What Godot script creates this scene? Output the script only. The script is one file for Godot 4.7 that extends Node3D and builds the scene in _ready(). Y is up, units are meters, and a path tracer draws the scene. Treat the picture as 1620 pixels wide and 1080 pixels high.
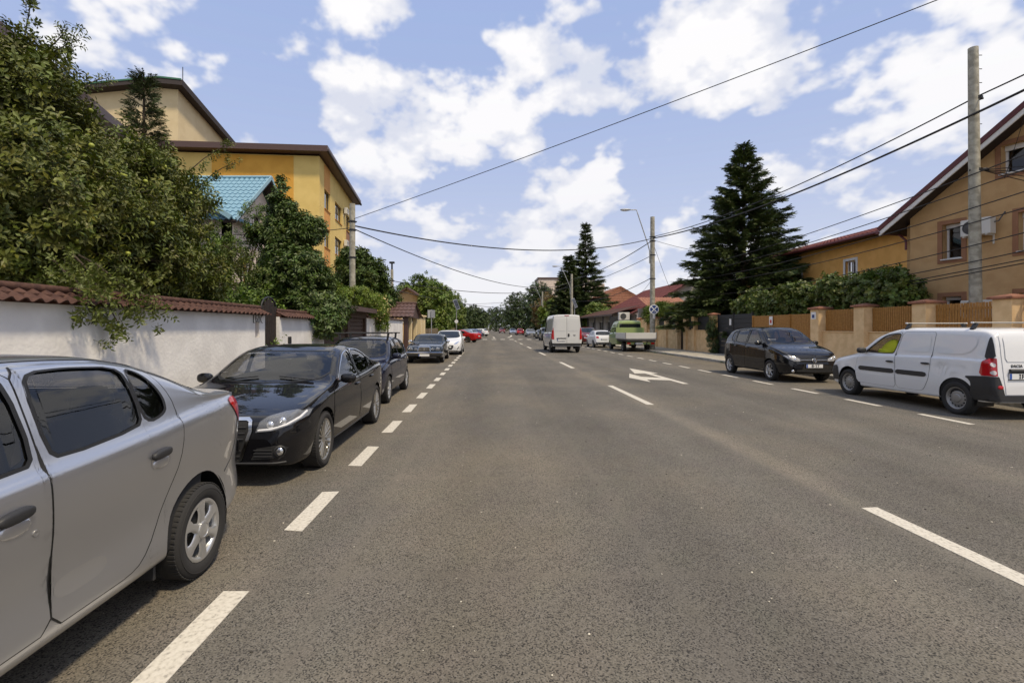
extends Node3D
# A street with parked cars, garden walls and houses. x right, y up, the street runs along -z.

const EYE := 1.68
var M := {}
var taken := {}
var rng := RandomNumberGenerator.new()

# ---------------------------------------------------------------- geometry collector
class MB:
	var v := PackedVector3Array()
	var n := PackedVector3Array()
	var t := PackedVector2Array()
	var c := PackedColorArray()
	var ix := PackedInt32Array()
	var col := Color(1, 1, 1)
	var colored := false
	var T := Transform3D()

	func vert(p: Vector3, nn: Vector3, uv := Vector2.ZERO) -> int:
		v.append(T * p)
		n.append((T.basis * nn).normalized())
		t.append(uv)
		if colored:
			c.append(col)
		return v.size() - 1

	func tri(a: int, b: int, d: int) -> void:
		var f := (v[b] - v[a]).cross(v[d] - v[a])
		if f.dot(n[a] + n[b] + n[d]) > 0.0:
			ix.append(a); ix.append(d); ix.append(b)
		else:
			ix.append(a); ix.append(b); ix.append(d)

	func quad(a: int, b: int, d: int, e: int) -> void:
		tri(a, b, d)
		tri(a, d, e)

	func face(p: Array, nn: Vector3, uvs := []) -> void:
		var i := []
		for k in p.size():
			i.append(vert(p[k], nn, uvs[k] if uvs else Vector2.ZERO))
		for k in range(1, p.size() - 1):
			tri(i[0], i[k], i[k + 1])

	# flat quad, normal pointing away from inside point q
	func flat(a: Vector3, b: Vector3, d: Vector3, e: Vector3, q: Vector3) -> void:
		var nn := (b - a).cross(d - a)
		if nn.length_squared() < 1e-14:
			nn = (d - a).cross(e - a)
		nn = nn.normalized()
		if nn.dot((a + b + d + e) / 4.0 - q) < 0.0:
			nn = -nn
		face([a, b, d, e], nn)

	func tri3(a: Vector3, b: Vector3, d: Vector3, q: Vector3) -> void:
		var nn := (b - a).cross(d - a).normalized()
		if nn.dot((a + b + d) / 3.0 - q) < 0.0:
			nn = -nn
		face([a, b, d], nn)

	# chamfered box centred at o with half sizes h; b turns it
	func box(o: Vector3, size: Vector3, ch := 0.0, bs := Basis()) -> void:
		var h := size * 0.5
		ch = minf(ch, minf(h.x, minf(h.y, h.z)) * 0.9)
		for ax in 3:
			for s in [-1.0, 1.0]:
				var nn := Vector3.ZERO
				nn[ax] = s
				var u := (ax + 1) % 3
				var w := (ax + 2) % 3
				var ps := []
				for q in [[-1, -1], [1, -1], [1, 1], [-1, 1]]:
					var p := Vector3.ZERO
					p[ax] = s * h[ax]
					p[u] = q[0] * (h[u] - ch)
					p[w] = q[1] * (h[w] - ch)
					ps.append(o + bs * p)
				face(ps, bs * nn)
		if ch <= 0.0:
			return
		for ax in 3:
			var u := (ax + 1) % 3
			var w := (ax + 2) % 3
			for su in [-1.0, 1.0]:
				for sw in [-1.0, 1.0]:
					var ps := []
					for e in [-1.0, 1.0]:
						var p := Vector3.ZERO
						p[ax] = e * (h[ax] - ch)
						p[u] = su * h[u]
						p[w] = sw * (h[w] - ch)
						var p2 := p
						p2[u] = su * (h[u] - ch)
						p2[w] = sw * h[w]
						if e < 0:
							ps.append(o + bs * p); ps.append(o + bs * p2)
						else:
							ps.append(o + bs * p2); ps.append(o + bs * p)
					var nn := Vector3.ZERO
					nn[u] = su
					nn[w] = sw
					face(ps, bs * nn.normalized())
		for a in [-1.0, 1.0]:
			for b in [-1.0, 1.0]:
				for d in [-1.0, 1.0]:
					var s := Vector3(a, b, d)
					var ps := []
					for ax in 3:
						var p := Vector3(s.x * (h.x - ch), s.y * (h.y - ch), s.z * (h.z - ch))
						p[ax] = s[ax] * h[ax]
						ps.append(o + bs * p)
					face(ps, bs * s.normalized())

	# bar between two points, rectangular section
	func bar(a: Vector3, b: Vector3, w: float, h: float, ch := 0.0) -> void:
		var z := (b - a).normalized()
		var up := Vector3.UP if absf(z.y) < 0.95 else Vector3.RIGHT
		var x := up.cross(z).normalized()
		box((a + b) * 0.5, Vector3(w, h, a.distance_to(b)), ch, Basis(x, z.cross(x), z))

	func tube(pts: Array, rad, sides := 8, cap := true) -> void:
		var prev := []
		var x := Vector3.ZERO
		var cnt := pts.size()
		for i in cnt:
			var d: Vector3 = (pts[mini(i + 1, cnt - 1)] - pts[maxi(i - 1, 0)]).normalized()
			if x == Vector3.ZERO:
				x = (Vector3.UP if absf(d.y) < 0.9 else Vector3.RIGHT).cross(d).normalized()
			x = (x - d * x.dot(d)).normalized()
			var y := d.cross(x)
			var r: float = rad[i] if rad is Array else rad
			var ring := []
			for k in sides + 1:
				var a := TAU * k / sides
				var nn := x * cos(a) + y * sin(a)
				ring.append(vert(pts[i] + nn * r, nn, Vector2(float(k) / sides, i)))
			if prev:
				for k in sides:
					quad(prev[k], prev[k + 1], ring[k + 1], ring[k])
			if cap and (i == 0 or i == cnt - 1):
				var cn := -d if i == 0 else d
				var m := vert(pts[i], cn)
				var rr := []
				for k in sides:
					var a := TAU * k / sides
					rr.append(vert(pts[i] + (x * cos(a) + y * sin(a)) * r, cn))
				for k in sides:
					tri(m, rr[k], rr[(k + 1) % sides])
			prev = ring

	# profile: Array of Vector2(radius, along); axis given by basis bs.z, origin o
	func lathe(o: Vector3, bs: Basis, prof: Array, sides := 24, hard := false) -> void:
		for i in prof.size() - 1:
			var p: Vector2 = prof[i]
			var q: Vector2 = prof[i + 1]
			var d := q - p
			if d.length() < 1e-6:
				continue
			var nl := Vector2(d.y, -d.x).normalized()
			var na := nl
			var nb := nl
			if not hard:
				if i > 0:
					var e: Vector2 = p - prof[i - 1]
					var m := Vector2(e.y, -e.x).normalized()
					if m.dot(nl) > 0.6:
						na = (nl + m).normalized()
				if i < prof.size() - 2:
					var e: Vector2 = prof[i + 2] - q
					var m := Vector2(e.y, -e.x).normalized()
					if m.dot(nl) > 0.6:
						nb = (nl + m).normalized()
			var last := []
			for k in sides + 1:
				var a := TAU * k / sides
				var r := bs.x * cos(a) + bs.y * sin(a)
				var i0 := vert(o + r * p.x + bs.z * p.y, r * na.x + bs.z * na.y)
				var i1 := vert(o + r * q.x + bs.z * q.y, r * nb.x + bs.z * nb.y)
				if last:
					quad(last[0], i0, i1, last[1])
				last = [i0, i1]

	# superellipsoid
	func blob(o: Vector3, rad: Vector3, e := 1.0, bs := Basis(), nu := 16, nv := 10) -> void:
		var rows := []
		for j in nv + 1:
			var la := -PI / 2 + PI * j / nv
			var row := []
			for i in nu + 1:
				var lo := TAU * i / nu
				var cl := spw(cos(la), e)
				var p := Vector3(cl * spw(cos(lo), e), spw(sin(la), e), cl * spw(sin(lo), e))
				var cn := spw(cos(la), 2.0 - e)
				var nn := Vector3(cn * spw(cos(lo), 2.0 - e) / rad.x, spw(sin(la), 2.0 - e) / rad.y, cn * spw(sin(lo), 2.0 - e) / rad.z)
				row.append(vert(o + bs * (p * rad), bs * nn.normalized()))
			rows.append(row)
		for j in nv:
			for i in nu:
				quad(rows[j][i], rows[j][i + 1], rows[j + 1][i + 1], rows[j + 1][i])

	func spw(x: float, e: float) -> float:
		return signf(x) * pow(absf(x), e)

	# flat plate of any outline with holes; polys lie in x-y, front faces +z at z = 0, depth goes to -z
	func plate(polys: Array, depth: float, uvs := 1.0, back := true) -> void:
		for q in MB.trapezoids(polys, 1e9, []):
			var a := []
			for p in q:
				a.append(vert(Vector3(p.x, p.y, 0), Vector3(0, 0, 1), p * uvs))
			quad(a[0], a[1], a[2], a[3])
			if back and depth > 0.0:
				a = []
				for p in q:
					a.append(vert(Vector3(p.x, p.y, -depth), Vector3(0, 0, -1), p * uvs))
				quad(a[0], a[1], a[2], a[3])
		if depth <= 0.0:
			return
		for poly in polys:
			for i in poly.size():
				var p: Vector2 = poly[i]
				var q: Vector2 = poly[(i + 1) % poly.size()]
				var d := (q - p).normalized()
				var nn := Vector2(d.y, -d.x)
				var mid := (p + q) * 0.5 + nn * 0.0008
				var inside := false
				for other in polys:
					if Geometry2D.is_point_in_polygon(mid, other):
						inside = not inside
				if inside:
					nn = -nn
				var n3 := Vector3(nn.x, nn.y, 0)
				face([Vector3(p.x, p.y, 0), Vector3(q.x, q.y, 0), Vector3(q.x, q.y, -depth), Vector3(p.x, p.y, -depth)], n3, [p * uvs, q * uvs, q * uvs + Vector2(0, depth), p * uvs + Vector2(0, depth)])

	# region (even-odd of polys) as trapezoids [lo_a, lo_b, hi_b, hi_a] standing on columns x
	static func trapezoids(polys: Array, dx: float, extra: Array) -> Array:
		var xs := []
		var lo := 1e9
		var hi := -1e9
		var ea := PackedVector2Array()
		var eb := PackedVector2Array()
		for poly in polys:
			var m: int = poly.size()
			for i in m:
				var p: Vector2 = poly[i]
				var q: Vector2 = poly[(i + 1) % m]
				xs.append(p.x)
				lo = minf(lo, p.x)
				hi = maxf(hi, p.x)
				if p.x > q.x:
					var w := p
					p = q
					q = w
				if q.x - p.x > 1e-7:
					ea.append(p)
					eb.append(q)
		for e in extra:
			if e > lo and e < hi:
				xs.append(e)
		xs.sort()
		var us := [xs[0]]
		for x in xs:
			if x - us[-1] > 4e-4:
				var k := int(ceil((x - us[-1]) / dx))
				var s: float = us[-1]
				for j in range(1, k + 1):
					us.append(s + (x - s) * j / k)
		var out := []
		for i in us.size() - 1:
			var xa: float = us[i]
			var xb: float = us[i + 1]
			var xm := (xa + xb) * 0.5
			var hits := []
			for k in ea.size():
				var p := ea[k]
				var q := eb[k]
				if p.x <= xm and q.x > xm:
					var g := (q.y - p.y) / (q.x - p.x)
					hits.append([p.y + g * (xm - p.x), p.y + g * (xa - p.x), p.y + g * (xb - p.x)])
			hits.sort_custom(func(a, b): return a[0] < b[0])
			for k in range(0, hits.size() - 1, 2):
				out.append([Vector2(xa, hits[k][1]), Vector2(xb, hits[k][2]), Vector2(xb, hits[k + 1][2]), Vector2(xa, hits[k + 1][1])])
		return out

	func mesh() -> ArrayMesh:
		var a := []
		a.resize(Mesh.ARRAY_MAX)
		a[Mesh.ARRAY_VERTEX] = v
		a[Mesh.ARRAY_NORMAL] = n
		a[Mesh.ARRAY_TEX_UV] = t
		if colored:
			a[Mesh.ARRAY_COLOR] = c
		a[Mesh.ARRAY_INDEX] = ix
		var m := ArrayMesh.new()
		if v.size():
			m.add_surface_from_arrays(Mesh.PRIMITIVE_TRIANGLES, a)
		return m

# ---------------------------------------------------------------- nodes
func numbered(called: String) -> String:
	if not taken.has(called):
		taken[called] = 0
		return called
	taken[called] += 1
	return "%s_%03d" % [called, taken[called]]

func thing(called: String, label: String, category: String, at := Vector3.ZERO, turn := 0.0, group := "") -> Node3D:
	var o := Node3D.new()
	o.name = numbered(called)
	add_child(o)
	o.position = at
	o.rotation.y = turn
	tag(o, label, category, group)
	return o

func tag(o: Node, label: String, category: String, group := "") -> void:
	o.set_meta("label", label)
	o.set_meta("category", category)
	if group:
		o.set_meta("group", group)

func part(called: String, what, m: Material, parent: Node, at := Transform3D()) -> MeshInstance3D:
	var o := MeshInstance3D.new()
	o.name = called
	o.mesh = what.mesh() if what is MB else what
	o.material_override = m
	o.transform = at
	parent.add_child(o, true)
	return o

func solo(called: String, what, m: Material, label: String, category: String, group := "") -> MeshInstance3D:
	var o := part(numbered(called), what, m, self)
	tag(o, label, category, group)
	return o

func struct(called: String, what, m: Material) -> MeshInstance3D:
	var o := part(numbered(called), what, m, self)
	o.set_meta("kind", "structure")
	return o

func P(x: float, y: float, z: float) -> Vector3:
	return Vector3(x, y, -z)

func rot_y(deg: float) -> Basis:
	return Basis(Vector3.UP, deg_to_rad(deg))

# ---------------------------------------------------------------- materials
func lin(r: float, g: float, b: float, a := 1.0) -> Color:
	var k := Color(r, g, b, a).linear_to_srgb()
	k.a = a
	return k

func mat(called: String, c: Color, rough := 0.7, metal := 0.0, spec := 0.5) -> StandardMaterial3D:
	var m := StandardMaterial3D.new()
	m.resource_name = called
	m.albedo_color = c
	m.roughness = rough
	m.metallic = metal
	m.metallic_specular = spec
	m.cull_mode = BaseMaterial3D.CULL_DISABLED
	M[called] = m
	return m

func noise_tex(size: int, freq: float, ramp: Array, kind := FastNoiseLite.TYPE_SIMPLEX_SMOOTH, oct := 5, sd := 1, normal := 0.0) -> NoiseTexture2D:
	var t := NoiseTexture2D.new()
	t.width = size
	t.height = size
	t.seamless = true
	t.generate_mipmaps = false
	var nz := FastNoiseLite.new()
	nz.noise_type = kind
	nz.seed = sd
	nz.frequency = freq
	nz.fractal_octaves = oct
	if oct <= 1:
		nz.fractal_type = FastNoiseLite.FRACTAL_NONE
	if kind == FastNoiseLite.TYPE_CELLULAR:
		nz.cellular_return_type = FastNoiseLite.RETURN_CELL_VALUE
	t.noise = nz
	if normal > 0.0:
		t.as_normal_map = true
		t.bump_strength = normal
	elif ramp:
		var g := Gradient.new()
		var os := PackedFloat32Array()
		var cs := PackedColorArray()
		for r in ramp:
			os.append(r[0])
			cs.append(r[1])
		g.offsets = os
		g.colors = cs
		t.color_ramp = g
	return t

# a surface with two tones of blotches and a fine grain, laid on by world position
func plaster(called: String, a: Color, b: Color, scale: float, rough := 0.85, bump := 0.3, sd := 3) -> StandardMaterial3D:
	var m := mat(called, Color.WHITE, rough, 0.0, 0.4)
	m.albedo_texture = noise_tex(512, 0.012, [[0.0, a.lerp(b, -0.15)], [0.35, a], [0.65, b], [1.0, b.lerp(a, -0.2)]], FastNoiseLite.TYPE_SIMPLEX_SMOOTH, 6, sd)
	m.uv1_triplanar = true
	m.uv1_world_triplanar = true
	m.uv1_scale = Vector3.ONE * scale
	if bump > 0.0:
		m.heightmap_enabled = true
		m.heightmap_texture = M.get("grain_tex")
		m.heightmap_scale = bump
	return m

func make_materials() -> void:
	M["grain_tex"] = noise_tex(512, 0.12, [], FastNoiseLite.TYPE_SIMPLEX_SMOOTH, 4, 9)
	# asphalt: stones in a dark binder
	var m := mat("asphalt", Color.WHITE, 0.92, 0.0, 0.35)
	m.albedo_texture = noise_tex(1024, 0.31, [[0.0, lin(.16, .16, .165)], [0.13, lin(.30, .30, .295)], [0.24, lin(.60, .58, .54)], [0.5, lin(.74, .71, .66)], [0.75, lin(.86, .83, .77)], [0.92, lin(.97, .94, .87)], [1.0, lin(1, 1, 1)]], FastNoiseLite.TYPE_CELLULAR, 1, 11)
	m.uv1_scale = Vector3.ONE * (1.0 / 2.2)
	m.vertex_color_use_as_albedo = true
	m.heightmap_enabled = true
	m.heightmap_texture = m.albedo_texture
	m.heightmap_scale = 0.25
	m = mat("road_paint", Color.WHITE, 0.75)
	m.albedo_texture = noise_tex(1024, 0.03, [[0.0, lin(.24, .22, .19)], [0.22, lin(.38, .355, .30)], [0.3, lin(.50, .465, .39)], [0.6, lin(.58, .545, .465)], [1.0, lin(.62, .585, .51)]], FastNoiseLite.TYPE_SIMPLEX_SMOOTH, 7, 5)
	m.uv1_triplanar = true
	m.uv1_world_triplanar = true
	m.uv1_scale = Vector3.ONE * 0.8
	m.heightmap_enabled = true
	m.heightmap_texture = M["grain_tex"]
	m.heightmap_scale = 0.2
	plaster("concrete", lin(.32, .29, .23), lin(.40, .365, .29), 0.35, 0.9, 0.5)
	plaster("kerb_stone", lin(.27, .26, .23), lin(.36, .345, .31), 0.5, 0.9, 0.5)
	plaster("soil", lin(.10, .09, .06), lin(.16, .14, .09), 0.3, 0.95, 1.0)
	plaster("white_plaster", lin(.72, .70, .67), lin(.80, .78, .745), 0.22, 0.9, 0.35, 21)
	plaster("cream_plaster", lin(.62, .50, .30), lin(.66, .54, .33), 0.1, 0.9, 0.2)
	plaster("ochre_plaster", lin(.62, .32, .055), lin(.68, .36, .065), 0.1, 0.9, 0.2)
	plaster("yellow_plaster", lin(.66, .48, .165), lin(.71, .52, .185), 0.1, 0.9, 0.2)
	plaster("orange_panel", lin(.62, .30, .09), lin(.66, .33, .10), 0.1, 0.9, 0.2)
	plaster("brown_plaster", lin(.48, .305, .145), lin(.53, .345, .17), 0.3, 0.92, 0.6)
	plaster("dark_brown_plaster", lin(.28, .14, .08), lin(.31, .16, .09), 0.3, 0.92, 0.4)
	plaster("orange_plaster", lin(.72, .39, .115), lin(.78, .435, .135), 0.2, 0.9, 0.3)
	plaster("beige_plaster", lin(.66, .46, .245), lin(.74, .53, .295), 0.3, 0.9, 0.4)
	plaster("pink_plaster", lin(.60, .50, .42), lin(.66, .56, .48), 0.2, 0.9, 0.3)
	plaster("grey_plaster", lin(.33, .31, .29), lin(.40, .38, .35), 0.2, 0.9, 0.3)
	plaster("pole_concrete", lin(.28, .265, .215), lin(.42, .40, .33), 0.6, 0.9, 0.5, 17)
	plaster("red_tile", lin(.11, .03, .026), lin(.16, .045, .036), 0.5, 0.8, 0.3)
	plaster("orange_tile", lin(.22, .098, .06), lin(.31, .142, .09), 0.6, 0.85, 0.3)
	plaster("coping_tile", lin(.058, .027, .02), lin(.10, .05, .035), 1.5, 0.8, 0.3)
	plaster("brown_tile", lin(.085, .048, .04), lin(.12, .07, .058), 0.8, 0.6, 0.2)
	mat("blue_tile", lin(.185, .335, .43), 0.4, 0.0, 0.5)
	mat("blue_trim", lin(.24, .40, .48), 0.45)
	mat("brown_metal", lin(.075, .04, .033), 0.45)
	mat("purple_roof", lin(.10, .02, .022), 0.5)
	mat("white_trim", lin(.70, .69, .67), 0.5)
	mat("white_frame", lin(.72, .72, .72), 0.35)
	mat("dark_frame", lin(.07, .05, .04), 0.4)
	mat("green_trim", lin(.05, .16, .09), 0.5)
	mat("soffit", lin(.03, .02, .017), 0.7)
	plaster("picket_wood", lin(.30, .145, .036), lin(.37, .185, .05), 1.2, 0.65, 0.2)
	plaster("garage_wood", lin(.055, .032, .022), lin(.08, .047, .033), 1.5, 0.6, 0.2)
	plaster("dark_wood", lin(.018, .013, .010), lin(.032, .022, .016), 1.5, 0.6, 0.2)
	plaster("grey_wood", lin(.14, .105, .07), lin(.21, .165, .11), 1.0, 0.8, 0.3)
	mat("black_metal", lin(.012, .012, .014), 0.45)
	mat("dark_panel", lin(.022, .024, .028), 0.6)
	mat("cable", lin(.012, .011, .012), 0.6)
	mat("galvanised", lin(.42, .43, .44), 0.45, 0.7)
	mat("lamp_grey", lin(.36, .37, .37), 0.45, 0.2)
	mat("sign_white", lin(.78, .78, .78), 0.4)
	mat("sign_blue", lin(.012, .045, .20), 0.4)
	mat("sign_red", lin(.5, .02, .02), 0.4)
	mat("solar_glass", lin(.012, .016, .03), 0.08, 0.0, 0.6)
	mat("ac_white", lin(.62, .61, .57), 0.45)
	mat("ac_dark", lin(.06, .06, .062), 0.5)
	mat("pane", Color(0.012, 0.014, 0.014, 0.45), 0.02, 0.0, 0.6).transparency = BaseMaterial3D.TRANSPARENCY_ALPHA
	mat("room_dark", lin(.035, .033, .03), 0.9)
	mat("curtain", lin(.5, .48, .44), 0.9)
	plaster("bark", lin(.07, .052, .036), lin(.12, .095, .068), 3.0, 0.95, 2.0)
	for a in [["leaf_apple", .105, .13, .028], ["leaf_magnolia", .06, .10, .022], ["leaf_bush", .09, .15, .022], ["leaf_vine", .10, .145, .035], ["leaf_light", .14, .20, .03], ["leaf_far", .12, .175, .036], ["leaf_dark", .05, .082, .028], ["needle", .058, .09, .026], ["needle_far", .05, .075, .026], ["apple_fruit", .30, .34, .05], ["leaf_rust", .16, .12, .05]]:
		m = mat(a[0], lin(a[1], a[2], a[3]), 0.5, 0.0, 0.45)
		m.vertex_color_use_as_albedo = true
		if a[0] != "apple_fruit":
			m.backlight_enabled = true
			m.backlight = lin(a[1] * 1.5, a[2] * 1.6, a[3] * .9) if not a[0].begins_with("needle") else lin(.02, .03, .01)
	# vehicles
	mat("tyre", lin(.022, .021, .02), 0.85)
	mat("rim_silver", lin(.58, .58, .57), 0.28, 0.75)
	mat("rim_bronze", lin(.40, .385, .35), 0.3, 0.8)
	mat("rim_steel", lin(.30, .295, .285), 0.5, 0.6)
	mat("rim_dark", lin(.012, .012, .012), 0.7)
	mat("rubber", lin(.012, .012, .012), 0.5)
	mat("black_plastic", lin(.022, .022, .023), 0.55)
	mat("chrome", lin(.75, .75, .75), 0.08, 1.0)
	mat("cabin", lin(.014, .014, .015), 0.9)
	mat("seat_cloth", lin(.02, .02, .022), 0.95)
	mat("seat_light", lin(.30, .29, .27), 0.9)
	mat("hi_vis", lin(.78, .92, .03), 0.8)
	mat("tail_red", lin(.42, .008, .012), 0.08, 0.0, 0.6)
	mat("tail_clear", lin(.62, .58, .56), 0.1, 0.0, 0.6)
	mat("lamp_glass", Color(0.9, 0.92, 0.95, 0.12), 0.02, 0.0, 0.6).transparency = BaseMaterial3D.TRANSPARENCY_ALPHA
	mat("lamp_mirror", lin(.72, .73, .75), 0.12, 0.9)
	mat("lamp_dark", lin(.03, .03, .032), 0.3)
	mat("plate_white", lin(.74, .74, .72), 0.4)
	mat("plate_blue", lin(.02, .08, .35), 0.4)
	mat("lettering", lin(.012, .012, .012), 0.5)
	mat("car_glass", Color(0.008, 0.012, 0.010, 0.5), 0.01, 0.0, 0.62).transparency = BaseMaterial3D.TRANSPARENCY_ALPHA
	mat("thin_glass", Color(0.02, 0.03, 0.025, 0.12), 0.01, 0.0, 0.55).transparency = BaseMaterial3D.TRANSPARENCY_ALPHA
	mat("side_glass", Color(0.01, 0.02, 0.014, 0.34), 0.01, 0.0, 0.6).transparency = BaseMaterial3D.TRANSPARENCY_ALPHA
	mat("clear_glass", Color(0.008, 0.012, 0.01, 0.62), 0.01, 0.0, 0.6).transparency = BaseMaterial3D.TRANSPARENCY_ALPHA
	mat("far_glass", lin(.014, .017, .018), 0.04, 0.0, 0.62)
	for a in [["paint_silver", .55, .56, .585, .9], ["paint_black", .005, .005, .0065, 0.0], ["paint_navy", .010, .012, .028, 0.1], ["paint_jade", .02, .027, .036, 0.2], ["paint_white", .70, .71, .72, 0.0], ["paint_offwhite", .58, .58, .56, 0.0], ["paint_red", .42, .012, .014, 0.1], ["paint_maroon", .16, .025, .022, 0.3], ["paint_blue", .03, .06, .19, 0.3], ["paint_grey", .16, .17, .18, 0.5], ["paint_green", .27, .345, .14, 0.0], ["paint_sky", .30, .36, .42, 0.5]]:
		m = mat(a[0], lin(a[1], a[2], a[3]), 0.34 if a[4] > 0.4 else 0.5, a[4], 0.15 if a[4] < 0.4 else 0.5)
		m.clearcoat_enabled = true
		m.clearcoat = 1.0
		m.clearcoat_roughness = 0.03

# ---------------------------------------------------------------- car bodies
# A body is a skin over (x, v): x runs from nose to tail, v from the sill (0) over the shoulder (6) and roof rail (9) to the middle of the roof (12).
class Body:
	var L := 4.0
	var cv := {}
	var tum := 0.34
	var ywide := 0.56
	var crown := 0.04
	var waist := 0.0   # hollow along the doors
	var ends := []
	var dents := []   # [x, y, reach in x, reach in y, depth]

	func _init(spec: Dictionary) -> void:
		L = spec.L
		tum = spec.get("tum", 0.34)
		ywide = spec.get("ywide", 0.56)
		crown = spec.get("crown", 0.04)
		waist = spec.get("waist", 0.0)
		for k in ["top", "belt", "half", "sill"]:
			cv[k] = prep(spec[k])
		for e in [0.004, 0.01, 0.018, 0.03, 0.045, 0.065, 0.09, 0.12, 0.16, 0.2, 0.25]:
			ends.append(e)
			ends.append(L - e)

	static func prep(pts: Array) -> Array:
		var n := pts.size()
		var xs := PackedFloat32Array()
		var ys := PackedFloat32Array()
		var ms := PackedFloat32Array()
		for p in pts:
			xs.append(p[0])
			ys.append(p[1])
		var d := []
		for i in n - 1:
			d.append((ys[i + 1] - ys[i]) / (xs[i + 1] - xs[i]))
		for i in n:
			if i == 0:
				ms.append(d[0])
			elif i == n - 1:
				ms.append(d[n - 2])
			elif d[i - 1] * d[i] <= 0.0:
				ms.append(0.0)
			else:
				var h0 := xs[i] - xs[i - 1]
				var h1 := xs[i + 1] - xs[i]
				var w1 := 2.0 * h1 + h0
				var w2 := h1 + 2.0 * h0
				ms.append((w1 + w2) / (w1 / d[i - 1] + w2 / d[i]))
		return [xs, ys, ms]

	static func ev(c: Array, x: float) -> float:
		var xs: PackedFloat32Array = c[0]
		var ys: PackedFloat32Array = c[1]
		var ms: PackedFloat32Array = c[2]
		var n := xs.size()
		if x <= xs[0]:
			return ys[0]
		if x >= xs[n - 1]:
			return ys[n - 1]
		var i := 0
		while x > xs[i + 1]:
			i += 1
		var h := xs[i + 1] - xs[i]
		var s := (x - xs[i]) / h
		var s2 := s * s
		var s3 := s2 * s
		return ys[i] * (2 * s3 - 3 * s2 + 1) + ms[i] * h * (s3 - 2 * s2 + s) + ys[i + 1] * (3 * s2 - 2 * s3) + ms[i + 1] * h * (s3 - s2)

	func ctrl(x: float) -> PackedVector2Array:
		var yb := ev(cv.sill, x)
		var yt := ev(cv.top, x)
		var w := ev(cv.half, x)
		var yl := minf(ev(cv.belt, x), yt - 0.02)
		var k := clampf((yl - yb) / 0.55, 0.05, 1.0)
		var yw := minf(ywide, lerpf(yb, yl, 0.55))
		var g := yt - yl
		var hc := minf(0.095, 0.55 * g)
		var zs := w - 0.05
		var zr := zs - tum * g
		var cr_ := minf(crown, g * 0.4)
		if waist > 0.0:
			return PackedVector2Array([
				Vector2(w - 0.11, yb), Vector2(w - 0.03 * k, yb + 0.02 * k), Vector2(w - 0.008, yb + 0.10 * k), Vector2(w - waist * k, lerpf(yb, yl, 0.36)),
				Vector2(w - 0.004, lerpf(yb, yl, 0.66)), Vector2(w - 0.010, yl - 0.075 * k), Vector2(zs, yl),
				Vector2(zs - tum * 0.42 * g + 0.006, yl + 0.42 * g), Vector2(zs - tum * (g - hc), yl + g - hc), Vector2(zr - 0.04, yt - 0.33 * hc - cr_ * 0.4),
				Vector2(zr * 0.80 - 0.01, yt - cr_ * 0.45), Vector2(zr * 0.42, yt - cr_ * 0.1), Vector2(0, yt)])
		return PackedVector2Array([
			Vector2(w - 0.11, yb), Vector2(w - 0.045 * k, yb + 0.02 * k), Vector2(w - 0.022, yb + 0.13 * k), Vector2(w, yw),
			Vector2(w - 0.008, lerpf(yw, yl, 0.5)), Vector2(w - 0.018, yl - 0.06 * k), Vector2(zs, yl),
			Vector2(zs - tum * 0.42 * g + 0.006, yl + 0.42 * g), Vector2(zs - tum * (g - hc), yl + g - hc), Vector2(zr - 0.04, yt - 0.33 * hc - cr_ * 0.4),
			Vector2(zr * 0.80 - 0.01, yt - cr_ * 0.45), Vector2(zr * 0.42, yt - cr_ * 0.1), Vector2(0, yt)])

	static func cr(p: PackedVector2Array, v: float) -> Vector2:
		var i := clampi(int(v), 0, 11)
		var t := v - i
		var b := p[i]
		var c := p[i + 1]
		var a := p[i - 1] if i > 0 else b * 2.0 - c
		var d := p[i + 2] if i < 11 else Vector2(-p[11].x, p[11].y)
		return 0.5 * (2.0 * b + (c - a) * t + (2.0 * a - 5.0 * b + 4.0 * c - d) * t * t + (3.0 * b - a - 3.0 * c + d) * t * t * t)

	func pos(x: float, v: float, off := 0.0, s := 1.0) -> Vector3:
		var c := ctrl(x)
		var p := cr(c, v)
		var o := Vector3(x - L / 2, p.y, p.x)
		if off != 0.0:
			o += normal(x, v) * off
		o.z *= s
		return o

	func normal(x: float, v: float) -> Vector3:
		var e := 0.004 if x < L - 0.01 else -0.004
		var c := ctrl(x)
		var p := cr(c, v)
		var q := cr(ctrl(x + e), v)
		var f := 0.02 if v < 11.97 else -0.02
		var r := cr(c, v + f)
		return Vector3(1, (q.y - p.y) / e, (q.x - p.x) / e).cross(Vector3(0, (r.y - p.y) / f, (r.x - p.x) / f)).normalized()

	func v_of_y(x: float, y: float) -> float:
		var c := ctrl(x)
		var a := 0.0
		var b := 9.6
		for i in 16:
			var m := (a + b) * 0.5
			if cr(c, m).y < y:
				a = m
			else:
				b = m
		return (a + b) * 0.5

	func at_side(x: float, y: float, off := 0.0, s := 1.0) -> Vector3:
		return pos(x, v_of_y(x, y), off, s)

	# side-view outline (x, y) to (x, v)
	func side(poly: Array, step := 0.03, smooth := 0) -> PackedVector2Array:
		var o := PackedVector2Array()
		var pts := PackedVector2Array()
		for p in poly:
			pts.append(Vector2(p[0], p[1]))
		for k in smooth:
			var q := PackedVector2Array()
			for i in pts.size():
				var a := pts[i]
				var b := pts[(i + 1) % pts.size()]
				var cut := minf(0.25, 0.05 / maxf(a.distance_to(b), 0.001)) if k == 0 else 0.25
				q.append(a.lerp(b, cut))
				q.append(a.lerp(b, 1.0 - cut))
			pts = q
		for i in pts.size():
			var a := pts[i]
			var b := pts[(i + 1) % pts.size()]
			var n := maxi(1, int(ceil(a.distance_to(b) / step)))
			for j in n:
				var p := a.lerp(b, float(j) / n)
				o.append(Vector2(p.x, v_of_y(p.x, p.y)))
		return o

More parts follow.
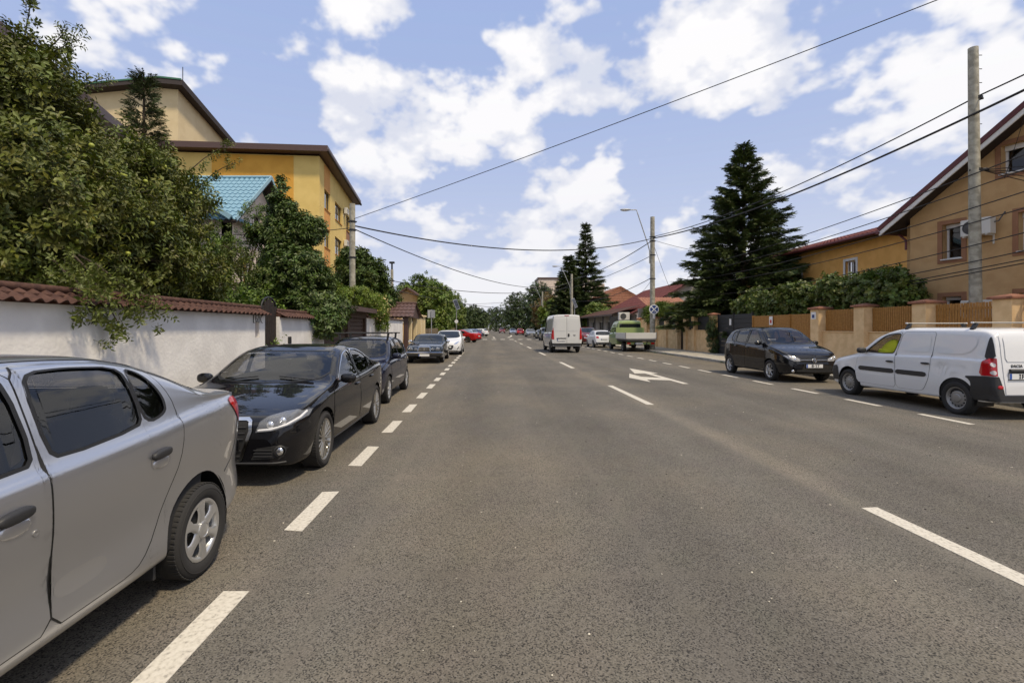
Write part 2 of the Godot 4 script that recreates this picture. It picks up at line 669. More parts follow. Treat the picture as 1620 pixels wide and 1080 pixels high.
	func circle(cx: float, cy: float, r: float, n := 36) -> PackedVector2Array:
		var a := []
		for i in n:
			var t := TAU * (i + 0.5) / n
			var x := cx + r * cos(t)
			a.append([x, maxf(cy + r * sin(t), ev(cv.sill, x) - 0.05)])
		var o := PackedVector2Array()
		for p in a:
			o.append(Vector2(p[0], v_of_y(p[0], p[1]) if p[1] > ev(cv.sill, p[0]) + 0.001 else -0.2))
		return o

	static func grow(poly: PackedVector2Array, d: float) -> PackedVector2Array:
		var big := PackedVector2Array()
		for p in poly:
			big.append(p * Vector2(100, 20))
		var r := Geometry2D.offset_polygon(big, d * 100.0)
		var o := PackedVector2Array()
		if r.size():
			for p in r[0]:
				o.append(p / Vector2(100, 20))
		return o

	func fill(mb: MB, polys: Array, off := 0.0, dx := 0.06, dv := 0.5, sides := [1.0, -1.0]) -> void:
		var cache := {}
		var lim := Vector2(0.0, L)
		for q in MB.trapezoids(polys, dx, ends):
			var n := maxi(1, int(ceil(maxf(q[3].y - q[0].y, q[2].y - q[1].y) / dv)))
			var rows := []
			for e in [[q[0], q[3]], [q[1], q[2]]]:
				var x: float = clampf(e[0].x, lim.x, lim.y)
				if not cache.has(x):
					if cache.size() > 6:
						cache.clear()
					var h := 0.004 if x < L - 0.01 else -0.004
					cache[x] = [ctrl(x), ctrl(x + h), h]
				var cc: Array = cache[x]
				var row := []
				for j in n + 1:
					var vv := clampf(lerpf(e[0].y, e[1].y, float(j) / n), 0.0, 12.0)
					var p := cr(cc[0], vv)
					var pq := cr(cc[1], vv)
					var f := 0.02 if vv < 11.97 else -0.02
					var r := cr(cc[0], vv + f)
					var nn := Vector3(1, (pq.y - p.y) / cc[2], (pq.x - p.x) / cc[2]).cross(Vector3(0, (r.y - p.y) / f, (r.x - p.x) / f)).normalized()
					var pp := Vector3(x - L / 2, p.y, p.x) + nn * off
					for dt in dents:
						var gx: float = (x - dt[0]) / dt[2]
						var gy: float = (p.y - dt[1]) / dt[3]
						var g: float = dt[4] * exp(-gx * gx - gy * gy)
						if absf(g) > 1e-5:
							pp -= nn * g
							nn = (nn - Vector3(2.0 * gx / dt[2] * g, 2.0 * gy / dt[3] * g, 0)).normalized()
					row.append([pp, nn])
				rows.append(row)
			for s in sides:
				var la := -1
				var lb := -1
				for j in n + 1:
					var a: Array = rows[0][j]
					var b: Array = rows[1][j]
					var k := Vector3(1, 1, s)
					var ia := mb.vert(a[0] * k, a[1] * k)
					var ib := mb.vert(b[0] * k, b[1] * k)
					if la >= 0:
						mb.quad(la, lb, ib, ia)
					la = ia
					lb = ib

	func caps(mb: MB, off := 0.0) -> void:
		for x in [0.0, L]:
			var c := ctrl(x)
			var nn := Vector3(-1 if x == 0.0 else 1, 0, 0)
			for s in [1.0, -1.0]:
				var prev := []
				for j in 25:
					var p := cr(c, j * 0.5)
					var a := mb.vert(Vector3(x - L / 2, p.y, p.x * s) + nn * off, nn)
					var b := mb.vert(Vector3(x - L / 2, p.y, 0) + nn * off, nn)
					if prev:
						mb.quad(prev[0], a, b, prev[1])
					prev = [a, b]

	func under(mb: MB, x0: float, x1: float, up := 0.03) -> void:
		var prev := []
		for i in 25:
			var x := lerpf(x0, x1, i / 24.0)
			var p := cr(ctrl(x), 0.3)
			var a := mb.vert(Vector3(x - L / 2, p.y + up, p.x - 0.02), Vector3.DOWN)
			var b := mb.vert(Vector3(x - L / 2, p.y + up, -p.x + 0.02), Vector3.DOWN)
			if prev:
				mb.quad(prev[0], a, b, prev[1])
			prev = [a, b]

	# how far along x the skin lies at (y, z), seen from the nose or the tail
	func end_x(y: float, z: float, rear: bool) -> float:
		z = absf(z)
		var lo := 0.0
		var hi := 0.7
		for i in 13:
			var m := (lo + hi) * 0.5
			var x := L - m if rear else m
			var c := ctrl(x)
			var inn := false
			if y >= c[0].y and y <= c[12].y:
				var a := 0.0
				var b := 12.0
				for k in 11:
					var h := (a + b) * 0.5
					if cr(c, h).y < y:
						a = h
					else:
						b = h
				inn = cr(c, (a + b) * 0.5).x >= z
			if inn:
				hi = m
			else:
				lo = m
		if hi > 0.68:
			hi = 0.1
		return (L - hi if rear else hi) - L / 2

	func at_end(y: float, z: float, rear: bool) -> Vector3:
		return Vector3(end_x(y, z, rear), y, z)

	# polygons (z, y) laid on the nose or the tail
	func end_fill(mb: MB, polys: Array, off: float, rear := false, step := 0.05, side_ := 1.0) -> void:
		var dens := []
		for poly in polys:
			var o := PackedVector2Array()
			for i in poly.size():
				var a := Vector2(poly[i][0], poly[i][1])
				var b := Vector2(poly[(i + 1) % poly.size()][0], poly[(i + 1) % poly.size()][1])
				var n := maxi(1, int(ceil(a.distance_to(b) / step)))
				for j in n:
					o.append(a.lerp(b, float(j) / n))
			dens.append(o)
		for q in MB.trapezoids(dens, step, []):
			var n := maxi(1, int(ceil(maxf(q[3].y - q[0].y, q[2].y - q[1].y) / step)))
			var rows := []
			for e in [[q[0], q[3]], [q[1], q[2]]]:
				var row := []
				for j in n + 1:
					var p: Vector2 = e[0].lerp(e[1], float(j) / n)
					var o := at_end(p.y, p.x, rear)
					var a := at_end(p.y, p.x + 0.012, rear) - o
					var b := at_end(p.y + 0.012, p.x, rear) - o
					var nn := a.cross(b).normalized()
					if (nn.x < 0.0) == rear:
						nn = -nn
					if absf(nn.x) < 0.25:
						nn = (nn + Vector3(0.5 if rear else -0.5, 0, 0)).normalized()
					row.append([o + nn * off, nn])
				rows.append(row)
			for s in [side_]:
				var la := -1
				var lb := -1
				for j in n + 1:
					var k := Vector3(1, 1, s)
					var ia := mb.vert(rows[0][j][0] * k, rows[0][j][1] * k)
					var ib := mb.vert(rows[1][j][0] * k, rows[1][j][1] * k)
					if la >= 0:
						mb.quad(la, lb, ib, ia)
					la = ia
					lb = ib

# ---------------------------------------------------------------- wheels
var wheel_cache := {}

func wheel_meshes(style: String, R: float, width: float) -> Array:
	var key := "%s %.3f" % [style, R]
	if wheel_cache.has(key):
		return wheel_cache[key]
	var fine := style != "plain"
	var sides := 48 if fine else 20
	var rr := R * (0.74 if style == "alloy" else 0.655)
	var h := width / 2
	var ty := MB.new()
	var bs := Basis()
	ty.lathe(Vector3.ZERO, bs, [Vector2(rr, -h * .82), Vector2(rr + .012, -h * .95), Vector2(lerpf(rr, R, .55), -h * 1.02), Vector2(R - .018, -h * .92), Vector2(R - .004, -h * .74), Vector2(R, -h * .45), Vector2(R, h * .45), Vector2(R - .004, h * .74), Vector2(R - .018, h * .92), Vector2(lerpf(rr, R, .55), h * 1.02), Vector2(rr + .012, h * .95), Vector2(rr, h * .80)], sides)
	if fine:
		# tread blocks on the shoulder and raised rings on the wall
		for k in 60:
			var a := TAU * k / 60
			for s in [-1.0, 1.0]:
				var d := Vector3(cos(a), sin(a), 0)
				ty.box(d * (R - 0.0025) + Vector3(0, 0, s * h * .6), Vector3(0.008, R * TAU / 60 * 0.62, h * .5), 0.002, Basis(d, Vector3(-sin(a), cos(a), 0), Vector3(0, 0, 1)))
		ty.lathe(Vector3.ZERO, bs, [Vector2(R - .034, h * .98), Vector2(R - .036, h * 1.02), Vector2(R - .042, h * 1.02), Vector2(R - .044, h * .98)], sides)
	var rim := MB.new()
	var dark := MB.new()
	rim.lathe(Vector3.ZERO, bs, [Vector2(rr - .05, -h * .7), Vector2(rr - .03, h * .3), Vector2(rr - .022, h * .68), Vector2(rr - .008, h * .84), Vector2(rr + .004, h * .86), Vector2(rr + .006, h * .78)], sides)
	dark.lathe(Vector3.ZERO, bs, [Vector2(rr - .02, h * .10), Vector2(rr * .55, h * .14), Vector2(0.0, h * .14)], sides)
	if style == "alloy":
		for k in 10:
			var a := TAU * k / 10
			for s in [-1.0, 1.0]:
				var a2: float = a + s * 0.17
				var p0 := Vector3(cos(a) * .05, sin(a) * .05, h * .66)
				var p1 := Vector3(cos(a2) * (rr - .02), sin(a2) * (rr - .02), h * .78)
				rim.bar(p0, p1, 0.024, 0.018, 0.005)
		rim.lathe(Vector3.ZERO, bs, [Vector2(.075, h * .4), Vector2(.07, h * .72), Vector2(.03, h * .76), Vector2(0, h * .76)], 24)
	elif style == "hubcap":
		# disc with six wide spokes and openings between them
		for k in 6:
			var a := TAU * k / 6 + 0.2
			var d := Vector3(cos(a), sin(a), 0)
			var e := Vector3(-sin(a), cos(a), 0)
			var prev := []
			for j in 7:
				var f := j / 6.0
				var r := lerpf(.035, rr - .012, f)
				var wd := lerpf(.036, .026, smoothstep(0.0, .5, f)) + .034 * smoothstep(.62, 1.0, f)
				var z := h * (0.86 + .10 * sin(f * PI))
				var row := []
				for q in [[-1.0, -.02, -.9], [-.72, .0, -.25], [-.35, .004, 0.0], [.35, .004, 0.0], [.72, 0.0, .25], [1.0, -.02, .9]]:
					row.append(rim.vert(d * r + e * wd * q[0] + Vector3(0, 0, z + q[1]), (Vector3(0, 0, 1) + e * q[2]).normalized()))
				if prev:
					for q in 5:
						rim.quad(prev[q], prev[q + 1], row[q + 1], row[q])
				prev = row
		rim.lathe(Vector3.ZERO, bs, [Vector2(rr - .03, h * .70), Vector2(rr - .026, h * .86), Vector2(rr - .012, h * .92), Vector2(rr + .002, h * .9)], sides)
		rim.lathe(Vector3.ZERO, bs, [Vector2(.062, h * .8), Vector2(.058, h * 1.0), Vector2(.045, h * 1.04), Vector2(.043, h * 1.01), Vector2(.02, h * 1.03), Vector2(0, h * 1.03)], 24)
	elif style == "steel":
		rim.lathe(Vector3.ZERO, bs, [Vector2(rr - .025, h * .6), Vector2(rr * .82, h * .42), Vector2(rr * .66, h * .55), Vector2(rr * .52, h * .66), Vector2(rr * .40, h * .66), Vector2(rr * .38, h * .80), Vector2(rr * .33, h * .84), Vector2(0, h * .86)], sides)
		for k in 14:
			var a := TAU * k / 14
			dark.blob(Vector3(cos(a) * rr * .74, sin(a) * rr * .74, h * .50), Vector3(.017, .017, .012), 1.0, Basis(), 8, 6)
	elif style == "ten":
		for k in 8:
			var a := TAU * k / 8
			rim.bar(Vector3(cos(a) * .04, sin(a) * .04, h * .74), Vector3(cos(a) * (rr - .015), sin(a) * (rr - .015), h * .78), 0.036, 0.02, 0.006)
		rim.lathe(Vector3.ZERO, bs, [Vector2(.08, h * .5), Vector2(.075, h * .78), Vector2(0, h * .82)], 20)
	else:
		for k in 5:
			var a := TAU * k / 5
			rim.bar(Vector3(0, 0, h * .7), Vector3(cos(a) * (rr - .015), sin(a) * (rr - .015), h * .78), 0.06, 0.02)
	wheel_cache[key] = [ty.mesh(), rim.mesh(), dark.mesh()]
	return wheel_cache[key]

func add_wheel(car: Node3D, at: Vector3, R: float, width: float, style: String, outward: float, spin := 0.0, rim_mat := "rim_silver") -> void:
	var ms := wheel_meshes(style, R, width)
	var w := Node3D.new()
	w.name = "wheel"
	car.add_child(w, true)
	w.transform = Transform3D(Basis(Vector3.UP, 0.0 if outward > 0 else PI) * Basis(Vector3(0, 0, 1), spin), at)
	part("tyre", ms[0], M.tyre, w)
	part("rim", ms[1], M[rim_mat], w)
	part("brake_disc", ms[2], M.rim_dark, w)

# ---------------------------------------------------------------- the common parts of a car
func car_core(called: String, label: String, spec: Dictionary, paint: String, at: Vector3, turn: float, group := "") -> Array:
	var car := thing(called, label, "car", at, turn, group)
	var b := Body.new(spec)
	b.dents = spec.get("dents", [])
	var dx: float = spec.get("dx", 0.07)
	var dv: float = spec.get("dv", 0.5)
	var open: bool = spec.get("open", false)
	var holes := []
	var skin := [PackedVector2Array([Vector2(0, 0), Vector2(b.L, 0), Vector2(b.L, 12), Vector2(0, 12)])]
	for wx in spec.wheels:
		skin.append(b.circle(wx, spec.R + spec.get("axle", 0.0), spec.arch, 40 if open else 24))
	var wins := []
	for w in spec.windows:
		wins.append(b.side(w, 0.04, 2))
	var shields := []
	for k in ["windscreen", "rear_screen"]:
		if spec.has(k):
			var s: Array = spec[k]   # [middle of base, side of base, side of top, middle of top] x values, edge v at base and top
			var poly := PackedVector2Array()
			for i in 7:
				var f := i / 6.0
				poly.append(Vector2(lerpf(s[0], s[1], f * f), lerpf(12.0, s[4], f)))
			for i in range(1, 5):
				var f := i / 5.0
				poly.append(Vector2(lerpf(s[1], s[2], f), lerpf(s[4], s[5], f)))
			for i in 7:
				var f := 1.0 - i / 6.0
				poly.append(Vector2(lerpf(s[3], s[2], f * f), lerpf(12.0, s[5], f)))
			shields.append(poly)
	if open:
		for w in wins + shields:
			skin.append(w)
	var mb := MB.new()
	b.fill(mb, skin, 0.0, dx, dv)
	b.caps(mb)
	part("body", mb, M[paint], car)
	if open:
		mb = MB.new()
		var x0: float = spec.windscreen[1] - .04
		var x1: float = spec.rear_screen[1] - .06 if spec.has("rear_screen") else b.L - .25
		var lining := [PackedVector2Array([Vector2(x0, 0.4), Vector2(x1, 0.4), Vector2(x1, 12), Vector2(x0, 12)])]
		for w in wins:
			lining.append(w)
		for w in shields:
			lining.append_array(Geometry2D.intersect_polygons(w, lining[0]))
		b.fill(mb, lining, -0.022, 0.10, 0.6)
		b.under(mb, 0.05, b.L - 0.05, 0.12)
		part("cabin_lining", mb, M.cabin, car)
	mb = MB.new()
	b.under(mb, 0.03, b.L - 0.03, 0.02)
	part("underbody", mb, M.black_plastic, car)
	# glass
	for w in wins:
		for s in [1.0, -1.0]:
			mb = MB.new()
			b.fill(mb, [w], -0.004 if open else 0.003, dx, 1.0, [s])
			var o := part("side_window", mb, M[spec.get("glass", "car_glass")] if open else M.far_glass, car)
			mb = MB.new()
			if open:
				b.fill(mb, [Body.grow(w, 0.016), Body.grow(w, -0.006)], 0.004, dx, 1.0, [s])
				part("window_trim", mb, M[spec.get("trim", "rubber")], o)
	for i in shields.size():
		mb = MB.new()
		b.fill(mb, [shields[i]], 0.002 if open else 0.004, dx, 1.0)
		var o := part("windscreen" if i == 0 else "rear_screen", mb, M.clear_glass if open else M.far_glass, car)
		if open:
			mb = MB.new()
			var inner := Body.grow(shields[i], -0.03)
			for q in inner.size():
				if inner[q].y > 11.7:
					inner[q].y = 12.0
			b.fill(mb, [shields[i], inner], 0.0035, dx, 1.0)
			part("screen_border", mb, M.rubber, o)
	# doors: a panel a little proud, ringed by a dark strip painting the shade of the gap
	for k in spec.get("doors", []).size():
		var d := b.side(spec.doors[k], 0.04, 1)
		mb = MB.new()
		var polys := [d]
		if open:
			for w in wins:
				var cx := Vector2.ZERO
				for p in w:
					cx += p / w.size()
				if Geometry2D.is_point_in_polygon(cx, d):
					polys.append(Body.grow(w, 0.012))
		for s in [1.0, -1.0]:
			mb = MB.new()
			b.fill(mb, polys, 0.0032, dx, dv, [s])
			var o := part("door", mb, M[paint], car)
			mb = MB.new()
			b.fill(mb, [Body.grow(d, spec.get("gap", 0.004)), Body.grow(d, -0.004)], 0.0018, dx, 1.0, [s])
			part("door_gap_shade", mb, M.rubber, o)  # dark strip coloured as the shaded shut line
			var hd: Array = spec.handles[k] if spec.has("handles") else []
			if hd:
				mb = MB.new()
				mb.blob(b.at_side(hd[0], hd[1], 0.018, s), Vector3(0.105, 0.022, 0.018), 0.8)
				part("handle", mb, M[spec.get("handle_mat", paint)], o)
	# wells and wheels
	for wx in spec.wheels:
		var cy: float = spec.R + spec.get("axle", 0.0)
		var hw := Body.ev(b.cv.half, wx)
		for s in [1.0, -1.0]:
			mb = MB.new()
			var prev := []
			var zo: float = (hw - 0.035) * s
			var zi: float = (hw - 0.36) * s
			for i in 19:
				var a: float = lerpf(-0.30, PI + 0.30, i / 18.0)
				var d := Vector3(cos(a), sin(a), 0)
				var o := Vector3(wx - b.L / 2, cy, 0)
				var r: float = spec.arch + 0.012
				var i0 := mb.vert(o + d * r + Vector3(0, 0, zo), -d)
				var i1 := mb.vert(o + d * r + Vector3(0, 0, zi), -d)
				var i2 := mb.vert(o + d * r + Vector3(0, 0, zi), Vector3(0, 0, s))
				var i3 := mb.vert(o + Vector3(0, 0, zi), Vector3(0, 0, s))
				if prev:
					mb.quad(prev[0], i0, i1, prev[1])
					mb.tri(prev[2], i2, i3)
				prev = [i0, i1, i2]
			part("wheel_well", mb, M.rubber, car)
			add_wheel(car, Vector3(wx - b.L / 2, spec.R, (hw - spec.get("tyre_w", 0.195) / 2 - spec.get("inset", 0.025)) * s), spec.R, spec.get("tyre_w", 0.195), spec.get("wheel", "plain"), s, wx * 3.7, spec.get("rim", "rim_silver"))
	# mirrors
	if spec.has("mirror"):
		var q: Array = spec.mirror
		for s in [1.0, -1.0]:
			mb = MB.new()
			var p := b.at_side(q[0], q[1], 0.0, s)
			mb.blob(p + Vector3(-0.02, 0.035, s * 0.125), Vector3(0.06, 0.068, 0.105), 0.75)
			mb.bar(p, p + Vector3(0, 0.01, s * 0.09), 0.05, 0.03, 0.008)
			part("wing_mirror", mb, M[spec.get("mirror_mat", paint)], car)
	if open:
		cabin(car, b, spec)
	return [car, b]

func cabin(car: Node3D, b: Body, spec: Dictionary) -> void:
	var c: Dictionary = spec.cabin   # dash x, front seat x, rear seat x, seat height, half width
	var o := -b.L / 2
	var mb := MB.new()
	mb.box(Vector3(o + c.dash, c.y + 0.26, 0), Vector3(0.5, 0.34, c.half * 2 + .25), 0.1)
	var d := part("dashboard", mb, M.cabin, car)
	mb = MB.new()
	var ring := []
	for i in 25:
		var a := TAU * i / 24
		ring.append(Vector3(o + c.dash + .36 + sin(a) * .07, c.y + .36 + sin(a) * .165, c.half * .5 * c.get("drive", 1.0) + cos(a) * .18))
	mb.tube(ring, 0.014, 8, false)
	part("steering_wheel", mb, M.rubber, d)
	var sm: Material = M[c.get("cloth", "seat_cloth")]
	var rows := [c.front]
	if c.has("rear"):
		rows.append(c.rear)
	for x in rows:
		for s in [1.0, -1.0]:
			mb = MB.new()
			mb.blob(Vector3(o + x - .05, c.y + .02, s * c.half * .5), Vector3(.27, .10, .25), 0.55)
			mb.blob(Vector3(o + x + .26, c.y + .33, s * c.half * .5), Vector3(.075, .34, .24), 0.6, Basis(Vector3(0, 0, 1), -0.24))
			mb.blob(Vector3(o + x + .36, c.y + .72, s * c.half * .5), Vector3(.05, .10, .13), 0.7)
			part("seat", mb, sm, car)
	mb = MB.new()
	if c.has("mirror"):
		mb.blob(Vector3(o + c.mirror[0], c.mirror[1], 0), Vector3(.02, .035, .12), 0.6)
		part("rear_view_mirror", mb, M.seat_light, car)

# number plate facing along -x (nose) or +x (tail); text runs the way one reads it from outside
func plate_on(car: Node3D, at: Vector3, rear: bool, text: String, width := 0.5, tilt := 0.0) -> void:
	var s := 1.0 if rear else -1.0
	var bs := Basis(Vector3(0, 0, -s), Vector3.UP, Vector3(s, 0, 0)) * Basis(Vector3.RIGHT, tilt)
	var mb := MB.new()
	mb.T = Transform3D(bs, at)
	mb.box(Vector3.ZERO, Vector3(width, 0.11, 0.012), 0.003)
	var o := part("number_plate", mb, M.plate_white, car)
	mb = MB.new()
	mb.T = Transform3D(bs, at)
	mb.box(Vector3(-width / 2 + .024, 0, 0.0072), Vector3(0.038, 0.10, 0.002))
	part("blue_band", mb, M.plate_blue, o)
	mb = MB.new()
	mb.T = Transform3D(bs, at)
	for q in [[0, .06, width + .02, .012], [0, -.06, width + .02, .012]]:
		mb.box(Vector3(q[0], q[1], 0), Vector3(q[2], q[3], 0.016))
	part("plate_holder", mb, M.black_plastic, o)
	if text:
		part("lettering", letters(text, 0.085), M.lettering, o, Transform3D(bs, at + bs * Vector3(0.02, 0, 0.0075)))

func letters(text: String, height: float, bold := true, depth := 0.003) -> TextMesh:
	var t := TextMesh.new()
	var f := SystemFont.new()
	f.font_names = PackedStringArray(["Droid Sans"])
	f.font_weight = 700 if bold else 400
	t.font = f
	t.text = text
	t.font_size = 64
	t.pixel_size = height / 46.0
	t.depth = depth
	t.curve_step = 2.0
	return t

# ---------------------------------------------------------------- shapes of the cars in the street
func spec_sedan_silver() -> Dictionary:
	return {"L": 4.35, "open": true, "dx": 0.045, "dv": 0.25, "gap": 0.0095,
		"top": [[0, .55], [.03, .66], [.1, .75], [.25, .83], [.6, .94], [1.0, 1.02], [1.15, 1.06], [1.4, 1.25], [1.8, 1.49], [2.05, 1.54], [2.4, 1.555], [2.8, 1.54], [3.05, 1.50], [3.3, 1.425], [3.65, 1.285], [3.85, 1.22], [4.05, 1.20], [4.2, 1.19], [4.26, 1.15], [4.3, 1.04], [4.33, .85], [4.35, .6]],
		"belt": [[0, .52], [.1, .69], [.3, .79], [.8, .93], [1.1, 1.0], [2.0, 1.055], [3.0, 1.105], [3.5, 1.135], [4.0, 1.15], [4.2, 1.12], [4.28, 1.0], [4.33, .8], [4.35, .56]],
		"half": [[0, .55], [.04, .66], [.12, .74], [.3, .81], [.6, .85], [1.0, .865], [2, .868], [3.2, .872], [3.7, .86], [4.0, .825], [4.2, .765], [4.3, .69], [4.35, .56]],
		"sill": [[0, .32], [.2, .24], [.9, .25], [3.0, .255], [3.9, .27], [4.35, .36]],
		"waist": .026, "tum": .33, "ywide": .66, "wheels": [.865, 3.5], "R": .308, "arch": .375, "axle": .012, "wheel": "hubcap", "tyre_w": .195, "inset": -.012,
		"windows": [[[1.35, 1.06], [1.62, 1.25], [1.88, 1.435], [2.0, 1.462], [2.245, 1.47], [2.285, 1.07]], [[2.37, 1.075], [2.345, 1.468], [2.6, 1.475], [2.94, 1.452], [2.985, 1.12]], [[3.005, 1.122], [2.965, 1.448], [3.075, 1.405], [3.17, 1.30], [3.2, 1.22], [3.185, 1.155]]],
		"windscreen": [1.05, 1.36, 1.9, 1.82, 8.9, 9.1], "rear_screen": [3.78, 3.62, 3.12, 3.08, 8.9, 9.1],
		"doors": [[[1.12, .34], [1.08, .62], [1.14, .98], [1.30, 1.06], [1.60, 1.27], [1.86, 1.465], [2.0, 1.492], [2.285, 1.498], [2.312, 1.06], [2.322, .60], [2.312, .34]],
			[[2.322, .34], [2.332, .60], [2.322, 1.06], [2.295, 1.498], [2.6, 1.503], [2.95, 1.48], [3.12, 1.425], [3.23, 1.31], [3.285, 1.18], [3.29, 1.0], [3.25, .85], [3.14, .68], [3.02, .48], [2.9, .37], [2.8, .34]]],
		"mirror": [1.42, 1.07], "mirror_mat": "black_plastic",
		"cabin": {"dash": 1.35, "front": 1.95, "rear": 2.85, "y": .5, "half": .68}}

func spec_sedan_black() -> Dictionary:
	return {"L": 4.7, "open": true, "dx": 0.05, "dv": 0.34, "gap": 0.006, "trim": "chrome", "glass": "side_glass",
		"top": [[0, .52], [.015, .64], [.05, .72], [.2, .775], [.6, .865], [1.0, .93], [1.25, .975], [1.5, 1.10], [2.05, 1.355], [2.3, 1.41], [2.6, 1.428], [3.0, 1.40], [3.4, 1.29], [3.85, 1.125], [4.05, 1.08], [4.4, 1.065], [4.6, 1.02], [4.67, .85], [4.7, .55]],
		"belt": [[0, .5], [.05, .65], [.2, .715], [.6, .81], [1.2, .905], [2, .95], [3, .985], [3.8, 1.02], [4.3, 1.02], [4.6, .96], [4.7, .5]],
		"half": [[0, .62], [.03, .71], [.1, .785], [.25, .85], [.5, .895], [1, .91], [3.6, .913], [4.2, .88], [4.5, .82], [4.65, .72], [4.7, .6]],
		"sill": [[0, .24], [.2, .2], [1, .22], [4, .23], [4.7, .34]],
		"tum": .40, "ywide": .6, "wheels": [.87, 3.68], "R": .33, "arch": .375, "axle": .01, "wheel": "alloy", "rim": "rim_bronze", "tyre_w": .235, "inset": .0,
		"windows": [[[1.52, .955], [1.78, 1.115], [2.15, 1.295], [2.45, 1.345], [2.5, .968]], [[2.56, .97], [2.53, 1.348], [2.9, 1.335], [3.2, 1.255], [3.31, 1.19], [3.29, 1.005]], [[3.34, 1.01], [3.37, 1.165], [3.55, 1.075], [3.58, 1.035]]],
		"windscreen": [1.22, 1.55, 2.12, 2.02, 8.9, 9.1], "rear_screen": [3.92, 3.72, 3.15, 3.1, 8.9, 9.1],
		"doors": [[[1.22, .30], [1.18, .6], [1.26, .89], [1.5, .945], [1.78, 1.14], [2.14, 1.325], [2.47, 1.375], [2.53, .96], [2.54, .6], [2.52, .30]], [[2.545, .30], [2.56, .6], [2.55, .96], [2.495, 1.376], [2.9, 1.362], [3.22, 1.28], [3.42, 1.16], [3.44, .98], [3.4, .82], [3.28, .62], [3.16, .40], [3.0, .30]]],
		"handles": [[2.36, .84], [3.28, .87]], "mirror": [1.62, .96],
		"cabin": {"dash": 1.5, "front": 2.15, "rear": 3.0, "y": .42, "half": .7, "cloth": "seat_cloth", "mirror": [2.0, 1.27]}}

func spec_hatch() -> Dictionary:
	return {"L": 3.9, "open": true, "dx": 0.06, "dv": 0.4,
		"top": [[0, .5], [.02, .62], [.07, .71], [.4, .855], [.8, .95], [.95, 1.0], [1.3, 1.22], [1.65, 1.41], [1.9, 1.455], [2.4, 1.47], [3.0, 1.44], [3.4, 1.37], [3.6, 1.2], [3.78, .95], [3.86, .75], [3.9, .5]],
		"belt": [[0, .48], [.1, .67], [.4, .80], [.9, .905], [2, .95], [3.2, 1.0], [3.6, 1.0], [3.8, .85], [3.9, .48]],
		"half": [[0, .52], [.03, .62], [.1, .70], [.3, .775], [.6, .81], [1, .822], [3.0, .825], [3.5, .79], [3.75, .74], [3.85, .68], [3.9, .55]],
		"sill": [[0, .28], [.2, .22], [1, .22], [3.2, .23], [3.9, .34]],
		"tum": .33, "ywide": .58, "wheels": [.8, 3.26], "R": .3, "arch": .345, "axle": .01, "wheel": "ten", "tyre_w": .185, "inset": .0,
		"windows": [[[1.28, .985], [1.5, 1.15], [1.78, 1.35], [2.12, 1.395], [2.16, .99]], [[2.23, .995], [2.2, 1.398], [2.6, 1.395], [2.86, 1.37], [2.88, 1.02]], [[2.93, 1.025], [2.92, 1.36], [3.12, 1.31], [3.22, 1.12], [3.18, 1.06]]],
		"windscreen": [.92, 1.2, 1.72, 1.64, 8.9, 9.1], "rear_screen": [3.72, 3.66, 3.46, 3.42, 8.7, 9.0],
		"doors": [[[1.06, .3], [1.02, .6], [1.08, .9], [1.25, .97], [1.5, 1.18], [1.76, 1.38], [2.16, 1.425], [2.2, .98], [2.2, .3]], [[2.225, .3], [2.225, .98], [2.185, 1.425], [2.6, 1.42], [2.9, 1.4], [2.94, 1.0], [2.9, .8], [2.78, .5], [2.68, .3]]],
		"handles": [[2.05, .87], [2.8, .89]], "mirror": [1.32, .98],
		"cabin": {"dash": 1.15, "front": 1.75, "rear": 2.6, "y": .46, "half": .64}}

func spec_saloon_old() -> Dictionary:
	return {"L": 4.95, "open": false, "dx": 0.1, "dv": 0.5,
		"top": [[0, .60], [.04, .72], [.15, .80], [.5, .86], [1.2, .93], [1.7, .965], [1.95, 1.09], [2.3, 1.31], [2.6, 1.36], [3.1, 1.36], [3.6, 1.23], [3.95, 1.03], [4.6, .93], [4.9, .8], [4.95, .55]],
		"belt": [[0, .58], [.15, .74], [1.0, .86], [2, .92], [3.5, .95], [4.6, .88], [4.95, .5]],
		"half": [[0, .74], [.05, .80], [.2, .845], [.6, .875], [3.8, .88], [4.6, .82], [4.9, .74], [4.95, .6]],
		"sill": [[0, .40], [.3, .28], [1, .24], [4, .26], [4.95, .42]],
		"tum": .36, "ywide": .62, "wheels": [.95, 3.82], "R": .32, "arch": .36, "wheel": "plain", "tyre_w": .2,
		"windows": [[[1.95, .94], [2.2, 1.14], [2.4, 1.27], [2.85, 1.28], [2.9, .945]], [[2.98, .95], [2.95, 1.28], [3.3, 1.25], [3.65, 1.1], [3.75, .97]]],
		"windscreen": [1.68, 1.9, 2.34, 2.26, 8.7, 9.0], "rear_screen": [4.0, 3.85, 3.5, 3.45, 8.8, 9.0], "mirror": [2.05, .95], "mirror_mat": "chrome"}

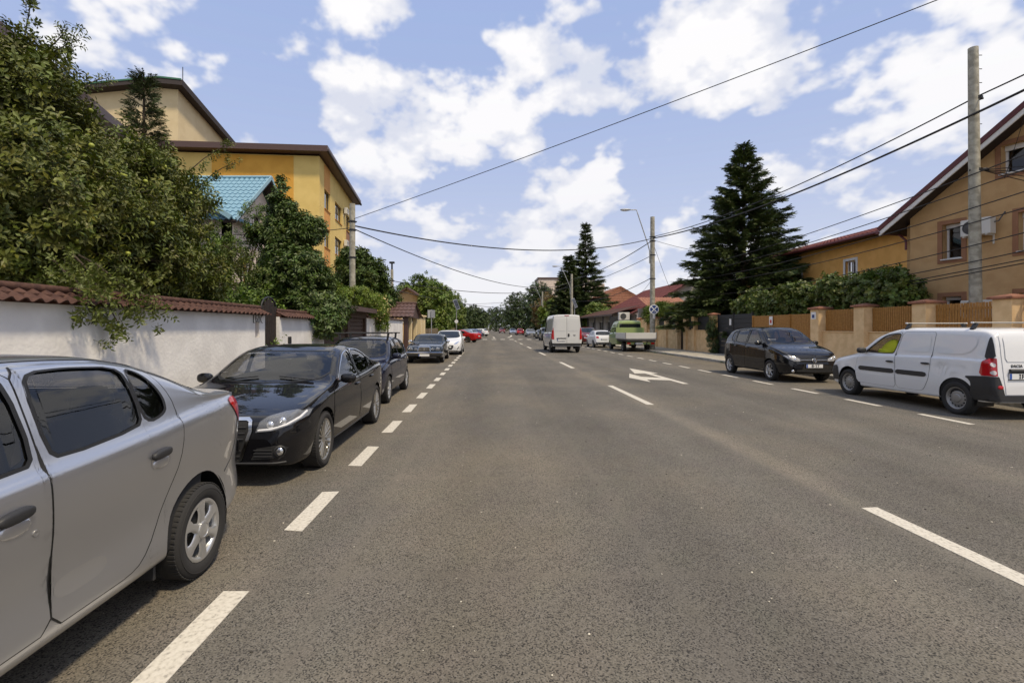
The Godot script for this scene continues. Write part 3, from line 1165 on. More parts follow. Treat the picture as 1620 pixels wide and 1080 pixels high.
func spec_panel_van_small() -> Dictionary:
	return {"L": 4.45, "open": true, "dx": 0.06, "dv": 0.34, "gap": 0.006,
		"top": [[0, .55], [.03, .68], [.1, .79], [.3, .89], [.8, 1.01], [1.0, 1.06], [1.3, 1.26], [1.7, 1.53], [2.1, 1.65], [2.5, 1.69], [3.6, 1.69], [4.15, 1.665], [4.3, 1.60], [4.36, 1.45], [4.42, 1.0], [4.45, .6]],
		"belt": [[0, .53], [.1, .73], [.3, .84], [.8, .96], [1.2, 1.03], [2.0, 1.08], [3.5, 1.11], [4.3, 1.1], [4.4, .95], [4.45, .55]],
		"half": [[0, .58], [.04, .67], [.12, .75], [.3, .82], [.6, .855], [1.0, .868], [3.6, .872], [4.2, .86], [4.36, .84], [4.42, .81], [4.45, .77]],
		"sill": [[0, .3], [.2, .24], [1, .25], [3.6, .28], [4.2, .30], [4.45, .33]],
		"glass": "thin_glass", "dents": [[3.42, .90, .13, .07, .022], [3.66, .84, .16, .05, -.012], [3.5, .80, .10, .03, .014], [3.8, .88, .10, .05, .012]], "tum": .2, "ywide": .6, "crown": .03, "wheels": [.83, 3.735], "R": .318, "arch": .385, "axle": .012, "wheel": "steel", "rim": "rim_steel", "tyre_w": .195, "inset": -.005,
		"windows": [[[1.34, 1.10], [1.6, 1.29], [1.86, 1.475], [2.0, 1.52], [2.33, 1.545], [2.2, 1.095]]],
		"windscreen": [1.02, 1.32, 1.86, 1.74, 8.9, 9.1],
		"doors": [[[1.12, .36], [1.08, .66], [1.16, 1.0], [1.32, 1.085], [1.6, 1.31], [1.86, 1.50], [2.0, 1.55], [2.36, 1.575], [2.25, 1.09], [2.28, .6], [2.27, .36]], [[2.30, .36], [2.305, .6], [2.275, 1.09], [2.385, 1.577], [3.08, 1.585], [3.18, 1.58], [3.17, 1.0], [3.13, .62], [3.0, .40], [2.9, .36]]],
		"handles": [[2.14, .92], [3.06, .94]], "handle_mat": "black_plastic", "mirror": [1.4, 1.1], "mirror_mat": "black_plastic",
		"cabin": {"dash": 1.3, "front": 1.95, "y": .5, "half": .68}}

func spec_van_large() -> Dictionary:
	return {"L": 5.6, "open": false, "dx": 0.12, "dv": 0.5,
		"top": [[0, .7], [.05, .95], [.3, 1.15], [.8, 1.35], [1.0, 1.5], [1.5, 2.1], [1.9, 2.42], [2.3, 2.5], [4.6, 2.54], [5.4, 2.54], [5.5, 2.50], [5.55, 2.30], [5.58, 1.4], [5.6, .7]],
		"belt": [[0, .65], [.3, 1.05], [1.0, 1.3], [5.3, 1.36], [5.55, 1.3], [5.6, .66]],
		"half": [[0, .7], [.1, .85], [.4, .98], [1.0, 1.02], [4.8, 1.025], [5.45, 1.02], [5.54, 1.0], [5.58, .97], [5.6, .93]],
		"sill": [[0, .35], [.5, .32], [5.0, .36], [5.6, .46]],
		"tum": .10, "ywide": .85, "crown": .05, "wheels": [.95, 4.5], "R": .34, "arch": .41, "wheel": "plain", "rim": "rim_steel", "tyre_w": .22,
		"windows": [[[1.25, 1.4], [1.55, 1.75], [1.8, 2.05], [2.2, 2.08], [2.25, 1.38]]],
		"windscreen": [1.0, 1.25, 1.9, 1.8, 8.9, 9.1], "mirror": [1.3, 1.5], "mirror_mat": "black_plastic"}

func scaled(s: Dictionary, sx: float, sy: float, sz: float) -> Dictionary:
	var o := s.duplicate(true)
	o.L *= sx
	for k in ["top", "belt", "sill"]:
		for p in o[k]:
			p[0] *= sx
			p[1] *= sy
	for p in o.half:
		p[0] *= sx
		p[1] *= sz
	for k in ["windows", "doors"]:
		for poly in o.get(k, []):
			for p in poly:
				p[0] *= sx
				p[1] *= sy
	for k in ["windscreen", "rear_screen"]:
		if o.has(k):
			for i in 4:
				o[k][i] *= sx
	for i in o.wheels.size():
		o.wheels[i] *= sx
	for h in o.get("handles", []):
		h[0] *= sx
		h[1] *= sy
	if o.has("mirror"):
		o.mirror[0] *= sx
		o.mirror[1] *= sy
	if o.has("cabin"):
		for k in ["dash", "front", "rear"]:
			if o.cabin.has(k):
				o.cabin[k] *= sx
		o.cabin.y *= sy
		o.cabin.half *= sz
	return o

func rounded(cx: float, cy: float, rx: float, ry: float, n := 20, e := 1.0) -> Array:
	var a := []
	for i in n:
		var t := TAU * (i + 0.5) / n
		a.append([cx + rx * signf(cos(t)) * pow(absf(cos(t)), e), cy + ry * signf(sin(t)) * pow(absf(sin(t)), e)])
	return a

func end_part(car: Node3D, b: Body, called: String, polys: Array, off: float, m: String, rear := false, both := true, step := 0.06) -> MeshInstance3D:
	var o: MeshInstance3D
	for s in ([-1.0, 1.0] if both else [1.0]):
		var mb := MB.new()
		b.end_fill(mb, polys, off, rear, step, s)
		o = part(called, mb, M[m], car)
	return o

func side_part(car: Node3D, b: Body, called: String, polys: Array, off: float, m: String, sm := 1, sides := [1.0, -1.0]) -> MeshInstance3D:
	var o: MeshInstance3D
	for s in sides:
		for p in polys:
			var mb := MB.new()
			b.fill(mb, [b.side(p, 0.03, sm)], off, 0.04, 0.3, [s])
			o = part(called, mb, M[m], car)
	return o

func line_part(car: Node3D, b: Body, called: String, pts: Array, r: float, m: String, off := 0.0) -> MeshInstance3D:
	var mb := MB.new()
	for s in [1.0, -1.0]:
		var a := []
		for p in pts:
			a.append(b.at_side(p[0], p[1], off, s))
		mb.tube(a, r, 6)
	return part(called, mb, M[m], car)

# ---------------------------------------------------------------- the cars themselves
func silver_sedan() -> void:
	var s := spec_sedan_silver()
	var r := car_core("silver_sedan", "silver four-door sedan parked nearest the camera, cut off by the left edge", s, "paint_silver", P(-2.80, 0, 2.09), PI / 2)
	var car: Node3D = r[0]
	var b: Body = r[1]
	# door handles: a dark grip over a bright scooped cup
	for hd in [[2.14, .885], [3.06, .915]]:
		var cup := MB.new()
		var o := b.side(rounded(hd[0], hd[1] - .012, .088, .058, 24, .8), 0.02)
		b.fill(cup, [o, Body.grow(o, -0.012)], 0.0045, 0.02, 0.1, [1.0])
		var mbc := MB.new()
		b.fill(mbc, [Body.grow(o, -0.010)], 0.0042, 0.02, 0.1, [1.0])
		var h := part("handle_cup", cup, M.paint_silver, car)
		part("cup_floor", mbc, M.paint_silver, h)
		var lipm := MB.new()
		lipm.blob(b.at_side(hd[0], hd[1] - .03, 0.0), Vector3(0.078, 0.036, 0.016), 0.9)
		part("cup_lip", lipm, M.paint_silver, h)
		var g := MB.new()
		for sd in [1.0, -1.0]:
			var p := b.at_side(hd[0] - .005, hd[1] + .022, 0.014, sd)
			g.blob(p, Vector3(0.084, 0.027, 0.022), 0.7, Basis(Vector3(0, 0, 1), 0.07))
		part("handle_grip", g, M.black_plastic, h)
	var lock := MB.new()
	lock.lathe(b.at_side(2.235, .80, 0.002), Basis(), [Vector2(.016, 0), Vector2(.015, .006), Vector2(.009, .007), Vector2(0, .004)], 16)
	part("door_lock", lock, M.rim_steel, car)
	# gap round the boot lid and the bumper, roof seam over the rear door
	line_part(car, b, "bumper_joint", [[3.87, .60], [3.98, .66], [4.05, .76], [4.1, .9], [4.12, 1.0]], 0.005, "rubber", -0.0005)
	var seam := MB.new()
	for sd in [1.0, -1.0]:
		var a := []
		for i in 14:
			a.append(b.pos(lerpf(2.92, 3.45, i / 13.0), lerpf(8.95, 8.35, i / 13.0), -0.0005, sd))
		seam.tube(a, 0.0035, 6)
		a = []
		for i in 22:
			a.append(b.pos(lerpf(1.85, 3.08, i / 21.0), 9.35, -0.001, sd))
		seam.tube(a, 0.005, 6)
	part("roof_seam", seam, M.rubber, car)
	side_part(car, b, "tail_lamp", [[[3.93, 1.115], [4.05, 1.145], [4.24, 1.10], [4.30, .95], [4.27, .88], [4.17, .92], [4.04, 1.03]]], 0.006, "tail_red")
	end_part(car, b, "tail_lamp", [[[.62, .90], [.72, .92], [.72, 1.10], [.60, 1.08]]], 0.006, "tail_red", true)
	# a buffed patch on the door bottom where trim once sat
	var strip := mat("worn_lacquer", lin(.55, .55, .55), 0.40, 0.88)
	var sp := MB.new()
	b.fill(sp, [b.side([[2.345, .44], [2.60, .44], [2.66, .475], [2.66, .51], [2.60, .54], [2.345, .54]], 0.03, 2)], 0.0044, 0.04, 0.3, [1.0])
	part("worn_patch", sp, strip, car)
	# mud flap ahead of the rear wheel
	var fl := MB.new()
	for sd in [1.0, -1.0]:
		fl.box(Vector3(3.08 - b.L / 2, .235, .72 * sd), Vector3(.02, .12, .2), .004)
	part("stone_guard", fl, M.black_plastic, car)
	plate_on(car, b.at_end(.86, 0, true) + Vector3(.015, 0, 0), true, "")
	end_part(car, b, "headlamp", [[[.42, .68], [.66, .70], [.70, .80], [.46, .76]]], 0.006, "lamp_mirror")
	end_part(car, b, "grille", [[[-.36, .60], [.36, .60], [.38, .70], [-.38, .70]]], 0.006, "black_plastic", false, false)

func black_sedan() -> void:
	var s := spec_sedan_black()
	var r := car_core("black_sedan", "black sedan with chrome grille frame parked behind the silver sedan", s, "paint_black", P(-2.86, 0, 5.24 + 2.35), PI / 2)
	var car: Node3D = r[0]
	var b: Body = r[1]
	# framed grille with slats
	var frame_o := [[-.40, .70], [-.41, .60], [-.31, .30], [-.26, .27], [.26, .27], [.31, .30], [.41, .60], [.40, .70], [.36, .725], [-.36, .725]]
	var frame_i := [[-.365, .69], [-.375, .60], [-.285, .315], [-.25, .295], [.25, .295], [.285, .315], [.375, .60], [.365, .69], [.34, .70], [-.34, .70]]
	var g := end_part(car, b, "grille", [frame_i], 0.004, "rim_dark", false, false)
	end_part(g, b, "grille_frame", [frame_o, frame_i], 0.016, "chrome", false, false, 0.05)
	for k in 6:
		var y := 0.335 + k * 0.06
		if k == 2:
			continue
		var w: float = lerpf(.28, .36, (y - .3) / .4)
		var sl := MB.new()
		var a := []
		for i in 9:
			var z := lerpf(-w, w, i / 8.0)
			a.append(b.at_end(y, z, false) + Vector3(-0.008, 0, 0))
		sl.tube(a, 0.008, 6)
		part("grille_slat", sl, M.black_plastic, g)
	var bar := MB.new()
	bar.box(b.at_end(.455, 0, false) + Vector3(-.012, 0, 0), Vector3(.02, .12, .56), .004)
	part("plate_bar", bar, M.paint_black, g)
	plate_on(car, b.at_end(.455, 0, false) + Vector3(-0.03, 0, 0), false, "")
	var ring := MB.new()
	for k in 4:
		var pts := []
		for i in 21:
			var a := TAU * i / 20
			pts.append(b.at_end(.645, 0, false) + Vector3(-.022, sin(a) * .034, (k - 1.5) * .048 + cos(a) * .034))
		ring.tube(pts, .006, 6, false)
	part("badge", ring, M.chrome, g)
	# headlamps: dark box, lamp bowls, light strip, clear cover
	for sd in [1.0, -1.0]:
		var poly := [[.45, .585], [.60, .595], [.76, .64], [.86, .70], [.865, .755], [.80, .765], [.70, .755], [.57, .725], [.49, .685]]
		var mb := MB.new()
		mb.T = Transform3D(Basis().scaled(Vector3(1, 1, sd)), Vector3.ZERO)
		b.end_fill(mb, [poly], 0.003, false, 0.035)
		var h := part("headlamp", mb, M.lamp_dark, car)
		for q in [[.585, .655, .042], [.70, .695, .04]]:
			mb = MB.new()
			var p := b.at_end(q[1], q[0], false)
			p.z *= sd
			mb.blob(p + Vector3(.008, 0, 0), Vector3(.028, q[2], q[2]), 1.0, Basis(), 14, 8)
			part("lamp_bowl", mb, M.lamp_mirror, h)
		mb = MB.new()
		var pts := []
		for q in [[.47, .60], [.60, .61], [.74, .65], [.82, .70], [.845, .745]]:
			var p := b.at_end(q[1], q[0], false)
			p.z *= sd
			pts.append(p + Vector3(-.008, .004, 0))
		mb.tube(pts, 0.013, 8)
		part("light_strip", mb, M.sign_white, h)
		mb = MB.new()
		mb.T = Transform3D(Basis().scaled(Vector3(1, 1, sd)), Vector3.ZERO)
		b.end_fill(mb, [poly], 0.03, false, 0.035)
		part("lamp_cover", mb, M.lamp_glass, h)
		# lower intake with fog lamp
		mb = MB.new()
		mb.T = Transform3D(Basis().scaled(Vector3(1, 1, sd)), Vector3.ZERO)
		b.end_fill(mb, [[[.40, .30], [.70, .32], [.76, .42], [.70, .455], [.46, .42]]], 0.004, false, 0.05)
		var lo := part("air_intake", mb, M.rim_dark, car)
		mb = MB.new()
		for k in 3:
			var a := []
			for i in 5:
				var p := b.at_end(.335 + k * .032, lerpf(.43, .62, i / 4.0), false)
				p.z *= sd
				a.append(p + Vector3(-.008, 0, 0))
			mb.tube(a, .006, 6)
		part("intake_slat", mb, M.black_plastic, lo)
		mb = MB.new()
		var fp := b.at_end(.385, .685, false)
		fp.z *= sd
		mb.lathe(fp + Vector3(.012, 0, 0), Basis(Vector3(0, 0, 1), Vector3(0, 1, 0), Vector3(-1, 0, 0)).rotated(Vector3.UP, 0.5 * sd), [Vector2(.06, 0), Vector2(.062, .022), Vector2(.052, .03), Vector2(.05, .02)], 20)
		var fr := part("fog_lamp", mb, M.black_plastic, lo)
		mb = MB.new()
		mb.blob(fp + Vector3(-.004, 0, 0), Vector3(.02, .045, .045))
		part("lamp_bowl", mb, M.lamp_mirror, fr)
	# bonnet edge and front bumper lip
	var sh := MB.new()
	for sd in [1.0, -1.0]:
		var a := []
		for i in 20:
			a.append(b.pos(lerpf(.07, 1.25, i / 19.0), lerpf(8.2, 6.6, pow(i / 19.0, .6)), -0.001, sd))
		sh.tube(a, 0.0035, 6)
	part("bonnet_gap", sh, M.rubber, car)
	var lip := MB.new()
	var la := []
	for i in 25:
		var z := lerpf(-.74, .74, i / 24.0)
		la.append(b.at_end(.265, z, false) + Vector3(-.012, 0, 0))
	lip.tube(la, 0.012, 8)
	part("bumper_lip", lip, M.black_plastic, car)
	var wi := MB.new()
	for q in [[-.55, .12], [.05, .62]]:
		wi.tube([b.pos(1.3, 10.2, .02, 1.0 if q[0] > 0 else -1.0), b.pos(1.36, 11.6, .022, 1.0 if q[0] > 0 else -1.0)], .008, 6)
	part("wiper", wi, M.rubber, car)
	line_part(car, b, "sill_strip", [[1.25, .255], [2.0, .25], [3.2, .262]], 0.012, "black_plastic", -.004)
	end_part(car, b, "tail_lamp", [[[.5, .8], [.8, .82], [.8, .95], [.5, .93]]], 0.006, "tail_red", true)

func navy_hatchback() -> void:
	var s := spec_hatch()
	var r := car_core("navy_hatchback", "dark blue hatchback with roof bars parked behind the black sedan", s, "paint_navy", P(-2.99, 0, 10.45 + 1.95), PI / 2)
	var car: Node3D = r[0]
	var b: Body = r[1]
	lamps_round(car, b, [[.56, .66, .095]], "lamp_mirror")
	end_part(car, b, "grille", [[[-.40, .60], [.40, .60], [.42, .68], [-.42, .68]]], 0.005, "black_plastic", false, false)
	end_part(car, b, "lower_grille", [[[-.5, .30], [.5, .30], [.45, .40], [-.45, .40]]], 0.005, "black_plastic", false, false)
	plate_on(car, b.at_end(.47, 0, false) + Vector3(-.02, 0, 0), false, "")
	for x in [1.75, 2.75]:
		var mb := MB.new()
		mb.box(Vector3(x - b.L / 2, 1.545, 0), Vector3(.06, .028, 1.42), .008)
		var o := part("roof_bar", mb, M.black_plastic, car)
		for sd in [1.0, -1.0]:
			mb = MB.new()
			mb.bar(b.pos(x, 8.9, -.01, sd), Vector3(x - b.L / 2, 1.54, .60 * sd), .05, .04, .008)
			part("bar_foot", mb, M.rubber, o)
	end_part(car, b, "tail_lamp", [[[.5, .75], [.7, .75], [.68, 1.0], [.55, 1.0]]], 0.006, "tail_red", true)

func lamps_round(car: Node3D, b: Body, ls: Array, m: String, ring := "chrome") -> void:
	for q in ls:
		for sd in [1.0, -1.0]:
			var p := b.at_end(q[1], q[0], false)
			p.z *= sd
			var ax := Basis(Vector3(0, 0, 1), Vector3(0, 1, 0), Vector3(-1, 0, 0)).rotated(Vector3.UP, q[3] * sd if q.size() > 3 else 0.35 * sd)
			var mb := MB.new()
			mb.lathe(p - ax.z * .04, ax, [Vector2(q[2], 0), Vector2(q[2], .045), Vector2(q[2] * .92, .052), Vector2(q[2] * .86, .045)], 24)
			var h := part("headlamp", mb, M[ring], car)
			mb = MB.new()
			mb.lathe(p - ax.z * .04, ax, [Vector2(q[2] * .88, .045), Vector2(q[2] * .6, .02), Vector2(0, .008)], 24)
			part("lamp_bowl", mb, M[m], h)
			mb = MB.new()
			mb.lathe(p - ax.z * .04, ax, [Vector2(q[2] * .9, .046), Vector2(q[2] * .6, .06), Vector2(0, .066)], 24)
			part("lamp_cover", mb, M.lamp_glass, h)

func old_saloon() -> void:
	var r := car_core("classic_saloon", "classic dark saloon with four round headlamps and chrome bumper", spec_saloon_old(), "paint_jade", P(-2.92, 0, 23.4 + 2.47), PI / 2)
	var car: Node3D = r[0]
	var b: Body = r[1]
	lamps_round(car, b, [[.40, .66, .075, .0], [.63, .665, .095, .1]], "lamp_mirror")
	var g := end_part(car, b, "grille", [[[-.28, .56], [.28, .56], [.27, .74], [.2, .765], [-.2, .765], [-.27, .74]]], 0.004, "rim_dark", false, false)
	end_part(g, b, "grille_frame", [[[-.30, .55], [.30, .55], [.29, .745], [.21, .785], [-.21, .785], [-.29, .745]], [[-.28, .565], [.28, .565], [.27, .735], [.2, .76], [-.2, .76], [-.27, .735]]], 0.02, "chrome", false, false)
	for k in 15:
		var sl := MB.new()
		var z := lerpf(-.25, .25, k / 14.0)
		sl.box(b.at_end(.66, z, false) + Vector3(-.012, 0, 0), Vector3(.012, .18, .012 if k != 7 else .03), .003)
		part("grille_slat", sl, M.chrome if k % 2 == 1 else M.rim_steel, g)
	var mb := MB.new()
	mb.box(Vector3(-b.L / 2 - .03, .50, 0), Vector3(.09, .075, 1.66), .02)
	mb.box(Vector3(-b.L / 2 + .12, .50, .84), Vector3(.34, .07, .06), .02)
	mb.box(Vector3(-b.L / 2 + .12, .50, -.84), Vector3(.34, .07, .06), .02)
	var bu := part("front_bumper", mb, M.chrome, car)
	mb = MB.new()
	mb.box(Vector3(-b.L / 2 + .0, .40, 0), Vector3(.10, .12, 1.6), .03)
	part("rubber_insert", mb, M.black_plastic, bu)
	plate_on(car, Vector3(-b.L / 2 - .06, .40, 0), false, "")

func white_hatchback() -> void:
	var s := scaled(spec_hatch(), 1.09, 1.03, 1.08)
	s.open = false
	s.dx = 0.1
	s.wheel = "plain"
	var r := car_core("white_hatchback", "white hatchback with wide dark grille parked behind the classic saloon", s, "paint_white", P(-2.42, 0, 30.6 + 2.1), PI / 2)
	var car: Node3D = r[0]
	var b: Body = r[1]
	end_part(car, b, "headlamp", [[[.44, .66], [.6, .68], [.74, .80], [.72, .84], [.56, .78], [.44, .70]]], 0.008, "lamp_mirror")
	end_part(car, b, "grille", [[[-.36, .44], [-.28, .34], [.28, .34], [.36, .44], [.40, .56], [.34, .60], [-.34, .60], [-.40, .56]]], 0.008, "black_plastic", false, false)
	end_part(car, b, "fog_lamp", [[[.58, .34], [.66, .36], [.74, .52], [.70, .52]]], 0.008, "black_plastic")
	plate_on(car, b.at_end(.5, 0, false) + Vector3(-.02, 0, 0), false, "")
	var mb := MB.new()
	mb.box(b.at_end(.245 * 1.03 + .06, 0, false) + Vector3(.02, -.04, 0), Vector3(.08, .05, 1.2), .02)
	part("bumper_lip", mb, M.black_plastic, car)

func distant_car(called: String, label: String, s: Dictionary, paint: String, at: Vector3, turn: float, group: String, rear_view: bool) -> void:
	s = s.duplicate(true)
	s.open = false
	s.dx = 0.2
	s.dv = 1.0
	s.wheel = "plain"
	s.erase("doors")
	var r := car_core(called, label, s, paint, at, turn, group)
	var car: Node3D = r[0]
	var b: Body = r[1]
	var top: float = Body.ev(b.cv.belt, b.L - .35)
	var w: float = Body.ev(b.cv.half, b.L - .06)
	if rear_view:
		end_part(car, b, "tail_lamp", [[[w - .26, top - .22], [w - .05, top - .20], [w - .05, top - .06], [w - .24, top - .06]]], 0.01, "tail_red", true, true, 0.08)
		plate_on(car, b.at_end(top - .3, 0, true) + Vector3(.02, 0, 0), true, "")
		end_part(car, b, "rear_bumper", [[[-w + .03, .36], [w - .03, .36], [w - .03, .45], [-w + .03, .45]]], 0.01, "black_plastic", true, false, 0.12)
	else:
		w = Body.ev(b.cv.half, .1)
		end_part(car, b, "headlamp", [[[w - .28, .62], [w - .04, .66], [w - .03, .74], [w - .26, .70]]], 0.01, "lamp_mirror", false, true, 0.08)
		end_part(car, b, "grille", [[[-.34, .55], [.34, .55], [.36, .66], [-.36, .66]]], 0.01, "black_plastic", false, false, 0.1)
		plate_on(car, b.at_end(.46, 0, false) + Vector3(-.02, 0, 0), false, "")

func black_hatchback() -> void:
	var s := scaled(spec_hatch(), 4.2 / 3.9, 1.16, 1.07)
	s.R = .326
	s.arch = .372
	s.wheel = "ten"
	var r := car_core("black_hatchback", "tall black hatchback parked on the right, facing the white van", s, "paint_black", P(9.88, 0, 17.25), PI / 2)
	var car: Node3D = r[0]
	var b: Body = r[1]
	# its nose points at the camera; the side towards the road is -z
	for sd in [1.0, -1.0]:
		var poly := [[.40, .66], [.58, .66], [.72, .73], [.79, .82], [.70, .835], [.54, .78], [.42, .73]]
		var mb := MB.new()
		mb.T = Transform3D(Basis().scaled(Vector3(1, 1, sd)), Vector3.ZERO)
		b.end_fill(mb, [poly], 0.004, false, 0.05)
		var h := part("headlamp", mb, M.rim_steel, car)
		for q in [[.54, .715, .05], [.67, .765, .045]]:
			mb = MB.new()
			var p := b.at_end(q[1], q[0], false)
			p.z *= sd
			mb.blob(p, Vector3(.03, q[2], q[2]), 1.0, Basis(), 12, 8)
			part("lamp_bowl", mb, M.lamp_mirror, h)
		mb = MB.new()
		mb.T = Transform3D(Basis().scaled(Vector3(1, 1, sd)), Vector3.ZERO)
		b.end_fill(mb, [poly], 0.03, false, 0.05)
		part("lamp_cover", mb, M.lamp_glass, h)
		mb = MB.new()
		var fp := b.at_end(.36, .62, false)
		fp.z *= sd
		mb.blob(fp, Vector3(.02, .045, .05))
		part("fog_lamp", mb, M.lamp_mirror, car)
	var g := end_part(car, b, "grille", [[[-.40, .63], [.40, .63], [.43, .73], [-.43, .73]]], 0.006, "rim_dark", false, false)
	for k in 2:
		var a := []
		for i in 9:
			a.append(b.at_end(.66 + .04 * k, lerpf(-.40, .40, i / 8.0), false) + Vector3(-.012, 0, 0))
		var sl := MB.new()
		sl.tube(a, .007, 6)
		part("grille_slat", sl, M.chrome if k == 1 else M.black_plastic, g)
	var bd := MB.new()
	var ax := Basis(Vector3(0, 0, 1), Vector3(0, 1, 0), Vector3(-1, 0, 0))
	var bp := b.at_end(.68, 0, false) + Vector3(-.015, 0, 0)
	bd.lathe(bp, ax, [Vector2(.072, 0), Vector2(.07, .02), Vector2(.058, .022), Vector2(.058, .012)], 24)
	for q in [[[-.038, .045], [0, -.005], [.038, .045]], [[-.05, .01], [-.025, -.045], [0, .0], [.025, -.045], [.05, .01]]]:
		var pts := []
		for p in q:
			pts.append(bp + Vector3(-.018, p[1], p[0]))
		bd.tube(pts, .007, 6)
	part("badge", bd, M.chrome, g)
	end_part(car, b, "lower_grille", [[[-.55, .28], [.55, .28], [.52, .40], [-.52, .40]]], 0.006, "rim_dark", false, false)
	plate_on(car, b.at_end(.52, 0, false) + Vector3(-.022, 0, 0), false, "B·17")
	var paper := MB.new()
	paper.box(b.pos(1.3, 10.2, -.06, -1.0), Vector3(.12, .06, .26), .01)
	part("paper_on_dashboard", paper, M.sign_white, car)

func white_van() -> void:
	var s := spec_panel_van_small()
	var r := car_core("white_panel_van", "small white panel van with roof bars and dented side at right edge", s, "paint_white", P(9.96, 0, 9.02 + 2.225), -PI / 2)
	var car: Node3D = r[0]
	car.set_meta("category", "van")
	var b: Body = r[1]
	# the tail faces the camera; the side towards the road is +z
	for q in [[[2.46, 1.16], [2.50, 1.505], [3.10, 1.51], [3.10, 1.16]], [[3.28, 1.16], [3.29, 1.51], [4.0, 1.5], [4.08, 1.42], [4.02, 1.26], [3.84, 1.17]]]:
		var o := b.side(q, 0.03, 2)
		var mb := MB.new()
		b.fill(mb, [o], 0.009, 0.05, 0.3)
		var pn := part("side_panel", mb, M.paint_white, car)
		mb = MB.new()
		b.fill(mb, [Body.grow(o, 0.012), Body.grow(o, -0.002)], 0.005, 0.05, 0.3)
		part("panel_edge", mb, M.paint_white, pn)
	side_part(car, b, "rubbing_strip", [[[1.2, .66], [2.26, .66], [2.26, .76], [1.2, .76]], [[2.31, .66], [3.06, .66], [3.10, .71], [3.06, .76], [2.31, .76]]], 0.012, "black_plastic")
	# dark bumper wrapping the tail
	side_part(car, b, "rear_bumper", [[[3.98, .34], [4.05, .60], [4.02, .70], [3.9, .765], [4.2, .79], [4.38, .79], [4.40, .34]]], 0.014, "black_plastic", 1)
	end_part(car, b, "rear_bumper", [[[-.84, .34], [.84, .34], [.84, .46], [-.84, .46]], ], 0.02, "black_plastic", true, false)
	end_part(car, b, "rear_bumper", [[[.66, .46], [.85, .46], [.85, .79], [.74, .79]]], 0.016, "black_plastic", true, true)
	# tail lamps and the black pillar over them
	side_part(car, b, "pillar_trim", [[[4.235, 1.10], [4.255, 1.40], [4.27, 1.505], [4.30, 1.505], [4.355, 1.34], [4.40, 1.10]]], 0.008, "black_plastic")
	side_part(car, b, "tail_lamp", [[[4.18, .80], [4.235, 1.10], [4.37, 1.10], [4.41, .80]]], 0.010, "tail_red")
	end_part(car, b, "tail_lamp", [[[.755, .80], [.84, .80], [.82, 1.12], [.745, 1.12]]], 0.010, "tail_red", true)
	end_part(car, b, "reversing_lamp", [rounded(.80, .86, .03, .038), rounded(.79, 1.0, .028, .04)], 0.014, "tail_clear", true)
	# rear doors with a sunk panel, handle bar, plate and lettering
	var out_ := [[.03, .47], [.63, .47], [.66, .8], [.67, 1.2], [.65, 1.53], [.58, 1.575], [.03, 1.585]]
	var d := end_part(car, b, "rear_door", [out_], 0.008, "paint_white", true)
	end_part(d, b, "door_panel", [[[.08, 1.06], [.58, 1.06], [.61, 1.12], [.60, 1.48], [.55, 1.52], [.08, 1.52]]], 0.018, "paint_white", true)
	end_part(d, b, "door_gap_shade", [[[-.008, .47], [.008, .47], [.008, 1.585], [-.008, 1.585]]], 0.010, "rubber", true, false)  # dark strip painted as the shaded gap between the rear doors
	var mb2 := MB.new()
	var a2 := []
	for i in 9:
		a2.append(b.at_end(.90, lerpf(-.56, .56, i / 8.0), true) + Vector3(.02, 0, 0))
	mb2.tube(a2, .035, 8)
	part("handle_bar", mb2, M.black_plastic, d)
	var pp := b.at_end(.80, .33, true) + Vector3(.022, 0, 0)
	plate_on(car, pp, true, "IF 0", 0.5)
	part("lettering", letters("DACIA", .05), M.lettering, d, Transform3D(Basis(Vector3(0, 0, -1), Vector3.UP, Vector3(1, 0, 0)), b.at_end(.985, .42, true) + Vector3(.014, 0, 0)))
	mb2 = MB.new()
	mb2.blob(b.at_end(.60, .73, true) + Vector3(.01, 0, 0), Vector3(.02, .035, .05), .8)
	mb2.blob(b.at_end(.60, -.73, true) + Vector3(.01, 0, 0), Vector3(.02, .035, .05), .8)
	part("rear_reflector", mb2, M.tail_red, car)
	mb2 = MB.new()
	mb2.box(b.at_end(1.61, 0, true) + Vector3(-.02, .02, 0), Vector3(.03, .03, .22), .008)
	part("brake_lamp", mb2, M.tail_red, car)
	for x in [2.35, 3.85]:
		var mb := MB.new()
		mb.box(Vector3(x - b.L / 2, 1.775, 0), Vector3(.055, .024, 1.30), .008)
		var o := part("roof_bar", mb, M.rim_steel, car)
		for sd in [1.0, -1.0]:
			mb = MB.new()
			mb.bar(b.pos(x, 9.0, -.01, sd) , Vector3(x - b.L / 2, 1.765, .58 * sd), .09, .05, .012)
			part("bar_foot", mb, M.rubber, o)
			mb = MB.new()
			mb.box(Vector3(x - b.L / 2, 1.775, .655 * sd), Vector3(.06, .03, .02), .006)
			part("end_cap", mb, M.sign_white, o)
	# bright vest hung over the front seat
	var vest := MB.new()
	vest.blob(Vector3(1.80 - b.L / 2, 1.20, .56), Vector3(.26, .16, .07), .7, Basis(Vector3(0, 0, 1), .55))
	vest.blob(Vector3(1.66 - b.L / 2, 1.12, .58), Vector3(.20, .07, .07), .8)
	part("safety_vest", vest, M.hi_vis, car)
	# front end
	end_part(car, b, "headlamp", [[[.44, .70], [.66, .72], [.72, .84], [.48, .80]]], 0.008, "lamp_mirror")
	side_part(car, b, "front_bumper", [[[.04, .34], [.08, .62], [.25, .70], [.44, .72], [.47, .5], [.5, .34]]], 0.012, "black_plastic")

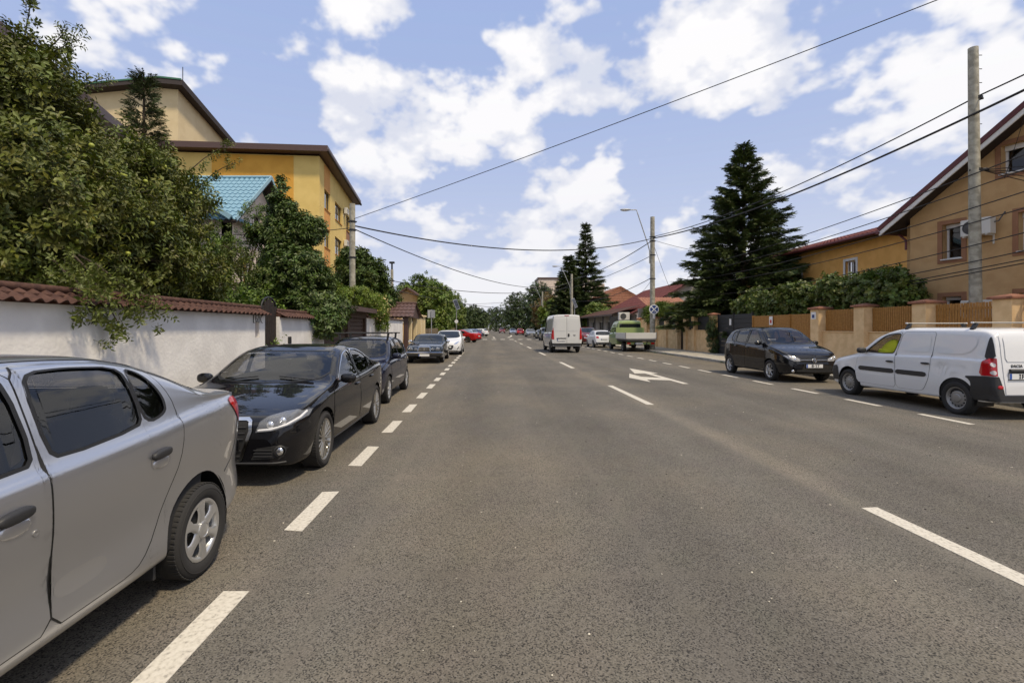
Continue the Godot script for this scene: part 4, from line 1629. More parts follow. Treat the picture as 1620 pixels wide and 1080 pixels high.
func large_van() -> void:
	var s := spec_van_large()
	var r := car_core("delivery_van", "tall white delivery van driving away in the right lane", s, "paint_offwhite", P(5.30, 0, 33.2 + 2.8), -PI / 2)
	var car: Node3D = r[0]
	car.set_meta("category", "van")
	var b: Body = r[1]
	for sd in [0, 1]:
		var z0 := 0.008 if sd == 0 else -.80
		var z1 := .80 if sd == 0 else -.008
		var d := end_part(car, b, "rear_door", [[[z0, .62], [z1, .62], [z1 * 1.0, 1.4], [z1 * .97 if sd == 0 else z1, 2.40], [z0 if sd == 0 else z0 * .97, 2.40], [z0, 1.4]]], 0.012, "paint_offwhite", true, false, 0.12)
		var zc := (z0 + z1) / 2
		end_part(d, b, "door_panel", [[[zc - .32, 1.45], [zc + .32, 1.45], [zc + .31, 2.12], [zc - .31, 2.12]]], 0.022, "paint_offwhite", true, false, 0.12)
	end_part(car, b, "door_gap_shade", [[[-.008, .62], [.008, .62], [.008, 2.4], [-.008, 2.4]]], 0.008, "rubber", true, false, 0.2)  # shade of the middle door gap, put in as a dark strip
	end_part(car, b, "door_gap_shade", [[[-.8, 2.40], [.8, 2.40], [.8, 2.412], [-.8, 2.412]]], 0.010, "rubber", true, false, 0.2)  # shade of the gap above the doors, also a dark strip
	side_part(car, b, "tail_lamp", [[[5.44, .92], [5.44, 1.5], [5.575, 1.5], [5.585, .92]]], 0.012, "tail_red", 0)
	end_part(car, b, "tail_lamp", [[[.84, .90], [.97, .90], [.98, 1.5], [.86, 1.5]]], 0.012, "tail_red", true, true, .1)
	end_part(car, b, "rear_bumper", [[[-.96, .44], [.96, .44], [.96, .64], [-.96, .64]]], 0.05, "black_plastic", true, false, .15)
	side_part(car, b, "rear_bumper", [[[5.0, .40], [5.0, .66], [5.2, .86], [5.5, .88], [5.59, .62], [5.59, .5]]], 0.02, "black_plastic", 0)
	plate_on(car, b.at_end(.86, .38, true) + Vector3(.03, 0, 0), true, "", .52)
	var mb := MB.new()
	mb.box(b.at_end(.97, .36, true) + Vector3(.03, 0, 0), Vector3(.04, .05, .62), .01)
	part("plate_lamp", mb, M.black_plastic, car)
	mb = MB.new()
	mb.blob(b.at_end(1.18, -.12, true) + Vector3(.02, 0, 0), Vector3(.03, .11, .06), .6)
	part("door_handle", mb, M.black_plastic, car)
	mb = MB.new()
	mb.blob(b.at_end(1.18, -.5, true) + Vector3(.02, 0, 0), Vector3(.012, .05, .08), .8)
	part("badge", mb, M.rim_steel, car)
	mb = MB.new()
	mb.box(b.at_end(2.47, 0, true) + Vector3(.0, .0, 0), Vector3(.05, .04, .3), .01)
	part("brake_lamp", mb, M.tail_red, car)

func green_truck() -> void:
	var spec := {"L": 2.9, "open": false, "dx": 0.12, "dv": 0.5,
		"top": [[0, .75], [.05, 1.0], [.3, 1.2], [.6, 1.36], [1.1, 1.9], [1.5, 2.14], [2.0, 2.2], [2.7, 2.2], [2.86, 2.14], [2.89, 1.6], [2.9, .8]],
		"belt": [[0, .7], [.3, 1.08], [.8, 1.24], [2.6, 1.3], [2.88, 1.26], [2.9, .75]],
		"half": [[0, .7], [.1, .86], [.4, .96], [.9, .99], [2.6, .99], [2.84, .97], [2.9, .92]],
		"sill": [[0, .4], [.4, .38], [2.9, .42]], "tum": .14, "ywide": .85, "wheels": [.85], "R": .34, "arch": .41, "wheel": "plain", "rim": "rim_steel", "tyre_w": .21,
		"windows": [[[.95, 1.32], [1.2, 1.6], [1.45, 1.88], [1.85, 1.92], [1.88, 1.32]], [[1.96, 1.32], [1.94, 1.92], [2.4, 1.92], [2.5, 1.32]]],
		"windscreen": [.66, .9, 1.5, 1.4, 8.9, 9.1], "mirror": [1.0, 1.4], "mirror_mat": "black_plastic",
		"doors": [[[.78, .5], [.8, 1.24], [1.15, 1.62], [1.42, 1.95], [1.9, 1.98], [1.92, .5]], [[1.94, .5], [1.92, 1.98], [2.45, 1.98], [2.55, 1.3], [2.5, .5]]]}
	var r := car_core("pickup_truck", "light green crew cab truck with pale dropside bed parked on the right", spec, "paint_green", P(10.55, 0, 34.3 + 4.15), -PI / 2)
	var car: Node3D = r[0]
	car.set_meta("category", "truck")
	var b: Body = r[1]
	var x0 := 1.45
	end_part(car, b, "rear_window", [[[-.80, 1.42], [.80, 1.42], [.76, 1.96], [-.76, 1.96]]], 0.01, "far_glass", true, false, .2)
	# chassis, bed, dropsides
	var mb := MB.new()
	mb.box(Vector3(x0 + 1.25, .56, .42), Vector3(2.7, .14, .08), .01)
	mb.box(Vector3(x0 + 1.25, .56, -.42), Vector3(2.7, .14, .08), .01)
	mb.box(Vector3(x0 + 1.4, .78, 0), Vector3(2.6, .10, 2.0), .01)
	part("chassis", mb, M.black_plastic, car)
	mb = MB.new()
	mb.box(Vector3(x0 + 1.35, .88, 0), Vector3(2.62, .06, 2.14), .01)
	var bed := part("cargo_bed", mb, M.rim_steel, car)
	for q in [[Vector3(x0 + 1.35, 1.12, 1.05), Vector3(2.6, .40, .03)], [Vector3(x0 + 1.35, 1.12, -1.05), Vector3(2.6, .40, .03)], [Vector3(x0 + 2.66, 1.12, 0), Vector3(.03, .40, 2.07)], [Vector3(x0 + .04, 1.3, 0), Vector3(.03, .76, 2.07)]]:
		mb = MB.new()
		mb.box(q[0], q[1], .005)
		for k in 3:
			if q[1].x > q[1].z:
				mb.box(q[0] + Vector3(0, -.12 + .12 * k, 0), Vector3(q[1].x, .018, q[1].z + .014), .003)
			else:
				mb.box(q[0] + Vector3(0, -.12 + .12 * k, 0), Vector3(q[1].x + .014, .018, q[1].z), .003)
		part("dropside", mb, M.ac_white if q[1].y < .5 else M.paint_green, bed)
	mb = MB.new()
	for q in [1.05, -1.05]:
		mb.box(Vector3(x0 + 2.66, 1.13, q), Vector3(.06, .46, .06), .01)
	part("corner_post", mb, M.rim_steel, bed)
	# tail beam, lamps, plate
	mb = MB.new()
	mb.box(Vector3(x0 + 2.55, .60, 0), Vector3(.06, .16, 1.9), .01)
	var bm := part("tail_beam", mb, M.paint_green, car)
	for s in [1.0, -1.0]:
		mb = MB.new()
		mb.box(Vector3(x0 + 2.60, .60, s * .82), Vector3(.06, .13, .24), .015)
		part("tail_lamp", mb, M.tail_red, bm)
		mb = MB.new()
		mb.box(Vector3(x0 + 1.35, .70, s * .95), Vector3(.9, .03, .26), .01)
		part("mudguard", mb, M.black_plastic, car)
		add_wheel(car, Vector3(x0 + 1.35, .34, s * .82), .34, .22, "plain", s, 1.0, "rim_steel")
	plate_on(car, Vector3(x0 + 2.60, .60, .1), true, "", .52)

# ---------------------------------------------------------------- sky
# cloud banks (+) and blue gaps (-) as x, y (tangents from straight down the street), radius, strength
const BANKS := [[-.26, .44, .14, .30], [-.19, .36, .16, .30], [-.36, .37, .14, .26], [-.50, .38, .13, .12], [-.03, .50, .10, .34], [-.02, .43, .08, .2], [-.60, .60, .07, .25], [.36, .56, .16, .30], [.45, .48, .14, .24], [.62, .60, .14, .22], [.22, .37, .13, .18], [.09, .27, .16, .14], [.06, .36, .07, .12], [.60, .33, .15, .30], [.82, .30, .18, .26], [.98, .40, .16, .22], [.85, .55, .14, .05], [.32, .26, .2, .14], [-.77, .58, .05, .22], [-.40, .46, .05, -.1], [-.33, .55, .10, -.34], [-.13, .56, .09, -.34], [.10, .55, .08, -.30], [.16, .46, .07, -.22], [.11, .30, .04, -.20], [-.10, .25, .06, -.16], [.54, .42, .10, -.24], [.72, .46, .10, -.22], [.42, .33, .06, -.16], [-.13, .45, .045, -.25], [-.48, .60, .12, -.20], [-.80, .50, .14, -.24], [.30, .28, .04, -.1]]

func make_sky() -> PanoramaSkyMaterial:
	var w := 4096
	var h := 2048
	var data := PackedByteArray()
	data.resize(w * h * 3)
	var big := FastNoiseLite.new()
	big.seed = 41
	big.noise_type = FastNoiseLite.TYPE_SIMPLEX_SMOOTH
	big.frequency = 2.7
	big.fractal_octaves = 7
	big.fractal_gain = 0.56
	var warp := FastNoiseLite.new()
	warp.seed = 7
	warp.noise_type = FastNoiseLite.TYPE_SIMPLEX_SMOOTH
	warp.frequency = 5.2
	warp.fractal_octaves = 4
	var bw := 768   # coarse map of the banks
	var banks := PackedFloat32Array()
	banks.resize(bw * bw)
	for j in bw:
		var ty := 0.95 * j / bw
		for i in bw:
			var tx := -1.2 + 2.6 * i / bw
			var s := 0.0
			for b in BANKS:
				var dx: float = tx - b[0]
				var dy: float = (ty - b[1]) * 1.15
				var q: float = (dx * dx + dy * dy) / (b[2] * b[2])
				if q < 5.0:
					s += b[3] * exp(-q)
			banks[j * bw + i] = s
	var half := h / 2
	for j in half:
		var lat := PI / 2 - PI * (j + 0.5) / h
		var sy := sin(lat)
		var cy := cos(lat)
		var low := exp(-sy * 4.2)
		var air := Color(.183, .25, .432).lerp(Color(.455, .47, .515), clampf(low * 1.05, 0.0, 1.0))
		var k := 0.78 / (sy * .55 + 0.42)
		for i in w:
			var lon := TAU * ((i + 0.5) / w - 0.5)
			var x := sin(lon) * cy
			var z := -cos(lon) * cy
			var q := Vector3(x * k, sy * k * 1.55, z * k)
			var d := big.get_noise_3dv(q) + absf(warp.get_noise_3dv(q)) * 0.46 - 0.085
			var bias := 0.03
			if z < -0.25:
				var tx := x / -z
				var ty := sy / -z
				var bi := int((tx + 1.2) / 2.6 * bw)
				var bj := int(ty / 0.95 * bw)
				if bi >= 0 and bi < bw and bj >= 0 and bj < bw:
					bias += banks[bj * bw + bi] * 1.15
			d += bias + 0.27 * low
			var a := smoothstep(-0.02, 0.20, d)
			var c := air
			if a > 0.003:
				var up := big.get_noise_3dv(q + Vector3(0.05, 0.10, 0.02)) + bias + 0.27 * low
				var lit := clampf(0.52 + (d - up) * 2.2, 0.0, 1.0)
				var thick := smoothstep(0.1, 0.5, d)
				var white := Color(.365, .39, .47).lerp(Color(.60, .59, .59), clampf(0.18 + 0.75 * thick * lit + 0.5 * lit, 0.0, 1.0))
				white = white.lerp(Color(.505, .505, .525), clampf(low * .8, 0.0, 1.0))
				c = air.lerp(white, a * (1.0 - 0.25 * low))
			c = c.linear_to_srgb()
			var o := (j * w + i) * 3
			data[o] = int(clampf(c.r, 0, 1) * 255.0)
			data[o + 1] = int(clampf(c.g, 0, 1) * 255.0)
			data[o + 2] = int(clampf(c.b, 0, 1) * 255.0)
	var g := Color(.30, .29, .27).linear_to_srgb()
	for o in range(half * w * 3, w * h * 3, 3):
		data[o] = int(g.r * 255)
		data[o + 1] = int(g.g * 255)
		data[o + 2] = int(g.b * 255)
	var p := PanoramaSkyMaterial.new()
	p.panorama = ImageTexture.create_from_image(Image.create_from_data(w, h, false, Image.FORMAT_RGB8, data))
	return p

# ---------------------------------------------------------------- ground, road, pavements
func make_ground() -> void:
	var mb := MB.new()
	mb.face([P(-400, -.02, -60), P(400, -.02, -60), P(400, -.02, 900), P(-400, -.02, 900)], Vector3.UP)
	struct("ground", mb, M.soil)
	var nz := FastNoiseLite.new()
	nz.seed = 5
	nz.frequency = 0.35
	nz.fractal_octaves = 4
	var xs := []
	var x := -4.0
	while x < 11.35:
		xs.append(x)
		x += 0.16
	var zs := []
	var z := -8.0
	while z < 420.0:
		zs.append(z)
		z += 0.16 + maxf(0.0, z) * 0.02
	zs.append(420.0)
	mb = MB.new()
	mb.colored = true
	var prev := []
	for zz in zs:
		var row := []
		for xx in xs:
			# dusty edges, greyer polished wheel paths, long streaks, blotches
			var e := smoothstep(-0.4, -3.6, xx) * 0.75 + smoothstep(8.0, 10.6, xx) * 0.8 + smoothstep(1.6, .2, absf(xx - 0.2)) * .25
			var wheel := 0.0
			for q in [[4.75, .42], [6.75, .45], [1.7, .5], [-.25, .35]]:
				wheel += exp(-pow((xx - q[0]) / q[1], 2.0))
			var streak := nz.get_noise_2d(xx * 5.0, zz * 0.22)
			var blot := nz.get_noise_2d(xx * 1.1 + 40.0, zz * 0.8)
			var fine := nz.get_noise_2d(xx * 7.0, zz * 7.0 + 90.0)
			var b := 1.0 + 0.14 * streak + 0.16 * blot + 0.10 * fine - 0.13 * wheel * (1.0 + streak)
			var seam := exp(-pow((xx - 3.57 - 0.05 * blot) / 0.13, 2.0)) * 0.22
			b += seam
			var c := Color(.182, .173, .158).lerp(Color(.222, .194, .148), clampf(e + blot * .5 + seam * 1.5, 0.0, 1.0))
			mb.col = Color(c.r * b, c.g * b, c.b * b)
			row.append(mb.vert(P(xx, 0, zz), Vector3.UP, Vector2(xx, zz)))
		if prev:
			for i in xs.size() - 1:
				mb.quad(prev[i], prev[i + 1], row[i + 1], row[i])
		prev = row
	struct("road", mb, M.asphalt)
	mb = MB.new()
	mb.colored = true
	mb.col = Color(.165, .155, .135)
	mb.face([P(-26, -.006, 45), P(-3.9, -.006, 45), P(-3.9, -.006, 128), P(-26, -.006, 128)], Vector3.UP, [Vector2(-26, 45), Vector2(-3.9, 45), Vector2(-3.9, 128), Vector2(-26, 128)])
	struct("side_road", mb, M.asphalt)
	# pavements of slabs with kerbs
	pavement("pavement_left", -4.75, -3.95, -6.0, 44.0, -3.95)
	pavement("pavement_right", 11.35, 14.1, 4.0, 130.0, 11.35)

func pavement(called: String, x0: float, x1: float, z0: float, z1: float, kerb: float) -> void:
	var mb := MB.new()
	mb.box(P((x0 + x1) / 2, .05, (z0 + z1) / 2), Vector3(x1 - x0 - .004, .14, z1 - z0), 0.0)
	var o := struct(called, mb, M.concrete)
	var side := 1.0 if kerb == x1 else -1.0
	var stone := MB.new()
	stone.box(Vector3.ZERO, Vector3(.16, .24, .985), .018)
	var m := stone.mesh()
	var z := z0
	var k := 0
	while z < minf(z1, 78.0):
		var jit := sin(k * 12.9) * .006
		part("kerb_stone", m, M.kerb_stone, o, Transform3D(Basis(Vector3.UP, sin(k * 7.1) * .008), P(kerb + side * .08 + jit, .005 + sin(k * 4.3) * .006, z + .5)))
		z += 1.0
		k += 1

func marking(called: String, poly: Array, label: String, group: String, h := 0.004) -> void:
	var mb := MB.new()
	var ps := PackedVector2Array()
	for p in poly:
		ps.append(Vector2(p[0], p[1]))
	mb.T = Transform3D(Basis(Vector3(1, 0, 0), Vector3(0, 0, -1), Vector3(0, 1, 0)), Vector3(0, h, 0))
	mb.plate([ps], 0.003, 1.0, false)
	var o := part(numbered(called), mb, M.road_paint, self)
	o.set_meta("kind", "structure")
	if label:
		o.set_meta("label", label)

func dash(x: float, w: float, z0: float, z1: float, r: RandomNumberGenerator) -> void:
	var poly := []
	for q in [[-1, 0], [1, 0], [1, 1], [-1, 1]]:
		poly.append([x + q[0] * w / 2 + r.randf_range(-.006, .006), (z0 if q[1] == 0 else z1) + r.randf_range(-.02, .02)])
	marking("lane_dash", poly, "", "")

func make_markings() -> void:
	var r := RandomNumberGenerator.new()
	r.seed = 3
	for k in 17:
		dash(-1.60, .165, 2.2 + 1.945 * k, 3.2 + 1.945 * k, r)
	for k in 26:
		dash(8.42, .125, 8.72 + 2.03 * k, 9.76 + 2.03 * k, r)
	for k in 7:
		dash(3.57, .155, 1.1 + 9.85 * k, 4.68 + 9.85 * k, r)
	marking("lane_arrow", [[5.86, 15.0], [6.03, 15.0], [6.02, 18.4], [6.28, 18.4], [5.88, 20.7], [5.42, 18.4], [5.80, 18.4], [5.83, 16.75], [5.28, 17.15], [5.20, 18.3], [4.78, 16.85], [5.06, 15.5], [5.18, 16.25], [5.84, 16.0]], "white painted arrow pointing ahead and left on the asphalt", "")
	for k in 8:
		var x := -1.8 + k * 1.25
		marking("crossing_block", [[x, 70.0], [x + .62, 70.0], [x + .62, 72.4], [x, 72.4]], "", "")
	for k in 3:
		dash(1.2, .3, 78.0 + 5 * k, 81.0 + 5 * k, r)
	var cu := []
	for i in 9:
		cu.append([3.4 + sin(i / 8.0 * 1.5) * 1.6, 84.0 + i * 3.0])
	for i in range(8, -1, -1):
		cu.append([3.7 + sin(i / 8.0 * 1.5) * 1.6, 84.0 + i * 3.0])
	marking("lane_curve", cu, "curved white line painted far down the road", "")

# ---------------------------------------------------------------- building helpers
# a frame whose x axis runs along u (flat), y up, z out of the wall
func wall_frame(at: Vector3, dir: Vector3) -> Transform3D:
	var u := dir.normalized()
	return Transform3D(Basis(u, Vector3.UP, u.cross(Vector3.UP)), at)

func rect(x0: float, y0: float, x1: float, y1: float) -> PackedVector2Array:
	return PackedVector2Array([Vector2(x0, y0), Vector2(x1, y0), Vector2(x1, y1), Vector2(x0, y1)])

func wall(parent: Node, F: Transform3D, outline: PackedVector2Array, holes: Array, m: String, depth := 0.3, called := "wall") -> MeshInstance3D:
	var mb := MB.new()
	mb.T = F
	var ps := [outline]
	for q in holes:
		ps.append(rect(q[0], q[1], q[2], q[3]))
	mb.plate(ps, depth)
	return part(called, mb, M[m], parent)

# a framed window set back in its opening; q = [x0, y0, x1, y1]
func window(parent: Node, F: Transform3D, q: Array, back: float, frame: String, sashes := 1, sill := "", blind := 0.0, surround := "", pane := "pane", curtain := false) -> void:
	var x0: float = q[0]
	var y0: float = q[1]
	var x1: float = q[2]
	var y1: float = q[3]
	var t := 0.06
	var mb := MB.new()
	mb.T = F * Transform3D(Basis(), Vector3(0, 0, -back))
	var ps := [rect(x0, y0, x1, y1)]
	for k in sashes:
		var a := lerpf(x0, x1, float(k) / sashes) + t * (1.0 if k == 0 else .5)
		var b := lerpf(x0, x1, float(k + 1) / sashes) - t * (1.0 if k == sashes - 1 else .5)
		ps.append(rect(a, y0 + t, b, y1 - t))
	mb.plate(ps, 0.06)
	var w := part("window", mb, M[frame], parent)
	mb = MB.new()
	mb.T = F * Transform3D(Basis(), Vector3(0, 0, -back - .03))
	mb.plate([rect(x0 + t * .8, y0 + t * .8, x1 - t * .8, y1 - t * .8)], 0.0)
	part("pane", mb, M[pane], w)
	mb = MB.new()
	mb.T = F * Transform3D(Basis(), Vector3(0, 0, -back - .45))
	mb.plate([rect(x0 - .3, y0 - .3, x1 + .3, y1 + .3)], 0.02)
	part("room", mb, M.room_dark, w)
	if curtain:
		mb = MB.new()
		mb.T = F
		for k in 9:
			mb.box(Vector3(lerpf(x0, lerpf(x0, x1, .45), k / 8.0), (y0 + y1) / 2, -back - .15 - .02 * (k % 2)), Vector3((x1 - x0) * .07, y1 - y0, .02), .008)
		part("curtain", mb, M.curtain, w)
	if sill:
		mb = MB.new()
		mb.T = F
		mb.box(Vector3((x0 + x1) / 2, y0 - .02, -back / 2 + .03), Vector3(x1 - x0 + .06, .04, back + .10), .008)
		part("sill", mb, M[sill], w)
	if blind > 0.0:
		mb = MB.new()
		mb.T = F
		mb.box(Vector3((x0 + x1) / 2, y1 - blind / 2, -back + .03), Vector3(x1 - x0 - .01, blind, .06), .008)
		part("blind_box", mb, M.white_frame, w)
	if surround:
		mb = MB.new()
		mb.T = F * Transform3D(Basis(), Vector3(0, 0, .022))
		mb.plate([rect(x0 - .14, y0 - .14, x1 + .14, y1 + .14), rect(x0, y0, x1, y1)], 0.04)
		part("surround", mb, M[surround], w)

# one slope of tiles; e0-e1 along the eave, r0-r1 along the ridge (same order). Waves run up the slope, steps across it.
func tile_slope(mb: MB, e0: Vector3, e1: Vector3, r0: Vector3, r1: Vector3, cols: int, rows: int, amp := 0.03, step := 0.02, per := 6) -> void:
	var nn := (e1 - e0).cross(r0 - e0).normalized()
	if nn.y < 0:
		nn = -nn
	var nu := cols * per
	for j in rows:
		var row0 := []
		var row1 := []
		for i in nu + 1:
			var f := float(i) / nu
			var wv := sin(f * cols * TAU)
			var a := e0.lerp(e1, f)
			var b := r0.lerp(r1, f)
			var du := (e1 - e0).normalized()
			var n2 := (nn - du * cos(f * cols * TAU) * amp * 9.0).normalized()
			row0.append(mb.vert(a.lerp(b, float(j) / rows) + nn * (amp * wv + step), n2))
			row1.append(mb.vert(a.lerp(b, float(j + 1) / rows) + nn * (amp * wv), n2))
		for i in nu:
			mb.quad(row0[i], row0[i + 1], row1[i + 1], row1[i])
		if step > 0.0:
			var dn := (e0 - r0).normalized()
			for i in nu:
				var p := e0.lerp(e1, float(i) / nu).lerp(r0.lerp(r1, float(i) / nu), float(j) / rows) + nn * amp * sin(float(i) / per * TAU)
				var q := e0.lerp(e1, float(i + 1) / nu).lerp(r0.lerp(r1, float(i + 1) / nu), float(j) / rows) + nn * amp * sin(float(i + 1) / per * TAU)
				mb.face([p, q, q + nn * step, p + nn * step], dn)

func slab(mb: MB, a: Vector3, b: Vector3, c: Vector3, d: Vector3, t: float) -> void:
	var nn := (b - a).cross(d - a).normalized()
	if nn.y < 0:
		nn = -nn
	var q := (a + b + c + d) / 4.0 - nn * t / 2
	var lo := [a - nn * t, b - nn * t, c - nn * t, d - nn * t]
	var hi := [a, b, c, d]
	mb.flat(a, b, c, d, q)
	mb.flat(lo[0], lo[1], lo[2], lo[3], q)
	for i in 4:
		mb.flat(hi[i], hi[(i + 1) % 4], lo[(i + 1) % 4], lo[i], q)

func ac_unit(parent: Node3D, F: Transform3D, x: float, y: float, label: String) -> void:
	# F: wall frame
	var o := thing("air_conditioner", label, "air conditioner", Vector3.ZERO, 0.0, "air conditioners on the house walls")
	o.transform = F * Transform3D(Basis(), Vector3(x, y, 0))
	var mb := MB.new()
	mb.box(Vector3(0, 0, .24), Vector3(.80, .54, .30), .02)
	part("casing", mb, M.ac_white, o)
	mb = MB.new()
	mb.lathe(Vector3(-.12, 0, .385), Basis(), [Vector2(.22, 0), Vector2(.215, .02), Vector2(.19, .022), Vector2(.185, .008), Vector2(.06, .008), Vector2(.05, .018), Vector2(0, .018)], 24)
	part("fan_grille", mb, M.ac_dark, o)
	mb = MB.new()
	for s in [-.3, .3]:
		mb.box(Vector3(s, -.29, .2), Vector3(.04, .03, .42))
		mb.box(Vector3(s, -.42, .02), Vector3(.04, .3, .03))
	part("bracket", mb, M.ac_white, o)
	mb = MB.new()
	mb.tube([Vector3(.4, .1, .2), Vector3(.50, .12, .16), Vector3(.55, .28, .08), Vector3(.58, .40, 0.0)], .02, 6)
	part("hose", mb, M.ac_dark, o)

# ---------------------------------------------------------------- left side of the street
const AWAY := Vector3(0, 0, -1)
const NEAR := Vector3(0, 0, 1)
const LX := -4.62

func coping(parent: Node, z0: float, z1: float, y: float, x: float, m := "coping_tile") -> void:
	# a little two-sided tile roof along the top of a garden wall
	for s in [1.0, -1.0]:
		var mb := MB.new()
		var e0 := P(x - .11 + s * .25, y - .015, z0)
		var e1 := P(x - .11 + s * .25, y - .015, z1)
		var r0 := P(x - .11, y + .115, z0)
		var r1 := P(x - .11, y + .115, z1)
		tile_slope(mb, e0, e1, r0, r1, int((z1 - z0) / .155), 1, .022, .012, 8)
		var o := part("coping_tiles", mb, M[m], parent)
		o.set_meta("kind", "stuff")
	var mb := MB.new()
	mb.bar(P(x - .11, y + .02, z0), P(x - .11, y + .02, z1), .26, .10)
	mb.tube([P(x - .11, y + .135, z0), P(x - .11, y + .135, z1)], .045, 10)
	part("coping_ridge", mb, M[m], parent)

func left_walls() -> void:
	var F := wall_frame(P(LX, 0, 0), AWAY)
	var t := thing("garden_wall", "long white garden wall with brown tile coping under the apple tree", "wall")
	wall(t, F, rect(-5, 0, 10.46, 1.95), [[10.02, 1.48, 10.2, 1.80]], "white_plaster", .22)
	coping(t, -5.0, 10.46, 1.96, LX)
	var mb := MB.new()
	mb.T = F
	mb.box(Vector3(10.11, 1.64, -.12), Vector3(.17, .31, .06), .01)
	part("meter_box", mb, M.dark_brown_plaster, t)
	# iron house number
	mb = MB.new()
	for q in [[[-.22, .08], [-.22, -.08], [-.17, -.08]], [[-.06, .06], [-.11, .05], [-.13, 0], [-.11, -.05], [-.06, -.06], [-.05, 0], [-.10, .01]], [[.02, .08], [.02, -.08]], [[.17, .07], [.11, .04], [.09, 0], [.11, -.05], [.17, -.08]]]:
		var pts := []
		for p in q:
			pts.append(F * Vector3(10.12 + p[0], 1.855 + p[1], .02))
		mb.tube(pts, .007, 6)
	part("iron_numerals", mb, M.black_metal, t)
	# arched dark gate
	var g := thing("garden_gate", "dark arched wooden gate in the white garden wall", "gate")
	for k in 6:
		mb = MB.new()
		mb.T = F
		var x := 10.52 + k * .118
		var top := 1.98 + .22 * sin(PI * (k + .5) / 6.0)
		mb.box(Vector3(x, .1 + top / 2, -.08), Vector3(.108, top, .04), .006)
		part("plank", mb, M.dark_wood, g)
	mb = MB.new()
	mb.T = F
	for y in [.5, 1.6]:
		mb = MB.new()
		mb.T = F
		mb.box(Vector3(10.82, y, -.12), Vector3(.70, .09, .035), .004)
		part("crossbar", mb, M.dark_wood, g)
	var arc := []
	for i in 13:
		var a := PI * i / 12
		arc.append(F * Vector3(10.82 - cos(a) * .37, 2.08 + .25 * sin(a), -.08))
	mb = MB.new()
	mb.tube(arc, .022, 6)
	part("arch", mb, M.black_metal, g)
	t = thing("garden_wall", "short white wall between the arched gate and the brown garage", "wall")
	wall(t, F, rect(11.20, 0, 14.25, 1.92), [], "white_plaster", .22)
	coping(t, 11.20, 14.25, 1.93, LX)
	mb = MB.new()
	mb.T = F
	mb.box(Vector3(11.72, 1.38, .02), Vector3(.12, .18, .05), .01)
	part("doorbell", mb, M.black_metal, t)
	# brown double garage
	var ga := thing("garage", "dark brown double garage with boarded doors beside the white wall", "garage")
	mb = MB.new()
	mb.T = F
	mb.plate([rect(14.25, 0, 19.3, 2.32), rect(14.45, 0, 16.72, 2.02), rect(16.95, 0, 19.1, 2.02)], .18)
	part("front_frame", mb, M.garage_wood, ga)
	for q in [[14.45, 16.72], [16.95, 19.1]]:
		var d := Node3D.new()
		d.name = "garage_door"
		ga.add_child(d, true)
		for k in 14:
			mb = MB.new()
			mb.T = F
			mb.box(Vector3((q[0] + q[1]) / 2, .075 + k * .144, -.10), Vector3(q[1] - q[0] - .01, .134, .04), .012)
			part("board", mb, M.garage_wood, d)
	mb = MB.new()
	slab(mb, P(LX + .35, 2.36, 14.1), P(LX + .35, 2.36, 19.45), P(LX - 5.2, 2.62, 19.45), P(LX - 5.2, 2.62, 14.1), .10)
	mb.bar(P(LX + .36, 2.30, 14.1), P(LX + .36, 2.30, 19.45), .03, .16)
	part("roof", mb, M.brown_metal, ga)
	mb = MB.new()
	mb.box(P(LX - 2.6, 1.12, 14.32), Vector3(5.0, 2.24, .14))
	mb.box(P(LX - 2.6, 1.12, 19.23), Vector3(5.0, 2.24, .14))
	mb.box(P(LX - 5.1, 1.12, 16.8), Vector3(.14, 2.24, 4.8))
	part("side_wall", mb, M.white_plaster, ga)
	# second white wall, gate canopy, posts
	t = thing("garden_wall", "white wall with thin brown coping between the garage and the canopy", "wall")
	wall(t, F, rect(19.3, 0, 27.6, 2.05), [], "white_plaster", .22)
	mb = MB.new()
	mb.bar(P(LX - .1, 2.09, 19.3), P(LX - .1, 2.09, 27.6), .34, .08, .01)
	part("coping_slab", mb, M.brown_tile, t)
	mb = MB.new()
	mb.bar(P(LX + .03, 1.0, 23.3), P(LX + .03, 2.0, 23.3), .10, .06, .02)
	part("post_slot", mb, M.black_metal, t)
	var c := thing("gate_canopy", "brown tiled gate canopy on posts beyond the white wall", "canopy")
	mb = MB.new()
	tile_slope(mb, P(-8.2, 2.28, 28.0), P(-4.1, 2.28, 28.0), P(-8.2, 3.12, 30.2), P(-4.25, 3.12, 30.2), 17, 4, .02, .03, 4)
	tile_slope(mb, P(-8.2, 2.28, 32.4), P(-4.1, 2.28, 32.4), P(-8.2, 3.12, 30.2), P(-4.25, 3.12, 30.2), 17, 4, .02, .03, 4)
	var rf := part("roof", mb, M.brown_tile, c)
	mb = MB.new()
	mb.tube([P(-8.2, 3.15, 30.2), P(-4.2, 3.15, 30.2)], .07, 10)
	part("ridge", mb, M.brown_tile, rf)
	mb = MB.new()
	mb.T = wall_frame(P(-4.32, 0, 0), AWAY)
	mb.plate([PackedVector2Array([Vector2(28.1, 2.25), Vector2(32.3, 2.25), Vector2(30.2, 3.06)])], .1)
	part("gable", mb, M.brown_metal, c)
	for z in [28.3, 29.7, 31.9]:
		mb = MB.new()
		mb.box(P(-4.55, 1.15, z), Vector3(.24, 2.3, .24), .02)
		part("post", mb, M.cream_plaster if z > 29 else M.brown_metal, c)
	mb = MB.new()
	mb.box(P(-4.62, 1.05, 29.0), Vector3(.06, 2.0, 1.15), .01)
	part("gate_leaf", mb, M.garage_wood, c)
	mb = MB.new()
	mb.box(P(-7.0, 1.15, 30.2), Vector3(.2, 2.3, 4.0), .0)
	part("back_wall", mb, M.cream_plaster, c)
